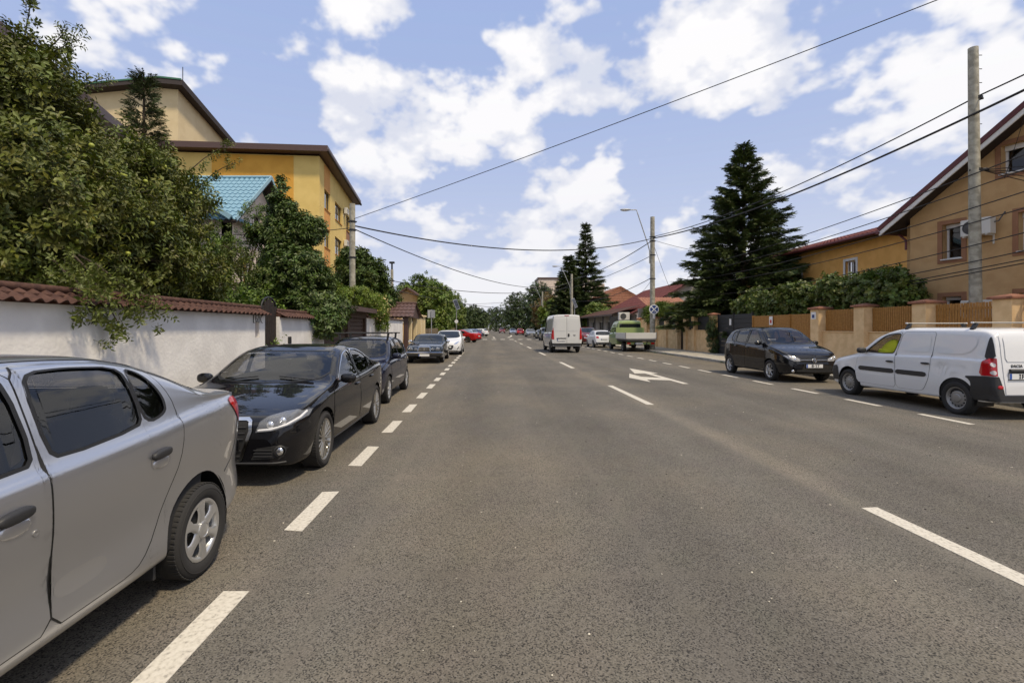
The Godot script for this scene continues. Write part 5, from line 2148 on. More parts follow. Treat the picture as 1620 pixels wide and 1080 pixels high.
	for k in 2:
		var po := thing("gate_pillar", ["pale yellow gate pillar with capped top next to the canopy", "pale yellow gate pillar farther past the canopy"][k], "pillar", P(-4.5, 0, 33.0 + 1.9 * k), 0.0, "yellow gate pillars")
		mb = MB.new()
		mb.box(Vector3(0, 1.2, 0), Vector3(.42, 2.4, .42), .02)
		part("shaft", mb, M.cream_plaster, po)
		mb = MB.new()
		mb.box(Vector3(0, 2.45, 0), Vector3(.6, .12, .6), .03)
		part("cap", mb, M.cream_plaster, po)
	# wooden plank fence far along
	var f := thing("plank_fence", "weathered grey wooden plank fence beyond the gate pillars", "fence")
	var pm := MB.new()
	pm.box(Vector3(0, .8, 0), Vector3(.035, 1.6, .24), .006)
	var pmesh := pm.mesh()
	for k in 150:
		var zz := 36.0 + k * .26
		part("plank", pmesh, M.grey_wood, f, Transform3D(Basis(), P(-4.7 - .02 * sin(k * 3.3), .02 * sin(k * 5.1), zz)))
	mb = MB.new()
	for y in [.4, 1.25]:
		mb.bar(P(-4.74, y, 35.9), P(-4.74, y, 75.0), .04, .08)
	part("rail", mb, M.grey_wood, f)

func house_blue_roof() -> void:
	var h := thing("blue_roof_house", "pale two-storey house with light blue tile roof behind the garden trees", "house")
	var G := wall_frame(P(-10.9, 0, 0), AWAY)   # gable wall facing the street
	wall(h, G, PackedVector2Array([Vector2(21.2, 0), Vector2(27.0, 0), Vector2(27.0, 6.3), Vector2(24.1, 8.45), Vector2(21.2, 6.3)]), [[22.2, 3.6, 23.3, 5.0], [24.8, 3.6, 25.9, 5.0], [23.5, 6.2, 24.3, 7.0]], "pink_plaster", .3)
	window(h, G, [22.2, 3.6, 23.3, 5.0], .15, "white_frame", 2, "white_trim", 0, "", "pane", true)
	window(h, G, [24.8, 3.6, 25.9, 5.0], .15, "white_frame", 2, "white_trim", 0, "", "pane", true)
	window(h, G, [23.5, 6.2, 24.3, 7.0], .15, "dark_frame", 1, "")
	var S := wall_frame(P(-18.0, 0, 21.2), Vector3.RIGHT)   # wall facing the camera
	wall(h, S, PackedVector2Array([Vector2(0, 0), Vector2(7.1, 0), Vector2(7.1, 6.3), Vector2(3.9, 8.3), Vector2(.7, 6.3), Vector2(0, 6.3)]), [[4.6, 3.4, 5.7, 5.3]], "pink_plaster", .3)
	window(h, S, [4.6, 3.4, 5.7, 5.3], .15, "white_frame", 2, "white_trim", 0, "", "pane", true)
	# balcony rail under that window
	var mb := MB.new()
	mb.box(P(-12.7, 3.25, 20.8), Vector3(3.6, .14, .9), .02)
	var bl := part("balcony", mb, M.dark_frame, h)
	mb = MB.new()
	for k in 20:
		mb.tube([P(-14.4 + k * .18, 3.3, 20.38), P(-14.4 + k * .18, 4.2, 20.38)], .012, 5)
	mb.bar(P(-14.45, 4.2, 20.38), P(-10.95, 4.2, 20.38), .03, .04)
	part("railing", mb, M.black_metal, bl)
	# main roof, ridge across the street direction
	mb = MB.new()
	tile_slope(mb, P(-18.5, 6.15, 20.75), P(-10.35, 6.15, 20.75), P(-18.5, 8.85, 24.1), P(-10.35, 8.85, 24.1), 34, 12, .03, .03, 5)
	tile_slope(mb, P(-18.5, 6.15, 27.5), P(-10.35, 6.15, 27.5), P(-18.5, 8.85, 24.1), P(-10.35, 8.85, 24.1), 34, 12, .03, .03, 4)
	var rf := part("roof", mb, M.blue_tile, h)
	rf.set_meta("label", "light blue metal tile roof")
	mb = MB.new()
	slab(mb, P(-10.35, 6.08, 20.7), P(-10.35, 8.80, 24.1), P(-10.9, 8.80, 24.1), P(-10.9, 6.08, 20.7), .10)
	slab(mb, P(-10.35, 6.08, 27.55), P(-10.35, 8.80, 24.1), P(-10.9, 8.80, 24.1), P(-10.9, 6.08, 27.55), .10)
	part("soffit", mb, M.soffit, rf)
	mb = MB.new()
	mb.bar(P(-10.33, 6.15, 20.7), P(-10.33, 8.88, 24.1), .04, .16)
	mb.bar(P(-10.33, 8.88, 24.1), P(-10.33, 6.15, 27.5), .04, .16)
	mb.tube([P(-18.5, 8.9, 24.1), P(-10.35, 8.9, 24.1)], .07, 8)
	part("verge_trim", mb, M.blue_trim, rf)
	# cross gable towards the camera
	mb = MB.new()
	tile_slope(mb, P(-10.5, 6.2, 20.6), P(-10.5, 6.2, 24.0), P(-14.1, 8.5, 20.6), P(-14.1, 8.5, 24.0), 12, 12, .03, .03, 4)
	tile_slope(mb, P(-17.7, 6.2, 20.6), P(-17.7, 6.2, 24.0), P(-14.1, 8.5, 20.6), P(-14.1, 8.5, 24.0), 12, 12, .03, .03, 4)
	part("dormer_roof", mb, M.blue_tile, rf)
	mb = MB.new()
	mb.bar(P(-10.5, 6.2, 20.58), P(-14.1, 8.52, 20.58), .05, .2)
	mb.bar(P(-17.7, 6.2, 20.58), P(-14.1, 8.52, 20.58), .05, .2)
	part("verge_trim", mb, M.blue_trim, rf)

func house_near_left() -> void:
	var h := thing("tall_house", "white house with dark brown eaves mostly hidden behind the apple tree", "house")
	var d := Vector3(-.241, 0, -.970)          # along the eave, going away
	var e := P(-10.95, 0, 15.4)                # far end of the eave
	var F := wall_frame(e - d * 13.0 + Vector3(-.70, 0, .17), d)
	var hs := [[7.6, 3.3, 9.0, 4.9], [10.4, 3.3, 11.6, 4.9], [7.8, .9, 9.0, 2.2]]
	wall(h, F, rect(0, 0, 12.5, 7.5), hs, "white_plaster", .3)
	for q in hs:
		window(h, F, q, .15, "dark_frame", 2, "white_trim")
	var B := wall_frame(F * Vector3(12.5, 0, -.302), -F.basis.z)
	var mb := MB.new()
	mb.T = F
	mb.box(Vector3(12.35, 3.75, -5.0), Vector3(.3, 7.5, 9.4))
	part("side_wall", mb, M.white_plaster, h)
	mb = MB.new()
	var n := F.basis.z
	slab(mb, e + Vector3(0, 7.62, 0), e - d * 14.0 + Vector3(0, 7.62, 0), e - d * 14.0 - n * 6 + Vector3(0, 10.4, 0), e - n * 6 + Vector3(0, 10.4, 0), .12)
	part("roof", mb, M.brown_tile, h)
	mb = MB.new()
	slab(mb, e + Vector3(0, 7.50, 0), e - d * 14.0 + Vector3(0, 7.50, 0), e - d * 14.0 - n * .72 + Vector3(0, 7.54, 0), e - n * .72 + Vector3(0, 7.54, 0), .06)
	mb.bar(e + n * .03 + Vector3(0, 7.55, 0), e - d * 14.0 + n * .03 + Vector3(0, 7.55, 0), .05, .26, .01)
	part("eave", mb, M.brown_metal, h)
	var s := thing("tiled_shed", "low shed with red tile roof behind the garden wall", "shed", P(-9.0, 0, 9.3))
	mb = MB.new()
	mb.box(Vector3(0, 1.2, 0), Vector3(3.0, 2.4, 2.4), 0.0)
	part("wall", mb, M.white_plaster, s)
	mb = MB.new()
	tile_slope(mb, Vector3(-1.8, 2.35, 1.5), Vector3(1.8, 2.35, 1.5), Vector3(-1.8, 3.25, 0), Vector3(1.8, 3.25, 0), 16, 4, .03, .03, 5)
	tile_slope(mb, Vector3(-1.8, 2.35, -1.5), Vector3(1.8, 2.35, -1.5), Vector3(-1.8, 3.25, 0), Vector3(1.8, 3.25, 0), 16, 4, .03, .03, 5)
	part("roof", mb, M.orange_tile, s)

func yellow_block() -> void:
	var b := thing("apartment_block", "yellow four-storey apartment block with flat brown roof edge", "building")
	var d := Vector3(-.088, 0, -.996)          # along the street side, going away
	var c := P(-12.33, 0, 37.0)                # near corner
	var G := wall_frame(c, d)
	var holes := []
	var cols := [[1.55, 3.45], [5.4, 8.2], [10.3, 12.1]]
	for q in cols:
		for k in 4:
			holes.append([q[0], 2.0 + k * 2.95, q[1], 3.5 + k * 2.95])
	wall(b, G, rect(0, 0, 13.5, 14.3), holes, "yellow_plaster", .35)
	for i in holes.size():
		window(b, G, holes[i], .13, "dark_frame", 1 if i < 4 else 2, "orange_panel", 0, "", "pane", i == 6)
	var mb := MB.new()
	mb.T = G * Transform3D(Basis(), Vector3(0, 0, .012))
	for k in 5:
		mb.plate([rect(1.5, 3.5 + (k - 1) * 2.95 if k > 0 else .2, 3.5, 2.0 + k * 2.95 if k < 4 else 14.25)], .02)
	part("ochre_panel", mb, M.orange_panel, b)
	mb = MB.new()
	mb.T = G * Transform3D(Basis(), Vector3(0, 0, .012))
	for k in 4:
		mb.plate([rect(10.3, 3.5 + (k - 1) * 2.95 if k > 0 else .2, 12.1, 2.0 + k * 2.95)], .02)
	part("ochre_panel", mb, M.dark_brown_plaster, b)
	# side towards the camera
	var u := Vector3(.996, 0, -.088)
	var S := wall_frame(c - u * 15.5 - d * .004, u)
	wall(b, S, rect(0, 0, 15.503, 14.3), [], "yellow_plaster", .35)
	mb = MB.new()
	mb.T = S * Transform3D(Basis(), Vector3(0, 0, .014))
	mb.plate([rect(7.9, 0, 13.65, 14.25)], .02)
	part("ochre_field", mb, M.ochre_plaster, b)
	# roof slab with deep dark fascia
	mb = MB.new()
	var o := -G.basis.z
	var p0 := c + G.basis.z * .75 - d * .75
	var p1 := c + G.basis.z * .75 + d * 14.3
	var p2 := p1 + o * 17.5
	var p3 := p0 + o * 17.5
	var up := Vector3(0, 14.85, 0)
	var dn := Vector3(0, 14.25, 0)
	slab(mb, p0 + up, p1 + dn + Vector3(0, .35, 0), p2 + dn + Vector3(0, .35, 0), p3 + up, .42)
	part("roof", mb, M.brown_metal, b)
	mb = MB.new()
	mb.bar(p0 + up + Vector3(0, -.36, 0), p1 + dn + Vector3(0, -.05, 0), .16, .18, .03)
	part("gutter", mb, M.soffit, b)
	mb = MB.new()
	mb.box(c - u * 8 + d * 13.4 + Vector3(0, 7, 0), Vector3(15.5, 14, .3), 0.0, Basis(Vector3.UP, .088))
	part("rear_wall", mb, M.yellow_plaster, b)
	for k in 3:
		ac_unit(b, G, 9.2, 12.35 - k * 2.95, ["air conditioner on the yellow block's top floor", "air conditioner on the yellow block's third floor", "air conditioner on the yellow block's second floor"][k])
	# taller cream block behind
	var t := thing("tall_block", "tall cream block with dark sloping eaves rising behind the yellow block", "building")
	var c2 := P(-24.6, 0, 40.0)
	var S2 := wall_frame(c2 - u * 15.0, u)
	wall(t, S2, PackedVector2Array([Vector2(0, 0), Vector2(15, 0), Vector2(15, 20.7), Vector2(13.6, 20.75), Vector2(0, 18.9)]), [[11.0, 15.2, 12.3, 16.8], [7.6, 15.2, 8.9, 16.8]], "cream_plaster", .3)
	window(t, S2, [11.0, 15.2, 12.3, 16.8], .2, "dark_frame", 2, "white_trim")
	window(t, S2, [7.6, 15.2, 8.9, 16.8], .2, "dark_frame", 2, "white_trim")
	var G2 := wall_frame(c2, d)
	wall(t, G2, PackedVector2Array([Vector2(.31, 0), Vector2(13, 0), Vector2(13, 19.3), Vector2(.31, 20.6)]), [], "cream_plaster", .3)
	mb = MB.new()
	var e := c2 + G2.basis.z * .7 - d * .7
	slab(mb, e + Vector3(0, 21.1, 0), e + d * 14.3 + Vector3(0, 19.4, 0), e + d * 14.3 - u * 1.8 + Vector3(0, 19.6, 0), e - u * 1.8 + Vector3(0, 21.2, 0), .45)
	slab(mb, e - u * 1.8 + Vector3(0, 21.2, 0), e + d * 14.3 - u * 1.8 + Vector3(0, 19.6, 0), e + d * 14.3 - u * 16 + Vector3(0, 17.9, 0), e - u * 16 + Vector3(0, 19.2, 0), .35)
	part("roof", mb, M.soffit, t)
	mb = MB.new()
	mb.bar(e - u * .1 + Vector3(0, 21.12, 0) - d * .02, e - u * 1.8 + Vector3(0, 21.24, 0) - d * .02, .06, .12)
	mb.bar(e - u * 1.8 + Vector3(0, 21.24, 0) - d * .02, e - u * 16 + Vector3(0, 19.24, 0) - d * .02, .06, .12)
	part("roof_edge", mb, M.green_trim, t)
	mb = MB.new()
	mb.tube([e + Vector3(-.6, 21.0, -1), e + Vector3(-.6, 22.6, -1)], .03, 6)
	part("aerial", mb, M.black_metal, t)

func gable_house_far() -> void:
	var h := thing("far_gable_house", "small beige gabled house far behind the canopy and concrete pole", "house")
	var F := wall_frame(P(-10.6, 0, 52.0), Vector3.RIGHT)
	wall(h, F, PackedVector2Array([Vector2(0, 0), Vector2(4.8, 0), Vector2(4.8, 4.1), Vector2(2.4, 5.65), Vector2(0, 4.1)]), [[1.8, 2.2, 3.0, 3.6]], "beige_plaster", .3)
	window(h, F, [1.8, 2.2, 3.0, 3.6], .15, "white_frame", 2, "white_trim")
	var mb := MB.new()
	slab(mb, P(-5.2, 3.82, 51.4), P(-5.2, 3.82, 60), P(-8.2, 5.85, 60), P(-8.2, 5.85, 51.4), .16)
	slab(mb, P(-11.2, 3.82, 51.4), P(-11.2, 3.82, 60), P(-8.2, 5.85, 60), P(-8.2, 5.85, 51.4), .16)
	part("roof", mb, M.brown_tile, h)
	mb = MB.new()
	mb.box(P(-5.95, 2.0, 56), Vector3(.2, 4.0, 7.6))
	part("side_wall", mb, M.beige_plaster, h)

# ---------------------------------------------------------------- right side of the street
const RX := 14.0

func picket_panel(parent: Node, z0: float, z1: float, y0: float, y1: float, mesh_: Mesh, x := RX) -> void:
	var n := int((z1 - z0) / .088)
	for k in n:
		var z := z0 + (k + .5) * (z1 - z0) / n
		part("picket", mesh_, M.picket_wood, parent, Transform3D(Basis(), P(x + .06, (y0 + y1) / 2 + .008 * sin(k * 2.9), z)))
	var mb := MB.new()
	for y in [y0 + .12, y1 - .16]:
		mb.bar(P(x + .10, y, z0), P(x + .10, y, z1), .03, .06)
	part("rail", mb, M.picket_wood, parent)

func pillar(parent: Node, z: float, h: float, x := RX, w := .52, m := "beige_plaster") -> void:
	var mb := MB.new()
	mb.box(P(x + .02, h / 2, z), Vector3(w, h, w), .012)
	var o := part("pillar", mb, M[m], parent)
	mb = MB.new()
	var a := P(x + .02, h, z)
	mb.box(a + Vector3(0, .035, 0), Vector3(w + .16, .07, w + .16), .012)
	var q := (w + .14) / 2
	for k in 4:
		var s := Vector3(cos(k * PI / 2 + PI / 4), 0, sin(k * PI / 2 + PI / 4)) * q * 1.414
		var e := Vector3(cos(k * PI / 2 + PI * .75), 0, sin(k * PI / 2 + PI * .75)) * q * 1.414
		mb.tri3(a + s + Vector3(0, .07, 0), a + e + Vector3(0, .07, 0), a + Vector3(0, .15, 0), a)
	part("cap", mb, M.orange_tile, o)

func right_fence() -> void:
	var pk := MB.new()
	pk.box(Vector3.ZERO, Vector3(.02, .86, .074), .006)
	var pm := pk.mesh()
	var f := thing("picket_fence", "beige wall with brown picket panels and capped pillars beside the white van", "fence")
	var zs := [10.85, 13.42, 16.0, 18.58, 21.1]
	for i in zs.size():
		pillar(f, zs[i], 2.44)
	for i in zs.size() - 1:
		var mb := MB.new()
		mb.box(P(RX + .06, .75, (zs[i] + zs[i + 1]) / 2), Vector3(.24, 1.5, zs[i + 1] - zs[i] - .52))
		mb.box(P(RX + .06, 1.515, (zs[i] + zs[i + 1]) / 2), Vector3(.32, .04, zs[i + 1] - zs[i] - .524), .008)
		part("base_wall", mb, M.beige_plaster, f)
		picket_panel(f, zs[i] + .28, zs[i + 1] - .28, 1.54, 2.40, pm)
	# brown gate leaf beyond, with notice
	var gk := MB.new()
	gk.box(Vector3.ZERO, Vector3(.02, 2.0, .11), .006)
	var gm := gk.mesh()
	var g := thing("picket_gate", "brown slatted driveway gate between the picket fence and black gate", "gate")
	for k in 42:
		part("slat", gm, M.picket_wood, g, Transform3D(Basis(), P(RX + .05, 1.28, 21.5 + k * .119)))
	var mb := MB.new()
	for y in [.5, 2.1]:
		mb.bar(P(RX + .09, y, 21.4), P(RX + .09, y, 26.5), .04, .08)
	mb.bar(P(RX + .04, .3, 23.2), P(RX + .04, 2.3, 23.2), .06, .12)
	mb.bar(P(RX + .04, .3, 26.45), P(RX + .04, 2.3, 26.45), .06, .10)
	part("frame", mb, M.picket_wood, g)
	mb = MB.new()
	mb.box(P(RX - .02, 2.02, 24.7), Vector3(.012, .42, .28))
	var no := part("notice", mb, M.sign_white, g)
	mb = MB.new()
	mb.box(P(RX - .028, 1.98, 24.7), Vector3(.006, .16, .14))
	part("notice_print", mb, M.sign_red, no)
	var w := thing("house_number_sign", "small white sign on the pillar beside the brown gate", "sign")
	mb = MB.new()
	mb.box(P(RX - .255, 2.18, 21.12), Vector3(.02, .3, .3), .005)
	part("panel", mb, M.sign_white, w)
	mb = MB.new()
	mb.box(P(RX - .268, 2.15, 21.12), Vector3(.008, .14, .15))
	part("print", mb, M.sign_blue, w)
	# black panel gate
	var bg := thing("black_gate", "solid black metal gate in shade under the big conifer", "gate")
	for k in 9:
		mb = MB.new()
		mb.box(P(RX + .08, .22 + k * .26, 28.55), Vector3(.04, .25, 4.0), .008)
		part("panel", mb, M.dark_panel, bg)
	mb = MB.new()
	for z in [26.6, 28.6, 30.5]:
		mb.bar(P(RX + .08, 0, z), P(RX + .08, 2.5, z), .09, .09)
	part("post", mb, M.black_metal, bg)
	mb = MB.new()
	mb.box(P(RX + .02, 2.0, 28.9), Vector3(.012, .36, .22))
	part("notice", mb, M.sign_white, bg)
	# older beige wall with dark panels
	var o := thing("panel_fence", "weathered beige wall with dark panels between pillars behind the truck", "fence")
	var ps := [31.0, 33.7, 35.1, 36.6, 38.9, 41.2, 43.6, 46.0]
	for i in ps.size():
		pillar(o, ps[i], 2.45, RX, .42)
		if i < ps.size() - 1 and i != 2:
			mb = MB.new()
			mb.box(P(RX + .06, .74, (ps[i] + ps[i + 1]) / 2), Vector3(.24, 1.48, ps[i + 1] - ps[i] - .42))
			mb.box(P(RX + .05, 1.50, (ps[i] + ps[i + 1]) / 2), Vector3(.30, .05, ps[i + 1] - ps[i] - .424), .008)
			part("base_wall", mb, M.beige_plaster, o)
			mb = MB.new()
			mb.box(P(RX + .08, 1.96, (ps[i] + ps[i + 1]) / 2), Vector3(.03, .84, ps[i + 1] - ps[i] - .5))
			part("dark_panel", mb, M.dark_panel if i < 5 else M.beige_plaster, o)
	mb = MB.new()
	mb.box(P(RX + .10, 1.1, 35.85), Vector3(.05, 2.2, 1.06), .01)
	part("dark_door", mb, M.black_metal, o)
	mb = MB.new()
	mb.box(P(RX - .23, 1.85, 33.7), Vector3(.1, .5, .2), .04)
	part("letter_box", mb, M.black_metal, o)

func brown_house() -> void:
	var h := thing("brown_house", "brown rendered house with steep gable and red roof edge at right", "house")
	var d := Vector3(-.3, 0, -.954)            # along the gable wall, going away
	var c := P(15.6, 0, 18.5)                  # far left corner
	# frame: x runs towards the camera, z out towards the road
	var F := wall_frame(c, -d)
	var apex := 5.6
	var y0 := 5.75
	var pitch := .71
	var hs := [[1.02, 4.05, 1.58, 5.25], [1.02, 1.55, 1.58, 2.75], [3.05, 4.05, 4.1, 5.25], [3.05, 1.4, 4.1, 2.75], [2.62, 6.55, 3.4, 7.45]]
	wall(h, F, PackedVector2Array([Vector2(0, 0), Vector2(11.2, 0), Vector2(11.2, y0), Vector2(apex, y0 + apex * pitch), Vector2(0, y0)]), hs, "brown_plaster", .3)
	for i in hs.size():
		window(h, F, hs[i], .24, "white_frame", 1, "white_trim", .12 if i < 2 else .16, "dark_brown_plaster")
	var S := wall_frame(c, Vector3(.954, 0, -.3))
	wall(h, wall_frame(c - S.basis.z * .0, Vector3(.954, 0, -.3)).translated(-F.basis.z * .31), rect(0, 0, 8, y0), [], "brown_plaster", .3, "side_wall")
	# roof: two slopes running back from the gable
	var out := F.basis.z
	var mb := MB.new()
	var e0 := F * Vector3(-.72, y0 - .72 * pitch + .12, .55)
	var a0 := F * Vector3(apex, y0 + apex * pitch + .12, .55)
	var g0 := F * Vector3(11.9, y0 - .72 * pitch + .12, .55)
	slab(mb, e0, a0, a0 - out * 10, e0 - out * 10, .16)
	slab(mb, g0, a0, a0 - out * 10, g0 - out * 10, .16)
	part("roof", mb, M.soffit, h)
	mb = MB.new()
	mb.bar(e0 + out * .03 + Vector3(0, .02, 0), a0 + out * .03 + Vector3(0, .02, 0), .08, .17, .01)
	mb.bar(g0 + out * .03 + Vector3(0, .02, 0), a0 + out * .03 + Vector3(0, .02, 0), .08, .17, .01)
	part("verge_tiles", mb, M.purple_roof, h)
	mb = MB.new()
	mb.bar(e0 + out * .02 + Vector3(0, -.15, 0), a0 + out * .02 + Vector3(0, -.15, 0), .05, .17, .01)
	mb.bar(g0 + out * .02 + Vector3(0, -.15, 0), a0 + out * .02 + Vector3(0, -.15, 0), .05, .17, .01)
	part("barge_board", mb, M.white_trim, h)
	mb = MB.new()
	mb.tube([e0 + Vector3(0, -.1, 0) + out * .1, e0 + Vector3(0, -.1, 0) - out * 8], .06, 8)
	mb.tube([F * Vector3(-.5, y0 - .55, -.2), F * Vector3(-.1, y0 - .85, .06), F * Vector3(-.1, y0 - 1.2, .06)], .04, 8)
	part("gutter", mb, M.purple_roof, h)
	mb = MB.new()
	mb.box(F * Vector3(.42, 2.55, .08), Vector3(.16, .14, .16), .02)
	part("wall_lamp", mb, M.white_trim, h)
	ac_unit(h, F, 2.15, 4.95, "air conditioner high on the brown house behind the pole")
	ac_unit(h, F, 2.15, 2.30, "air conditioner low on the brown house above the fence")

func orange_house() -> void:
	var h := thing("orange_house", "orange house with dark red tile roof behind the vine hedge", "house")
	var F := wall_frame(P(20.0, 0, 40.0), NEAR)   # x towards the camera, faces the road
	var hs := [[6.6, 4.15, 8.1, 5.25], [12.0, 4.15, 12.8, 5.35], [2.6, 4.15, 4.0, 5.25]]
	wall(h, F, rect(0, 0, 17.5, 6.5), hs, "orange_plaster", .3)
	for q in hs:
		window(h, F, q, .14, "white_frame", 2, "white_trim", 0, "white_frame")
	var mb := MB.new()
	tile_slope(mb, P(19.35, 6.45, 40.5), P(19.35, 6.45, 22.2), P(24.4, 7.9, 40.5), P(24.4, 7.9, 22.2), 60, 12, .03, .03, 4)
	part("roof", mb, M.red_tile, h)
	mb = MB.new()
	mb.bar(P(19.33, 6.40, 40.5), P(19.33, 6.40, 22.2), .05, .16)
	mb.tube([P(19.25, 6.36, 40.5), P(19.25, 6.36, 22.2)], .07, 8)
	part("gutter", mb, M.purple_roof, h)
	mb = MB.new()
	slab(mb, P(19.4, 6.36, 40.5), P(19.4, 6.36, 22.2), P(20.1, 6.42, 22.2), P(20.1, 6.42, 40.5), .05)
	part("soffit", mb, M.soffit, h)
	mb = MB.new()
	mb.box(P(24, 3.2, 40.1), Vector3(8, 6.4, .3))
	mb.box(P(24, 3.2, 22.6), Vector3(8, 6.4, .3))
	part("side_wall", mb, M.orange_plaster, h)

func low_houses() -> void:
	# long tiled house behind the truck
	var h := thing("long_house", "grey rendered house with brown-red tile roof behind the sign pole", "house")
	var F := wall_frame(P(15.2, 0, 50.0), Vector3.RIGHT)
	wall(h, F, PackedVector2Array([Vector2(0, 0), Vector2(9, 0), Vector2(9, 4.7), Vector2(5.5, 6.3), Vector2(0, 3.2)]), [[4.5, 1.6, 5.6, 3.0]], "grey_plaster", .3)
	window(h, F, [4.5, 1.6, 5.6, 3.0], .14, "white_frame", 2, "white_trim")
	var mb := MB.new()
	tile_slope(mb, P(14.3, 3.05, 49.5), P(14.3, 3.05, 66), P(20.7, 6.5, 49.5), P(20.7, 6.5, 66), 50, 10, .03, .03, 4)
	part("roof", mb, M.red_tile, h)
	mb = MB.new()
	slab(mb, P(14.3, 3.0, 49.4), P(20.7, 6.45, 49.4), P(20.7, 6.45, 50.2), P(14.3, 3.0, 50.2), .14)
	part("verge", mb, M.brown_metal, h)
	mb = MB.new()
	mb.box(P(14.9, 1.5, 58), Vector3(.2, 3.0, 15.6))
	part("side_wall", mb, M.grey_plaster, h)
	# porch with a red sheet roof
	var p := thing("porch", "porch with pinkish sheet roof and grey wall left of the conifer", "porch")
	mb = MB.new()
	tile_slope(mb, P(14.6, 3.5, 45.2), P(18.6, 3.5, 45.2), P(14.6, 4.6, 48.6), P(18.6, 4.6, 48.6), 14, 1, .03, .0, 5)
	part("roof", mb, M.orange_tile, p)
	mb = MB.new()
	mb.box(P(16.6, 1.75, 48.4), Vector3(4.0, 3.5, .2))
	mb.box(P(18.5, 1.75, 46.8), Vector3(.2, 3.5, 3.2))
	part("wall", mb, M.grey_plaster, p)
	for x in [14.8, 18.4]:
		mb = MB.new()
		mb.bar(P(x, 0, 45.4), P(x, 3.5, 45.4), .12, .12)
		part("post", mb, M.grey_wood, p)
	# shop with brown awning roof
	var s := thing("roadside_shop", "low shop with brown awning roof beside the parked red car", "shop")
	mb = MB.new()
	tile_slope(mb, P(12.6, 3.05, 50.5), P(12.6, 3.05, 72), P(15.4, 3.9, 50.5), P(15.4, 3.9, 72), 66, 3, .03, .02, 4)
	part("awning", mb, M.coping_tile, s)
	mb = MB.new()
	mb.bar(P(12.6, 2.98, 50.5), P(12.6, 2.98, 72), .05, .16)
	part("fascia", mb, M.brown_metal, s)
	var W := wall_frame(P(13.9, 0, 72), NEAR)
	var ws := []
	for k in 5:
		ws.append([1.2 + k * 4.2, .9, 3.4 + k * 4.2, 2.4])
	wall(s, W, rect(0, 0, 21.3, 3.2), ws, "grey_plaster", .25)
	for q in ws:
		window(s, W, q, .12, "white_frame", 2, "white_trim")
	for k in 6:
		mb = MB.new()
		mb.bar(P(12.75, 0, 51 + k * 4.1), P(12.75, 3.0, 51 + k * 4.1), .1, .1)
		part("awning_post", mb, M.black_metal, s)
	mb = MB.new()
	mb.box(P(12.9, 1.5, 50.7), Vector3(1.0, 2.6, .1), .02)
	part("dark_shutter", mb, M.dark_panel, s)
	var a := thing("air_conditioner", "air conditioner on a stand above the green truck cab", "air conditioner", P(13.0, 2.75, 47.6), 0.0, "air conditioners on the house walls")
	mb = MB.new()
	mb.box(Vector3(0, 0, 0), Vector3(1.0, .72, .4), .02)
	part("casing", mb, M.ac_white, a)
	mb = MB.new()
	mb.lathe(Vector3(-.1, 0, .2), Basis(), [Vector2(.28, 0), Vector2(.27, .03), Vector2(0, .02)], 20)
	part("fan_grille", mb, M.ac_dark, a)
	mb = MB.new()
	mb.box(Vector3(0, -1.55, 0), Vector3(.3, 2.4, .2))
	part("stand", mb, M.grey_plaster, a)
	# orange-tiled house farther on
	var o := thing("tile_roof_house", "house with broad orange tile roof and pink chimney farther along", "house")
	mb = MB.new()
	tile_slope(mb, P(14.2, 4.2, 76), P(14.2, 4.2, 90), P(20.5, 8.0, 77), P(20.5, 8.0, 89), 46, 10, .03, .03, 4)
	tile_slope(mb, P(14.2, 4.2, 75.8), P(26.8, 4.2, 75.8), P(20.4, 8.0, 77), P(20.6, 8.0, 77), 40, 10, .03, .03, 4)
	part("roof", mb, M.orange_tile, o)
	mb = MB.new()
	mb.box(P(20.5, 2.1, 82.5), Vector3(11.4, 4.2, 12.6))
	part("wall", mb, M.pink_plaster, o)
	mb = MB.new()
	mb.box(P(17.8, 7.9, 81), Vector3(2.2, 1.6, 1.0), .03)
	part("chimney", mb, M.pink_plaster, o)
	# pale block of flats far right of the road end
	var f := thing("distant_flats", "pale grey block of flats far down the street behind trees", "building")
	var B := wall_frame(P(15.5, 0, 150), Vector3.RIGHT)
	var fh := []
	for i in 4:
		for k in 3:
			fh.append([1.2 + i * 4.0, 5.0 + k * 3.4, 3.2 + i * 4.0, 7.0 + k * 3.4])
	wall(f, B, rect(0, 0, 17, 16.2), fh, "pink_plaster", .4)
	for q in fh:
		window(f, B, q, .15, "white_frame", 2)
	mb = MB.new()
	mb.box(P(24, 16.4, 155), Vector3(17.6, .5, 10.4))
	part("roof", mb, M.brown_metal, f)
	mb = MB.new()
	mb.box(P(15.6, 8, 155), Vector3(.3, 16, 9.6))
	part("side_wall", mb, M.pink_plaster, f)

# ---------------------------------------------------------------- poles, lamps, signs, cables
func concrete_pole(at: Vector3, h: float, r0: float, r1: float, label: String, lean := Vector3.ZERO) -> Node3D:
	var o := thing("utility_pole", label, "pole", at, 0.0, "concrete utility poles")
	var mb := MB.new()
	mb.tube([Vector3.ZERO, lean * .5 + Vector3(0, h * .5, 0), lean + Vector3(0, h, 0)], [r0, (r0 + r1) / 2, r1], 14)
	part("shaft", mb, M.pole_concrete, o)
	return o

func clamps(o: Node3D, hs: Array, r: float) -> void:
	for h in hs:
		var mb := MB.new()
		mb.lathe(Vector3(0, h, 0), Basis(Vector3.RIGHT, Vector3(0, 0, -1), Vector3.UP), [Vector2(r, -.04), Vector2(r + .012, -.04), Vector2(r + .012, .04), Vector2(r, .04)], 16)
		mb.box(Vector3(r + .03, h, 0), Vector3(.08, .05, .05), .006)
		mb.box(Vector3(-r - .03, h, 0), Vector3(.08, .05, .05), .006)
		part("clamp", mb, M.black_metal, o)

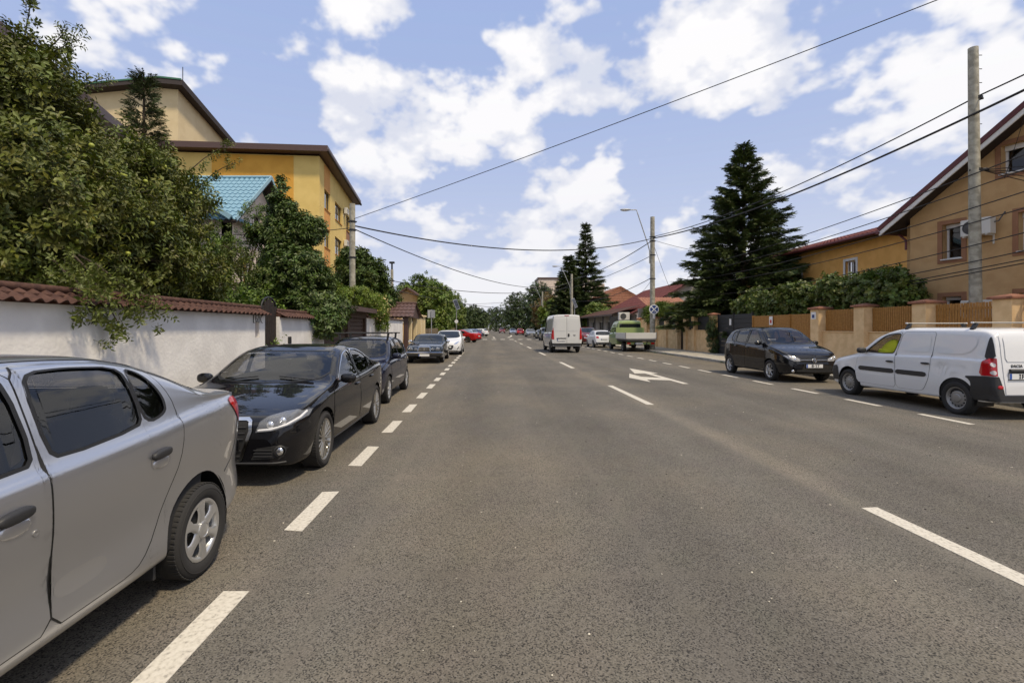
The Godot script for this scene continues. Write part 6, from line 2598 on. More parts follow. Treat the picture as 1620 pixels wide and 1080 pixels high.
func lamp_arm(o: Node3D, base: float, tip: Vector3, r: float) -> void:
	var mb := MB.new()
	var a := Vector3(-r - .05, base - .9, 0)
	var b := Vector3(-r - .05, base, 0)
	var k := tip - Vector3(-.55, 0, 0)
	mb.tube([a, b, b.lerp(k, .12) + Vector3(-.0, .1, 0), b.lerp(k, .9), k, tip], .038, 8)
	var arm := part("lamp_arm", mb, M.lamp_grey, o)
	mb = MB.new()
	mb.blob(tip + Vector3(-.25, .01, 0), Vector3(.38, .075, .13), .75)
	part("lamp_head", mb, M.lamp_grey, arm)
	mb = MB.new()
	mb.blob(tip + Vector3(-.30, -.045, 0), Vector3(.24, .05, .10), .8)
	part("lamp_glass", mb, M.sign_white, arm)

func poles_and_signs() -> void:
	var o := concrete_pole(P(-5.62, 0, 21.0), 6.85, .135, .115, "grey concrete pole in front of the yellow block's far corner")
	clamps(o, [6.1, 5.75, 4.6], .12)
	o = concrete_pole(P(-7.55, 0, 40.0), 6.3, .15, .11, "concrete pole with coiled cable beside the distant gable house")
	clamps(o, [5.4, 4.9, 2.9], .13)
	var mb := MB.new()
	mb.box(Vector3(0, 6.55, 0), Vector3(.12, .5, .12))
	mb.box(Vector3(0, 6.85, 0), Vector3(.42, .16, .2), .03)
	part("pole_top_box", mb, M.black_metal, o)
	for q in [[-.45, 5.2, .24], [.12, 3.0, .2]]:
		mb = MB.new()
		var pts := []
		for i in 21:
			pts.append(Vector3(q[0] + cos(TAU * i / 20) * q[2], q[1] + sin(TAU * i / 20) * q[2], .15))
		mb.tube(pts, .03, 6, false)
		part("cable_coil", mb, M.cable, o)
	o = concrete_pole(P(15.02, 0, 15.4), 10.25, .165, .125, "tall weathered concrete pole in front of the brown house", Vector3(-.1, 0, 0))
	clamps(o, [8.7, 6.5], .14)
	mb = MB.new()
	for k in 6:
		mb.tube([Vector3(-.16, 7.9 + k * .42, .05), Vector3(.12, 7.9 + k * .42, .05)], .012, 5)
	part("step_bolt", mb, M.black_metal, o)
	o = concrete_pole(P(11.95, 0, 36.2), 9.65, .19, .15, "concrete pole with street lamp arm and no-stopping sign by truck")
	clamps(o, [8.2, 7.9, 6.9, 5.2], .165)
	lamp_arm(o, 7.2, Vector3(-1.7, 10.15, 0), .16)
	# the round blue sign on it
	var s := thing("no_stopping_sign", "round blue no-stopping sign with white cross on the pole", "sign", P(11.98, 2.98, 35.96))
	mb = MB.new()
	mb.lathe(Vector3.ZERO, Basis(), [Vector2(.34, -.01), Vector2(.34, .012), Vector2(0, .012)], 36)
	part("rim", mb, M.sign_white, s)
	mb = MB.new()
	mb.lathe(Vector3.ZERO, Basis(), [Vector2(.285, .012), Vector2(.285, .016), Vector2(0, .016)], 36)
	part("face", mb, M.sign_blue, s)
	mb = MB.new()
	for a in [PI / 4, -PI / 4]:
		mb.box(Vector3(0, 0, .02), Vector3(.56, .065, .006), 0.0, Basis(Vector3(0, 0, 1), a))
	mb.face([Vector3(-.035, -.20, .0245), Vector3(.035, -.20, .0245), Vector3(0, -.13, .0245)], Vector3(0, 0, 1))
	part("cross", mb, M.sign_white, s)
	mb = MB.new()
	mb.box(Vector3(0, -.52, 0), Vector3(.16, .30, .02), .004)
	part("sub_plate", mb, M.sign_white, s)
	mb = MB.new()
	mb.box(Vector3(0, -.50, .013), Vector3(.03, .20, .004))
	part("sub_plate_mark", mb, M.lettering, s)
	# far lamp poles
	var far := [[11.0, 65.0, 8.6], [11.1, 100.0, 8.8], [11.2, 131.0, 8.5], [11.4, 163.0, 8.3]]
	var words := ["nearest of the small lamp poles beyond the white delivery van", "second lamp pole beyond the delivery van, with blue banner", "third lamp pole in the far row by the trees", "farthest lamp pole at the end of the street"]
	for i in far.size():
		o = thing("street_lamp", words[i], "street lamp", P(far[i][0], 0, far[i][1]), 0.0, "lamp poles along the far right kerb")
		mb = MB.new()
		mb.tube([Vector3.ZERO, Vector3(0, far[i][2], 0)], [.19, .14], 10)
		part("shaft", mb, M.pole_concrete, o)
		lamp_arm(o, far[i][2] - 1.8, Vector3(-1.9, far[i][2] + 1.0, 0), .15)
		if i == 1:
			mb = MB.new()
			mb.box(Vector3(.05, 3.2, .3), Vector3(.75, 1.2, .04), .01)
			part("banner", mb, M.sign_blue, o)
			mb = MB.new()
			mb.lathe(Vector3(.05, 2.1, .3), Basis(), [Vector2(.35, 0), Vector2(.35, .03), Vector2(0, .03)], 20)
			part("round_sign", mb, M.sign_blue, o)
	# solar panels on thin masts
	for q in [[-3.32, 55.0, 4.1, "solar panel on a thin mast by the left kerb, round sign below"], [10.5, 60.0, 4.5, "solar panel on a thin mast behind the white delivery van"]]:
		o = thing("solar_panel_mast", q[3], "solar panel", P(q[0], 0, q[1]), 0.0, "solar panels on masts")
		mb = MB.new()
		mb.tube([Vector3.ZERO, Vector3(0, q[2], 0)], .05, 8)
		part("mast", mb, M.galvanised, o)
		var bs := Basis(Vector3(0, 0, 1), -1.15) * Basis(Vector3(1, 0, 0), .35)
		mb = MB.new()
		mb.box(Vector3(0, q[2] + .1, 0), Vector3(1.15, .05, .62), .01, Basis(Vector3(0, 0, 1), -1.2) * Basis(Vector3.RIGHT, .75))
		var pn := part("panel_frame", mb, M.galvanised, o)
		mb = MB.new()
		mb.box(Vector3(0, q[2] + .1, 0), Vector3(1.05, .062, .52), 0.0, Basis(Vector3(0, 0, 1), -1.2) * Basis(Vector3.RIGHT, .75))
		part("cells", mb, M.solar_glass, pn)
		mb = MB.new()
		mb.lathe(Vector3(0, q[2] - 1.75, .06), Basis(), [Vector2(.2, -.06), Vector2(.2, .04), Vector2(0, .04)], 18)
		part("beacon_box", mb, M.sign_white, o)
	o = thing("road_sign", "grey back of a square road sign on a post by the left kerb", "sign", P(-4.35, 0, 39.5))
	mb = MB.new()
	mb.tube([Vector3.ZERO, Vector3(0, 3.1, 0)], .035, 8)
	part("post", mb, M.galvanised, o)
	for k in 2:
		mb = MB.new()
		mb.box(Vector3(-.1 + k * .22, 2.75, .03 - .06 * k), Vector3(.40, .62, .02), .005, Basis(Vector3.UP, .3 + .5 * k))
		part("sign_panel", mb, M.lamp_grey if k == 0 else M.galvanised, o)

var cable_n := 0
func cable(a: Vector3, b: Vector3, sag: float, r: float, label: String) -> void:
	var pts := []
	for i in 33:
		var f := i / 32.0
		pts.append(a.lerp(b, f) - Vector3(0, sag * 4.0 * f * (1.0 - f), 0))
	var mb := MB.new()
	mb.tube(pts, r, 6)
	solo("overhead_cable", mb, M.cable, label, "cable", "overhead cables")

func cables() -> void:
	var left := P(-5.62, 5.95, 21.0)
	var mid := P(11.95, 8.1, 36.2)
	var right := P(15.02, 8.7, 15.4)
	cable(left, mid, .95, .03, "thick cable sagging across the street from left pole to lamp pole")
	cable(left + Vector3(0, -.12, 0), P(11.0, 7.6, 65.0), 1.5, .022, "second cable from the left pole to the far lamp pole")
	cable(left + Vector3(0, .25, 0), P(15.6, 10.6, 9.3), .15, .012, "single thin wire rising across the sky to the upper right")
	cable(mid + Vector3(0, .12, 0), right + Vector3(0, .05, 0), .55, .022, "upper of two cables between the lamp pole and tall right pole")
	cable(right + Vector3(0, .05, 0), P(15.3, 9.0, 9.0), .05, .022, "upper cable continuing right from the tall pole out of frame")
	cable(mid, P(15.1, 8.38, 13.4), .6, .036, "thick lower cable passing the tall right pole")
	cable(P(15.1, 8.38, 13.4), P(15.6, 8.9, 8.8), .05, .036, "thick lower cable leaving the frame at the upper right")
	# drops to the houses
	cable(P(15.6, 8.28, 14.4), P(18.5, 7.9, 14.5), .03, .015, "dark drop wire from the cable joint down to the brown house roof")
	cable(P(15.6, 8.28, 14.4), P(16.4, 6.4, 15.9), .03, .008, "thin drop wire from the cable joint towards the gable wall")
	for k in 4:
		cable(P(15.1, 6.5, 15.35), P(17.6 + k * .35, 6.55 - k * .38, 14.1 + .2 * k), .06, .012, ["topmost wire of the bundle leaving the tall pole to the right", "second wire of the bundle leaving the tall pole", "third wire of the bundle leaving the tall pole", "lowest wire of the bundle leaving the tall pole"][k])
	var mb := MB.new()
	mb.blob(P(15.2, 6.5, 15.3), Vector3(.12, .05, .05))
	solo("cable_joint", mb, M.cable, "dark cable joint strapped to the tall right pole", "cable joint")
	mb = MB.new()
	mb.blob(P(15.6, 8.28, 14.4), Vector3(.09, .06, .06))
	solo("cable_joint", mb, M.cable, "dark cable joint hanging right of the tall pole top", "cable joint")
	# service wires passing in front of the brown house
	var ys := [[5.35, 6.75], [4.95, 6.35], [4.45, 5.75], [4.1, 5.3], [3.3, 4.65], [2.95, 4.15]]
	var ord := ["highest", "second highest", "third", "fourth", "fifth", "lowest"]
	for k in ys.size():
		cable(P(14.6, ys[k][0] + .55, 34.0), P(14.8, ys[k][1] - .15, 11.5), .28 + .03 * k, .016, ord[k] + " of the six service wires crossing in front of the brown house")
	for k in 2:
		cable(P(14.5, 2.75 + .12 * k, 26.0), P(14.9, 3.75 + .1 * k, 10.5), .12, .016, ["lower of two dark wires just above the picket fence", "upper of two dark wires just above the picket fence"][k])
	# bundles at the lamp pole going on down the street
	cable(mid + Vector3(0, -.15, 0), P(11.0, 7.9, 65.0), .45, .03, "cable from the near lamp pole to the next pole down the street")
	cable(mid + Vector3(0, -1.2, 0), P(11.0, 6.9, 65.0), .3, .02, "lower cable from the near lamp pole down the street")
	cable(mid + Vector3(0, -2.8, 0), P(11.0, 5.2, 65.0), .7, .024, "slack lowest cable from the near lamp pole down the street")
	cable(mid + Vector3(0, -.2, 0), P(16.8, 5.2, 46.0), .1, .014, "drop wire from the lamp pole to the porch behind it")
	cable(mid + Vector3(0, -.1, 0), P(16.0, 6.4, 33.0), .15, .014, "drop wire from the lamp pole into the big conifer")
	cable(mid + Vector3(0, -2.9, 0), P(15.8, 5.1, 52.0), .1, .014, "short wire from the lamp pole to the long house")
	# farther crossings
	for q in [[P(-7.55, 5.4, 40.0), P(11.0, 7.0, 66.0), .9, "far cable crossing from the coiled-cable pole to the far lamp pole"], [P(-7.55, 4.7, 40.0), P(11.1, 6.2, 100.0), 1.0, "lower far cable crossing from the coiled-cable pole"], [P(-9, 6.2, 95), P(11.1, 7.6, 100), .5, "very distant cable across the road end, upper"], [P(-9, 5.2, 110), P(11.2, 6.9, 131), .5, "very distant cable across the road end, lower"], [P(11.0, 7.6, 65.0), P(11.1, 7.9, 100.0), .6, "cable between the first and second far lamp poles"]]:
		cable(q[0], q[1], q[2], .03, q[3])
	cable(P(-7.55, 5.4, 40.0), P(-14.0, 5.0, 38.0), .15, .02, "wire from the coiled-cable pole off to the left")
	cable(left + Vector3(0, -.1, 0), P(-11.5, 5.4, 20.0), .12, .016, "wire from the left pole back to the garden trees")

# ---------------------------------------------------------------- plants
func leaf(mb: MB, o: Vector3, d: Vector3, side: Vector3, len_: float, wid: float, fold: float) -> void:
	var up := side.cross(d).normalized()
	var tip := o + d * len_ - up * len_ * .12
	var m := o + d * len_ * .45
	var l := m + side * wid * .5 + up * fold * wid
	var r := m - side * wid * .5 + up * fold * wid
	var nl := (up - side * fold * 1.4).normalized()
	var nr := (up + side * fold * 1.4).normalized()
	var a := mb.vert(o, nl)
	var b := mb.vert(l, nl)
	var c := mb.vert(tip, nl)
	mb.tri(a, b, c)
	a = mb.vert(o, nr)
	b = mb.vert(r, nr)
	c = mb.vert(tip, nr)
	mb.tri(a, b, c)

func twig(n: int, len_: float, wid: float, stem: float, sd: int, spread := 1.0) -> ArrayMesh:
	var r := RandomNumberGenerator.new()
	r.seed = sd
	var mb := MB.new()
	mb.colored = true
	for k in n:
		var f := (k + .5) / n
		var ang := k * 2.4 + r.randf() * .6
		var outw := Vector3(cos(ang), 0, sin(ang))
		var d := (outw * spread + Vector3(0, r.randf_range(.1, .9), 0)).normalized()
		var g := r.randf_range(.75, 1.3)
		var yl := r.randf_range(.9, 1.25)
		mb.col = Color(g * yl, g, g * r.randf_range(.6, 1.1))
		var o := Vector3(0, stem * f, 0) + outw * stem * .15 * r.randf()
		var sd_ := d.cross(Vector3.UP).normalized().rotated(d, r.randf_range(-.7, .7))
		leaf(mb, o, d, sd_, len_ * r.randf_range(.75, 1.2), wid * r.randf_range(.8, 1.15), .18)
	mb.col = Color(.5, .4, .35)
	mb.tube([Vector3(0, -stem * .4, 0), Vector3(0, stem, 0)], [len_ * .05, len_ * .02], 4, false)
	return mb.mesh()

func scatter(parent: Node, called: String, mesh_: Mesh, m: Material, xf: Array, cols: PackedColorArray) -> MultiMeshInstance3D:
	var mm := MultiMesh.new()
	mm.transform_format = MultiMesh.TRANSFORM_3D
	mm.use_colors = true
	mm.mesh = mesh_
	mm.instance_count = xf.size()
	for i in xf.size():
		mm.set_instance_transform(i, xf[i])
		mm.set_instance_color(i, cols[i])
	var o := MultiMeshInstance3D.new()
	o.name = called
	o.multimesh = mm
	o.material_override = m
	parent.add_child(o, true)
	o.set_meta("kind", "stuff")
	return o

# blobs: [centre, radii] in the tree's own axes
func crown(parent: Node, called: String, blobs: Array, n: int, mesh_: Mesh, m: Material, sd: int, size := Vector2(.8, 1.25), inner := .45, tone := Vector3(1, 1, 1)) -> void:
	var r := RandomNumberGenerator.new()
	r.seed = sd
	var nz := FastNoiseLite.new()
	nz.seed = sd
	nz.frequency = .55
	nz.fractal_octaves = 3
	var wts := []
	var total := 0.0
	for b in blobs:
		var w: float = pow(b[1].x * b[1].y * b[1].z, .667)
		total += w
		wts.append(total)
	var xf := []
	var cs := PackedColorArray()
	var guard := 0
	while xf.size() < n and guard < n * 4:
		guard += 1
		var t := r.randf() * total
		var k := 0
		while wts[k] < t:
			k += 1
		var b: Array = blobs[k]
		var d := Vector3(r.randfn(), r.randfn(), r.randfn()).normalized()
		var f := lerpf(inner, 1.0, pow(r.randf(), .55))
		var p: Vector3 = b[0] + d * b[1] * f
		var v := nz.get_noise_3dv(p * 1.6)
		# thin patches let the sky through, tufts stand out of the outline
		if v < -.13 and r.randf() < .88:
			continue
		p += d * b[1] * (v * .42 + nz.get_noise_3dv(p * 6.0) * .3)
		var y := (d + Vector3(0, .55, 0) + Vector3(r.randfn(), r.randfn(), r.randfn()) * .5).normalized()
		var x := y.cross(Vector3(r.randfn(), r.randfn(), r.randfn())).normalized()
		var s := r.randf_range(size.x, size.y)
		xf.append(Transform3D(Basis(x, y, x.cross(y)).scaled(Vector3.ONE * s), p))
		var g := clampf(r.randfn(1.0, .2), .5, 1.6)
		cs.append(Color(g * tone.x * r.randf_range(.9, 1.2), g * tone.y, g * tone.z * r.randf_range(.7, 1.1)))
	scatter(parent, called, mesh_, m, xf, cs)

func limb(mb: MB, a: Vector3, b: Vector3, r0: float, r1: float, r: RandomNumberGenerator, wob := .12) -> void:
	var pts := []
	var rad := []
	var l := a.distance_to(b)
	for i in 6:
		var f := i / 5.0
		pts.append(a.lerp(b, f) + (Vector3(r.randfn(), r.randfn() * .5, r.randfn()) * wob * l * .3 if i > 0 and i < 5 else Vector3.ZERO) + Vector3(0, sin(f * PI) * l * .06, 0))
		rad.append(lerpf(r0, r1, f))
	mb.tube(pts, rad, 7, true)

func leafy_tree(called: String, label: String, at: Vector3, blobs: Array, n: int, tw: Mesh, leaf_mat: String, sd: int, trunk_r := .14, trunk_h := 1.6, group := "", size := Vector2(.8, 1.25), inner := .45) -> Node3D:
	var t := thing(called, label, "tree", at, 0.0, group)
	var r := RandomNumberGenerator.new()
	r.seed = sd
	var mb := MB.new()
	var fork := Vector3(r.randfn() * .1, trunk_h, r.randfn() * .1)
	mb.tube([Vector3(0, -.05, 0), Vector3(0, trunk_h * .3, 0), fork], [trunk_r * 1.35, trunk_r, trunk_r * .85], 10)
	part("trunk", mb, M.bark, t)
	mb = MB.new()
	for b in blobs:
		limb(mb, fork, b[0], trunk_r * .6, trunk_r * .2, r)
		for k in 5:
			var d := Vector3(r.randfn(), r.randfn() * .6 + .3, r.randfn()).normalized()
			limb(mb, fork.lerp(b[0], r.randf_range(.5, 1.0)), b[0] + d * b[1] * .85, trunk_r * .22, trunk_r * .06, r)
	part("branches", mb, M.bark, t)
	crown(t, "crown", blobs, n, tw, M[leaf_mat], sd + 1, size, inner)
	return t

# spray of needles: flat fan along +y
func spray(len_: float, n: int, needle: float, sd: int) -> ArrayMesh:
	var r := RandomNumberGenerator.new()
	r.seed = sd
	var mb := MB.new()
	mb.colored = true
	for k in n:
		var f := float(k) / n
		var s := 1.0 if k % 2 == 0 else -1.0
		var a: float = lerpf(1.05, .55, f) * s + r.randf_range(-.15, .15)
		var d := Vector3(sin(a), cos(a), r.randf_range(-.35, .25)).normalized()
		var g := r.randf_range(.7, 1.35)
		mb.col = Color(g * r.randf_range(.9, 1.2), g, g * .9)
		var l := needle * lerpf(1.0, .55, f) * r.randf_range(.8, 1.2)
		leaf(mb, Vector3(0, len_ * f, 0), d, d.cross(Vector3(0, 0, 1)).normalized(), l, l * .3, .25)
	mb.col = Color(.8, 1, .8)
	leaf(mb, Vector3(0, len_ * .9, 0), Vector3.UP, Vector3.RIGHT, needle * .9, needle * .3, .2)
	return mb.mesh()

# h height, rad radius at the skirt, base of the skirt, n sprays
func conifer(called: String, label: String, at: Vector3, h: float, rad: float, base: float, n_whorl: int, sp: Mesh, m: String, sd: int, droop := .18, gap := 0.0, shape := .85, density := 1.0) -> void:
	var t := thing(called, label, "tree", at)
	var r := RandomNumberGenerator.new()
	r.seed = sd
	var mb := MB.new()
	mb.tube([Vector3(0, -.05, 0), Vector3(0, h * .5, 0), Vector3(0, h * .98, 0)], [h * .016, h * .010, h * .0015], 10)
	part("trunk", mb, M.bark, t)
	mb = MB.new()
	var xf := []
	var cs := PackedColorArray()
	for w in n_whorl:
		var f := (w + r.randf() * .5) / n_whorl
		var y := lerpf(base, h * .985, f)
		var reach := rad * pow(1.0 - f, shape) + .10
		var count := int(lerpf(10, 5, f)) + r.randi() % 3
		for k in count:
			if r.randf() < gap:
				continue
			var a := TAU * (k + r.randf() * .8) / count + w * 1.3
			var l := reach * r.randf_range(.72, 1.12)
			var dir := Vector3(cos(a), 0, sin(a))
			var rise := lerpf(.02, .75, pow(f, 1.6))
			var p0 := Vector3(0, y, 0)
			var pts := []
			var rads := []
			for i in 6:
				var q := i / 5.0
				pts.append(p0 + dir * l * q + Vector3(0, l * (rise * q - droop * q * q * 1.6 + droop * .8 * pow(q, 4.0)), 0))
				rads.append(lerpf(.012 + l * .008, .004, q))
			mb.tube(pts, rads, 4, false)
			var ns := int(l * 8.5 * density) + 3
			for s in ns:
				var q: float = lerpf(.12, 1.0, pow((s + r.randf()) / ns, .8))
				var i := mini(4, int(q * 5.0))
				var p: Vector3 = pts[i].lerp(pts[i + 1], q * 5.0 - i)
				var tang: Vector3 = (pts[i + 1] - pts[i]).normalized()
				for sd_ in ([-1.0, 1.0, 0.0] if q > .5 else [-1.0, 1.0]):
					var sway := dir.rotated(Vector3.UP, sd_ * r.randf_range(.45, 1.15))
					var yv := (tang * .8 + sway + Vector3(0, r.randf_range(-.95, .45), 0)).normalized()
					var zv := (Vector3.UP - yv * yv.y + Vector3(r.randfn(), r.randfn() * .4, r.randfn()) * .75).normalized()
					var xv := yv.cross(zv).normalized()
					var sc: float = r.randf_range(.7, 1.25) * lerpf(1.15, .75, q)
					xf.append(Transform3D(Basis(xv, yv, xv.cross(yv)).scaled(Vector3.ONE * sc), p + Vector3(0, r.randf_range(-.14, .10), 0)))
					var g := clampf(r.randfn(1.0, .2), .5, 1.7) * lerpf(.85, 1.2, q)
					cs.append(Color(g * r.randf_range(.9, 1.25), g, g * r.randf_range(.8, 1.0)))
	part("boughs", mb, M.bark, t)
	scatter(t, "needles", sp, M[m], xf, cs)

func plants() -> void:
	var tw_apple := twig(11, .085, .042, .16, 1)
	var tw_mag := twig(12, .13, .062, .2, 2, 1.3)
	var tw_bush := twig(12, .10, .045, .2, 3, 1.2)
	var tw_vine := twig(10, .13, .12, .24, 4, 1.4)
	var tw_far := twig(16, .26, .16, .5, 5, 1.2)
	# apple tree over the white wall
	var at := P(-7.1, 0, 8.6)
	var bl := [[Vector3(-.2, 3.9, 0), Vector3(1.8, 1.35, 2.0)], [Vector3(-1.5, 4.4, 1.3), Vector3(1.4, 1.1, 1.5)], [Vector3(-.8, 5.3, 2.1), Vector3(.8, .75, .9)], [Vector3(.15, 4.9, 1.2), Vector3(.9, .85, .9)], [Vector3(.1, 5.45, .9), Vector3(.5, .5, .5)], [Vector3(.9, 3.4, 1.6), Vector3(1.3, 1.0, 1.4)], [Vector3(.7, 3.7, -1.0), Vector3(.95, 1.2, 1.0)], [Vector3(1.2, 2.9, .4), Vector3(.9, .8, 1.4)], [Vector3(0, 4.7, -1.1), Vector3(.9, .75, 1.0)], [Vector3(-1.8, 3.4, 2.2), Vector3(1.2, 1.1, 1.1)], [Vector3(1.0, 2.75, 2.4), Vector3(.85, .6, .8)], [Vector3(.8, 2.8, -1.9), Vector3(.8, .65, .9)], [Vector3(.15, 4.3, -2.0), Vector3(.75, .85, .8)]]
	var t := leafy_tree("apple_tree", "large apple tree with small green apples hanging over the white wall", at, bl, 12500, tw_apple, "leaf_apple", 101, .16, 1.7, "", Vector2(.75, 1.3), .35)
	# shoots standing out of the crown, a bough hanging in front of the wall
	var r := RandomNumberGenerator.new()
	r.seed = 77
	var mb := MB.new()
	var xf := []
	var cs := PackedColorArray()
	var shoots := [[Vector3(.25, 5.6, 1.2), Vector3(.42, 6.45, 1.25)], [Vector3(.3, 5.5, 1.1), Vector3(.95, 5.95, 1.1)], [Vector3(.3, 5.6, 1.0), Vector3(.75, 6.2, 1.0)], [Vector3(.2, 5.5, .4), Vector3(.75, 5.85, .2)], [Vector3(-.9, 5.4, 2.2), Vector3(-.75, 6.45, 2.3)], [Vector3(-.6, 5.3, 2.2), Vector3(-.05, 5.75, 2.3)], [Vector3(-.7, 5.4, 2.0), Vector3(-.25, 6.0, 2.0)], [Vector3(-.9, 5.4, 2.4), Vector3(-1.1, 6.2, 2.6)], [Vector3(.6, 4.4, -1.6), Vector3(1.65, 5.55, -2.0)], [Vector3(.7, 4.2, -1.7), Vector3(1.75, 5.2, -2.1)], [Vector3(-.6, 5.0, .9), Vector3(-.1, 5.75, .9)], [Vector3(1.9, 3.3, -1.4), Vector3(2.3, 2.9, -1.6)], [Vector3(1.9, 2.6, 2.3), Vector3(2.72, 1.62, 2.55)], [Vector3(1.9, 2.6, 2.2), Vector3(2.75, 1.85, 2.0)], [Vector3(1.8, 2.5, 2.5), Vector3(2.68, 1.95, 3.0)], [Vector3(1.9, 2.5, 2.6), Vector3(2.6, 1.85, 2.75)]]
	for s in shoots:
		mb = MB.new()
		limb(mb, s[0], s[1], .016, .005, r, .05)
		part("shoot", mb, M.bark, t)
		var n := 26 if s[1].y > 3.0 else 60
		for k in n:
			var f := r.randf_range(.1, 1.0)
			var p: Vector3 = s[0].lerp(s[1], f) + Vector3(r.randfn(), r.randfn(), r.randfn()) * (.05 if s[1].y > 3.0 else .13)
			var y: Vector3 = ((s[1] - s[0]).normalized() + Vector3(r.randfn(), r.randfn(), r.randfn()) * .6).normalized()
			var x := y.cross(Vector3(r.randfn(), r.randfn(), r.randfn())).normalized()
			xf.append(Transform3D(Basis(x, y, x.cross(y)).scaled(Vector3.ONE * r.randf_range(.6, .95)), p))
			cs.append(Color(1, 1, 1) * r.randf_range(.8, 1.25))
	scatter(t, "shoot_leaves", tw_apple, M.leaf_apple, xf, cs)
	mb = MB.new()
	mb.colored = true
	mb.blob(Vector3.ZERO, Vector3(.036, .033, .036), 1.0, Basis(), 12, 8)
	var fruit := mb.mesh()
	for k in 34:
		var b: Array = bl[r.randi() % bl.size()]
		var d := Vector3(absf(r.randfn()) + .3, r.randfn() * .5, r.randfn()).normalized()
		part("apple", fruit, M.apple_fruit, t, Transform3D(Basis(), b[0] + d * b[1] * 1.0))
	# young spruce top behind it, thin tree, evergreen
	var sp_near := spray(.34, 22, .11, 8)
	conifer("spruce_tree", "slim spruce whose bare tip rises behind the apple tree", P(-9.6, 0, 14.2 * .99), 9.0, 1.35, 2.0, 26, spray(.26, 18, .09, 9), "needle_far", 31, .06, .12, .9, .9)
	leafy_tree("young_tree", "thin young tree with dark stems in front of the blue-roofed house", P(-8.2, 0, 17.3), [[Vector3(0, 3.6, 0), Vector3(.8, .9, .8)], [Vector3(.5, 4.6, .1), Vector3(.6, .6, .6)], [Vector3(-.7, 4.5, .3), Vector3(.6, .6, .6)], [Vector3(1.1, 3.9, 0), Vector3(.6, .5, .6)], [Vector3(.2, 5.4, 0), Vector3(.4, .5, .4)]], 480, tw_bush, "leaf_bush", 55, .07, 2.6, "", Vector2(.7, 1.1), .3)
	leafy_tree("young_tree", "second thin tree left of the dark evergreen", P(-8.9, 0, 15.0), [[Vector3(0, 3.2, 0), Vector3(1.0, .9, .9)], [Vector3(-.6, 4.2, .1), Vector3(.7, .7, .6)], [Vector3(.6, 4.0, .3), Vector3(.7, .6, .6)]], 520, tw_bush, "leaf_bush", 58, .07, 2.2, "", Vector2(.7, 1.1), .3)
	leafy_tree("evergreen_tree", "dense dark evergreen with pointed crown beside the arched gate", P(-6.35, 0, 15.6), [[Vector3(.2, 2.4, 0), Vector3(1.15, 1.0, 1.2)], [Vector3(.35, 3.4, 0), Vector3(.9, .85, .95)], [Vector3(.1, 4.4, 0), Vector3(.62, .8, .62)], [Vector3(.0, 5.2, .1), Vector3(.38, .6, .4)], [Vector3(-.05, 5.8, .1), Vector3(.17, .4, .17)], [Vector3(.8, 3.0, 1.0), Vector3(.9, .8, .9)], [Vector3(1.2, 2.2, .9), Vector3(.95, .6, 1.2)], [Vector3(1.55, 1.85, 1.5), Vector3(.6, .5, .8)], [Vector3(.9, 4.6, .2), Vector3(.45, .35, .4)], [Vector3(-.6, 4.5, .2), Vector3(.3, .22, .3)]], 8200, tw_mag, "leaf_magnolia", 63, .12, 1.4, "", Vector2(.7, 1.15), .3)
	# low bushes behind the wall
	for q in [[-6.2, 11.6, 2.2, 1.0, "leafy shrub behind the white wall left of the arched gate"], [-6.6, 13.4, 2.5, 1.1, "leafy shrub behind the arched gate"], [-7.4, 6.2, 2.0, .9, "shrub behind the wall below the apple tree, nearest the camera"]]:
		var s := thing("garden_shrub", q[4], "shrub", P(q[0], 0, q[1]), 0.0, "shrubs behind the white wall")
		mb = MB.new()
		for k in 6:
			limb(mb, Vector3(r.randfn() * .1, -.05, r.randfn() * .1), Vector3(r.randfn() * .5, q[2] * .8, r.randfn() * .6), .03, .01, r)
		part("stem", mb, M.bark, s)
		crown(s, "foliage", [[Vector3(0, q[2] * .75, 0), Vector3(1.1, q[3] * .75, 1.2)], [Vector3(.5, q[2] * .55, .3), Vector3(.9, q[3] * .8, 1.3)]], 1200, tw_bush, M.leaf_bush, int(q[1] * 10), Vector2(.8, 1.3), .35)
	# small tree before the yellow block, climber over the garage, walnut behind the pole
	leafy_tree("small_tree", "small tree with pale green leaves before the yellow block", P(-7.2, 0, 20.5), [[Vector3(0, 3.1, 0), Vector3(1.1, .8, 1.0)], [Vector3(.2, 3.9, 0), Vector3(.6, .6, .6)]], 900, tw_bush, "leaf_light", 71, .08, 1.8, "", Vector2(.8, 1.2), .3)
	var cl := thing("climbing_plant", "flowering climber spilling over the garage end and white wall", "plant", P(-4.6, 0, 20.2))
	mb = MB.new()
	for k in 5:
		limb(mb, Vector3(-.3, 0, r.randfn() * .2), Vector3(.0, 2.4, r.randf_range(-1.4, .8)), .03, .012, r)
	part("stem", mb, M.bark, cl)
	crown(cl, "foliage", [[Vector3(-.5, 2.8, .6), Vector3(.8, .35, 1.2)], [Vector3(.05, 2.45, -.4), Vector3(.4, .5, .9)], [Vector3(.15, 2.0, -.9), Vector3(.25, .4, .4)]], 1200, tw_bush, M.leaf_light, 83, Vector2(.7, 1.1), .3)
	crown(cl, "blossom", [[Vector3(.1, 2.45, -.4), Vector3(.45, .5, .9)]], 90, twig(3, .05, .05, .05, 12), mat("petal", lin(.72, .62, .40), .7), 84, Vector2(.8, 1.2), .9)
	M.petal.vertex_color_use_as_albedo = true
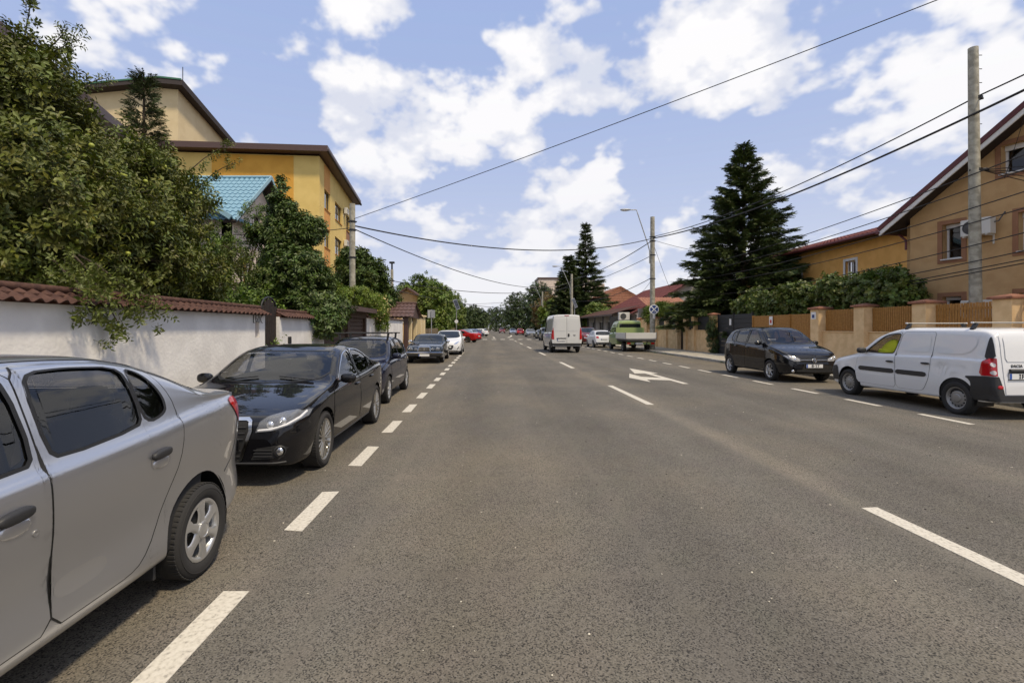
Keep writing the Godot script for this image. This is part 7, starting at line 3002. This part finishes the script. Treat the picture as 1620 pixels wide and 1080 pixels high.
	leafy_tree("walnut_tree", "broad-leaved dark green tree just right of the left pole", P(-7.6, 0, 30.0), [[Vector3(0, 4.2, 0), Vector3(1.5, 1.6, 1.5)], [Vector3(.5, 3.2, 0), Vector3(1.6, 1.1, 1.4)], [Vector3(-.3, 5.4, 0), Vector3(.8, .8, .8)]], 2600, twig(12, .22, .1, .3, 14, 1.2), "leaf_magnolia", 91, .15, 2.0, "", Vector2(.7, 1.2), .35)
	# trees along the left of the street
	var row := [[-5.3, 50.0, 5.0, 1.2, "leaf_far", "leafy tree behind the plank fence, first of the far left row"], [-7.9, 58.0, 6.9, 2.7, "leaf_bush", "rounded green tree behind the solar panel mast"], [-7.6, 66.0, 7.4, 2.7, "leaf_far", "pointed green tree in the far left row behind the red car"], [-7.8, 76.0, 7.6, 2.9, "leaf_bush", "bright green tree above the angle-parked cars"], [-7.2, 88.0, 7.6, 3.0, "leaf_far", "tree at the right end of the far left row"], [-6.8, 108.0, 6.4, 3.4, "leaf_dark", "dark tree past the parked cars at the road bend"], [-3.6, 132.0, 6.6, 3.8, "leaf_dark", "dark tree left of the road's far end"]]
	for q in row:
		var h: float = q[2]
		var w: float = q[3]
		leafy_tree("street_tree", q[5], P(q[0], 0, q[1]), [[Vector3(0, h * .5, 0), Vector3(w, h * .34, w)], [Vector3(w * .5, h * .68, .3), Vector3(w * .55, h * .28, w * .6)], [Vector3(-w * .5, h * .66, -.2), Vector3(w * .6, h * .3, w * .6)], [Vector3(.1, h * .9, 0), Vector3(w * .28, h * .22, w * .3)], [Vector3(w * .45, h * .36, w * .5), Vector3(w * .6, h * .25, w * .6)]], 1500, tw_far, q[4], int(q[1]), .14, h * .25, "trees along the far left of the street", Vector2(.7, 1.2), .4)
	var rt := [[9.2, 152.0, 12.0, 4.0, "leaf_dark", "tall dark tree closing the street right of its far end"], [12.6, 120.0, 12.5, 3.6, "leaf_dark", "tall tree behind the second lamp pole"], [13.4, 108.0, 8.5, 3.0, "leaf_rust", "brownish tree beside the tall tree on the right"], [12.8, 92.0, 6.5, 2.8, "leaf_light", "yellow-green shrub-like tree behind the lamp poles"], [13.6, 84.0, 6.4, 2.6, "leaf_far", "green tree left of the far conifer"], [15.6, 70.0, 4.6, 2.2, "leaf_far", "low green tree in front of the far conifer"], [4.0, 210.0, 10.0, 6.0, "leaf_dark", "broad dark tree at the very end of the street"], [-6.0, 190.0, 9.0, 6.0, "leaf_far", "broad tree at the left of the street end"]]
	for q in rt:
		var h: float = q[2]
		var w: float = q[3]
		leafy_tree("street_tree", q[5], P(q[0], 0, q[1]), [[Vector3(0, h * .42, 0), Vector3(w, h * .32, w)], [Vector3(w * .3, h * .65, .3), Vector3(w * .7, h * .26, w * .7)], [Vector3(-w * .4, h * .62, -.2), Vector3(w * .65, h * .26, w * .6)], [Vector3(-.3, h * .86, 0), Vector3(w * .5, h * .15, w * .4)], [Vector3(w * .2, h * .22, w * .3), Vector3(w * .9, h * .2, w * .8)]], 1500, tw_far, q[4], int(q[1]), .2, h * .2, "trees on the far right of the street", Vector2(.8, 1.5), .4)
	# conifers
	conifer("fir_tree", "large dark conifer towering behind the black gate on the right", P(17.4, 0, 34.0), 14.3, 5.4, 2.1, 44, spray(.44, 30, .15, 15), "needle", 201, .20, .10, 1.0, 1.05)
	conifer("fir_tree", "tall conifer with sparse top farther down the right side", P(15.0, 0, 76.0), 17.6, 6.2, 1.4, 32, spray(.72, 24, .24, 16), "needle_far", 207, .14, .10, 1.4, .62)
	conifer("fir_tree", "shorter conifer standing left of the tall sparse conifer", P(12.2, 0, 74.5), 12.6, 4.0, 1.0, 28, spray(.7, 24, .24, 17), "needle_far", 211, .14, .08, 1.05, .75)
	# vine hedge over the right fence
	var hd := thing("vine_hedge", "leafy vine hedge rising above the brown picket fence and gate", "hedge", P(15.0, 0, 23.4))
	mb = MB.new()
	for k in 12:
		limb(mb, Vector3(.2, 0, -5.5 + k * .95), Vector3(r.randfn() * .2, 2.8, -5.5 + k * .95 + r.randfn() * .3), .04, .02, r)
	part("stem", mb, M.bark, hd)
	var hb := []
	for k in 12:
		hb.append([Vector3(.1 * sin(k * 2.1), 2.75 + .22 * sin(k * 1.7) + .02 * k, -5.6 + k * .98), Vector3(.65, .72, .85)])
		hb.append([Vector3(.05, 2.1, -5.6 + k * .98), Vector3(.5, .55, .8)])
	crown(hd, "foliage", hb, 7200, tw_vine, M.leaf_vine, 301, Vector2(.7, 1.15), .45)
	var gl := thing("round_shrub", "rounded dense green shrub at the brown house corner above fence", "shrub", P(15.3, 0, 18.9))
	mb = MB.new()
	limb(mb, Vector3.ZERO, Vector3(0, 2.4, 0), .07, .03, r)
	part("stem", mb, M.bark, gl)
	crown(gl, "foliage", [[Vector3(-.15, 2.85, -.2), Vector3(.75, .95, .9)], [Vector3(-.2, 2.2, .3), Vector3(.6, .7, .7)]], 2100, tw_bush, M.leaf_bush, 311, Vector2(.7, 1.1), .4)
	var iv := thing("ivy_column", "dark ivy column between the black gate and weathered wall", "shrub", P(13.85, 0, 30.75))
	mb = MB.new()
	limb(mb, Vector3.ZERO, Vector3(0, 1.8, 0), .05, .02, r)
	part("stem", mb, M.bark, iv)
	crown(iv, "foliage", [[Vector3(0, .7, 0), Vector3(.32, .8, .35)], [Vector3(0, 1.6, 0), Vector3(.25, .6, .3)]], 600, tw_bush, M.leaf_dark, 321, Vector2(.6, 1.0), .3)
	var pl := thing("spiky_plant", "spiky green plant behind the weathered wall near the sign", "plant", P(14.9, 0, 42.0))
	mb = MB.new()
	limb(mb, Vector3.ZERO, Vector3(0, 2.0, 0), .08, .04, r)
	part("stem", mb, M.bark, pl)
	crown(pl, "foliage", [[Vector3(0, 2.7, 0), Vector3(1.5, .85, 1.3)]], 700, twig(9, .5, .05, .2, 22, .9), M.leaf_far, 331, Vector2(.8, 1.2), .3)
	# weeds in the gutter on the right
	var xg := []
	var cg := PackedColorArray()
	for k in 420:
		var z := r.randf_range(8.0, 44.0)
		if sin(z * 1.7) + sin(z * .63) < .2:
			continue
		xg.append(Transform3D(Basis(Vector3.UP, r.randf() * TAU).scaled(Vector3.ONE * r.randf_range(.25, .7)), P(11.22 + r.randfn() * .05, 0.0, z)))
		cg.append(Color(1, 1, 1) * r.randf_range(.7, 1.2))
	var wd := scatter(self, "gutter_weeds", twig(9, .16, .03, .06, 25, .6), M.leaf_far, xg, cg)
	wd.set_meta("kind", "stuff")
	tag(wd, "low weeds growing along the right kerb", "weeds")

func litter() -> void:
	var r := RandomNumberGenerator.new()
	r.seed = 9
	var mb := MB.new()
	mb.colored = true
	mb.blob(Vector3.ZERO, Vector3(.011, .005, .008), .8, Basis(), 6, 4)
	var xf := []
	var cs := PackedColorArray()
	for k in 700:
		var z := 2.2 + pow(r.randf(), 2.0) * 22.0
		var x := r.randf_range(-3.9, 9.0)
		xf.append(Transform3D(Basis(Vector3.UP, r.randf() * TAU).scaled(Vector3.ONE * r.randf_range(.35, 1.0)), P(x, .002, z)))
		var g := r.randf_range(.25, 1.1) if r.randf() < .75 else .08
		cs.append(Color(g, g * .96, g * .86))
	var m := mat("pebble", lin(.55, .53, .48), .9)
	m.vertex_color_use_as_albedo = true
	var o := scatter(self, "loose_grit", mb.mesh(), m, xf, cs)
	o.set_meta("kind", "stuff")
	tag(o, "loose pale grit scattered over the asphalt", "grit")

# ---------------------------------------------------------------- the scene
func _ready() -> void:
	# camera: eye height, shifted lens with level horizon
	var cam := Camera3D.new()
	cam.name = "camera"
	cam.position = Vector3(0, EYE, 0)
	cam.projection = Camera3D.PROJECTION_FRUSTUM
	cam.near = 0.1
	cam.far = 2000.0
	cam.size = 0.1 * 1080.0 / 795.0
	cam.frustum_offset = Vector2(40.0, -22.0) * 0.1 / 795.0
	add_child(cam)
	cam.current = true
	var env := Environment.new()
	env.background_mode = Environment.BG_SKY
	env.sky = Sky.new()
	env.sky.sky_material = make_sky()
	env.background_energy_multiplier = 1.0
	env.tonemap_mode = Environment.TONE_MAPPER_LINEAR
	env.tonemap_exposure = 1.74
	env.sdfgi_enabled = true
	env.ssao_enabled = true
	env.ssil_enabled = true
	var we := WorldEnvironment.new()
	we.name = "world_environment"
	we.environment = env
	add_child(we)
	var sun := DirectionalLight3D.new()
	sun.name = "sun"
	sun.light_energy = 0.68
	sun.light_color = Color(1.0, 0.93, 0.81)
	sun.light_angular_distance = 6.0
	sun.shadow_enabled = true
	add_child(sun)
	sun.look_at_from_position(Vector3(0.42, 1.0, 0.42) * 50.0, Vector3.ZERO)
	print("sky ", Time.get_ticks_msec())
	make_materials()
	make_ground()
	make_markings()
	left_walls()
	house_near_left()
	house_blue_roof()
	yellow_block()
	gable_house_far()
	right_fence()
	brown_house()
	orange_house()
	low_houses()
	print("buildings ", Time.get_ticks_msec())
	silver_sedan()
	black_sedan()
	navy_hatchback()
	old_saloon()
	white_hatchback()
	black_hatchback()
	white_van()
	large_van()
	green_truck()
	print("cars ", Time.get_ticks_msec())
	far_cars()
	print("far cars ", Time.get_ticks_msec())
	poles_and_signs()
	cables()
	plants()
	litter()
	print("done ", Time.get_ticks_msec())

func far_cars() -> void:
	var sed := spec_sedan_black()
	var hat := spec_hatch()
	var suv := scaled(hat, 1.1, 1.18, 1.09)
	suv.R = .34
	suv.arch = .40
	var gl := "cars parked at an angle on the left"
	# turn: nose direction; 0 puts the nose at -x
	distant_car("red_sedan", "bright red sedan parked at an angle on the far left", sed, "paint_red", P(-3.0, 0, 57.5), -.42, gl, true)
	distant_car("pale_blue_hatchback", "pale blue-grey hatchback parked beyond the red sedan", hat, "paint_sky", P(-3.2, 0, 74.0), -.5, gl, true)
	distant_car("blue_hatchback", "deep blue hatchback parked at an angle past the red sedan", hat, "paint_blue", P(-2.7, 0, 84.0), -.5, gl, true)
	distant_car("far_white_hatchback", "white hatchback farthest in the left angled row", hat, "paint_white", P(-1.6, 0, 97.0), -.5, gl, true)
	var gr := "cars parked along the right kerb"
	distant_car("small_white_hatchback", "small white hatchback parked just beyond the green truck", hat, "paint_white", P(9.75, 0, 43.6), -PI / 2, gr, true)
	distant_car("dark_red_suv", "dark red car parked beyond the small white hatchback", suv, "paint_maroon", P(10.3, 0, 51.5), PI / 2, gr, false)
	distant_car("black_suv", "black off-road car seen left of the delivery van", suv, "paint_black", P(7.9, 0, 66.0), PI / 2, gr, false)
	distant_car("far_black_sedan", "black car parked behind the black off-road car", sed, "paint_black", P(8.2, 0, 74.0), PI / 2, gr, false)
	distant_car("far_grey_sedan", "dark grey car farther along the right kerb", sed, "paint_grey", P(8.0, 0, 92.0), PI / 2, gr, false)
	distant_car("far_red_hatchback", "small red car far along the right kerb", hat, "paint_red", P(7.4, 0, 112.0), -PI / 2, gr, true)
	distant_car("far_silver_hatchback", "silver car beside the far red car", hat, "paint_silver", P(6.4, 0, 124.0), PI / 2, gr, false)
	distant_car("far_orange_van", "small rust-red vehicle at the end of the right kerb", suv, "paint_maroon", P(4.6, 0, 150.0), PI / 2, gr, false)
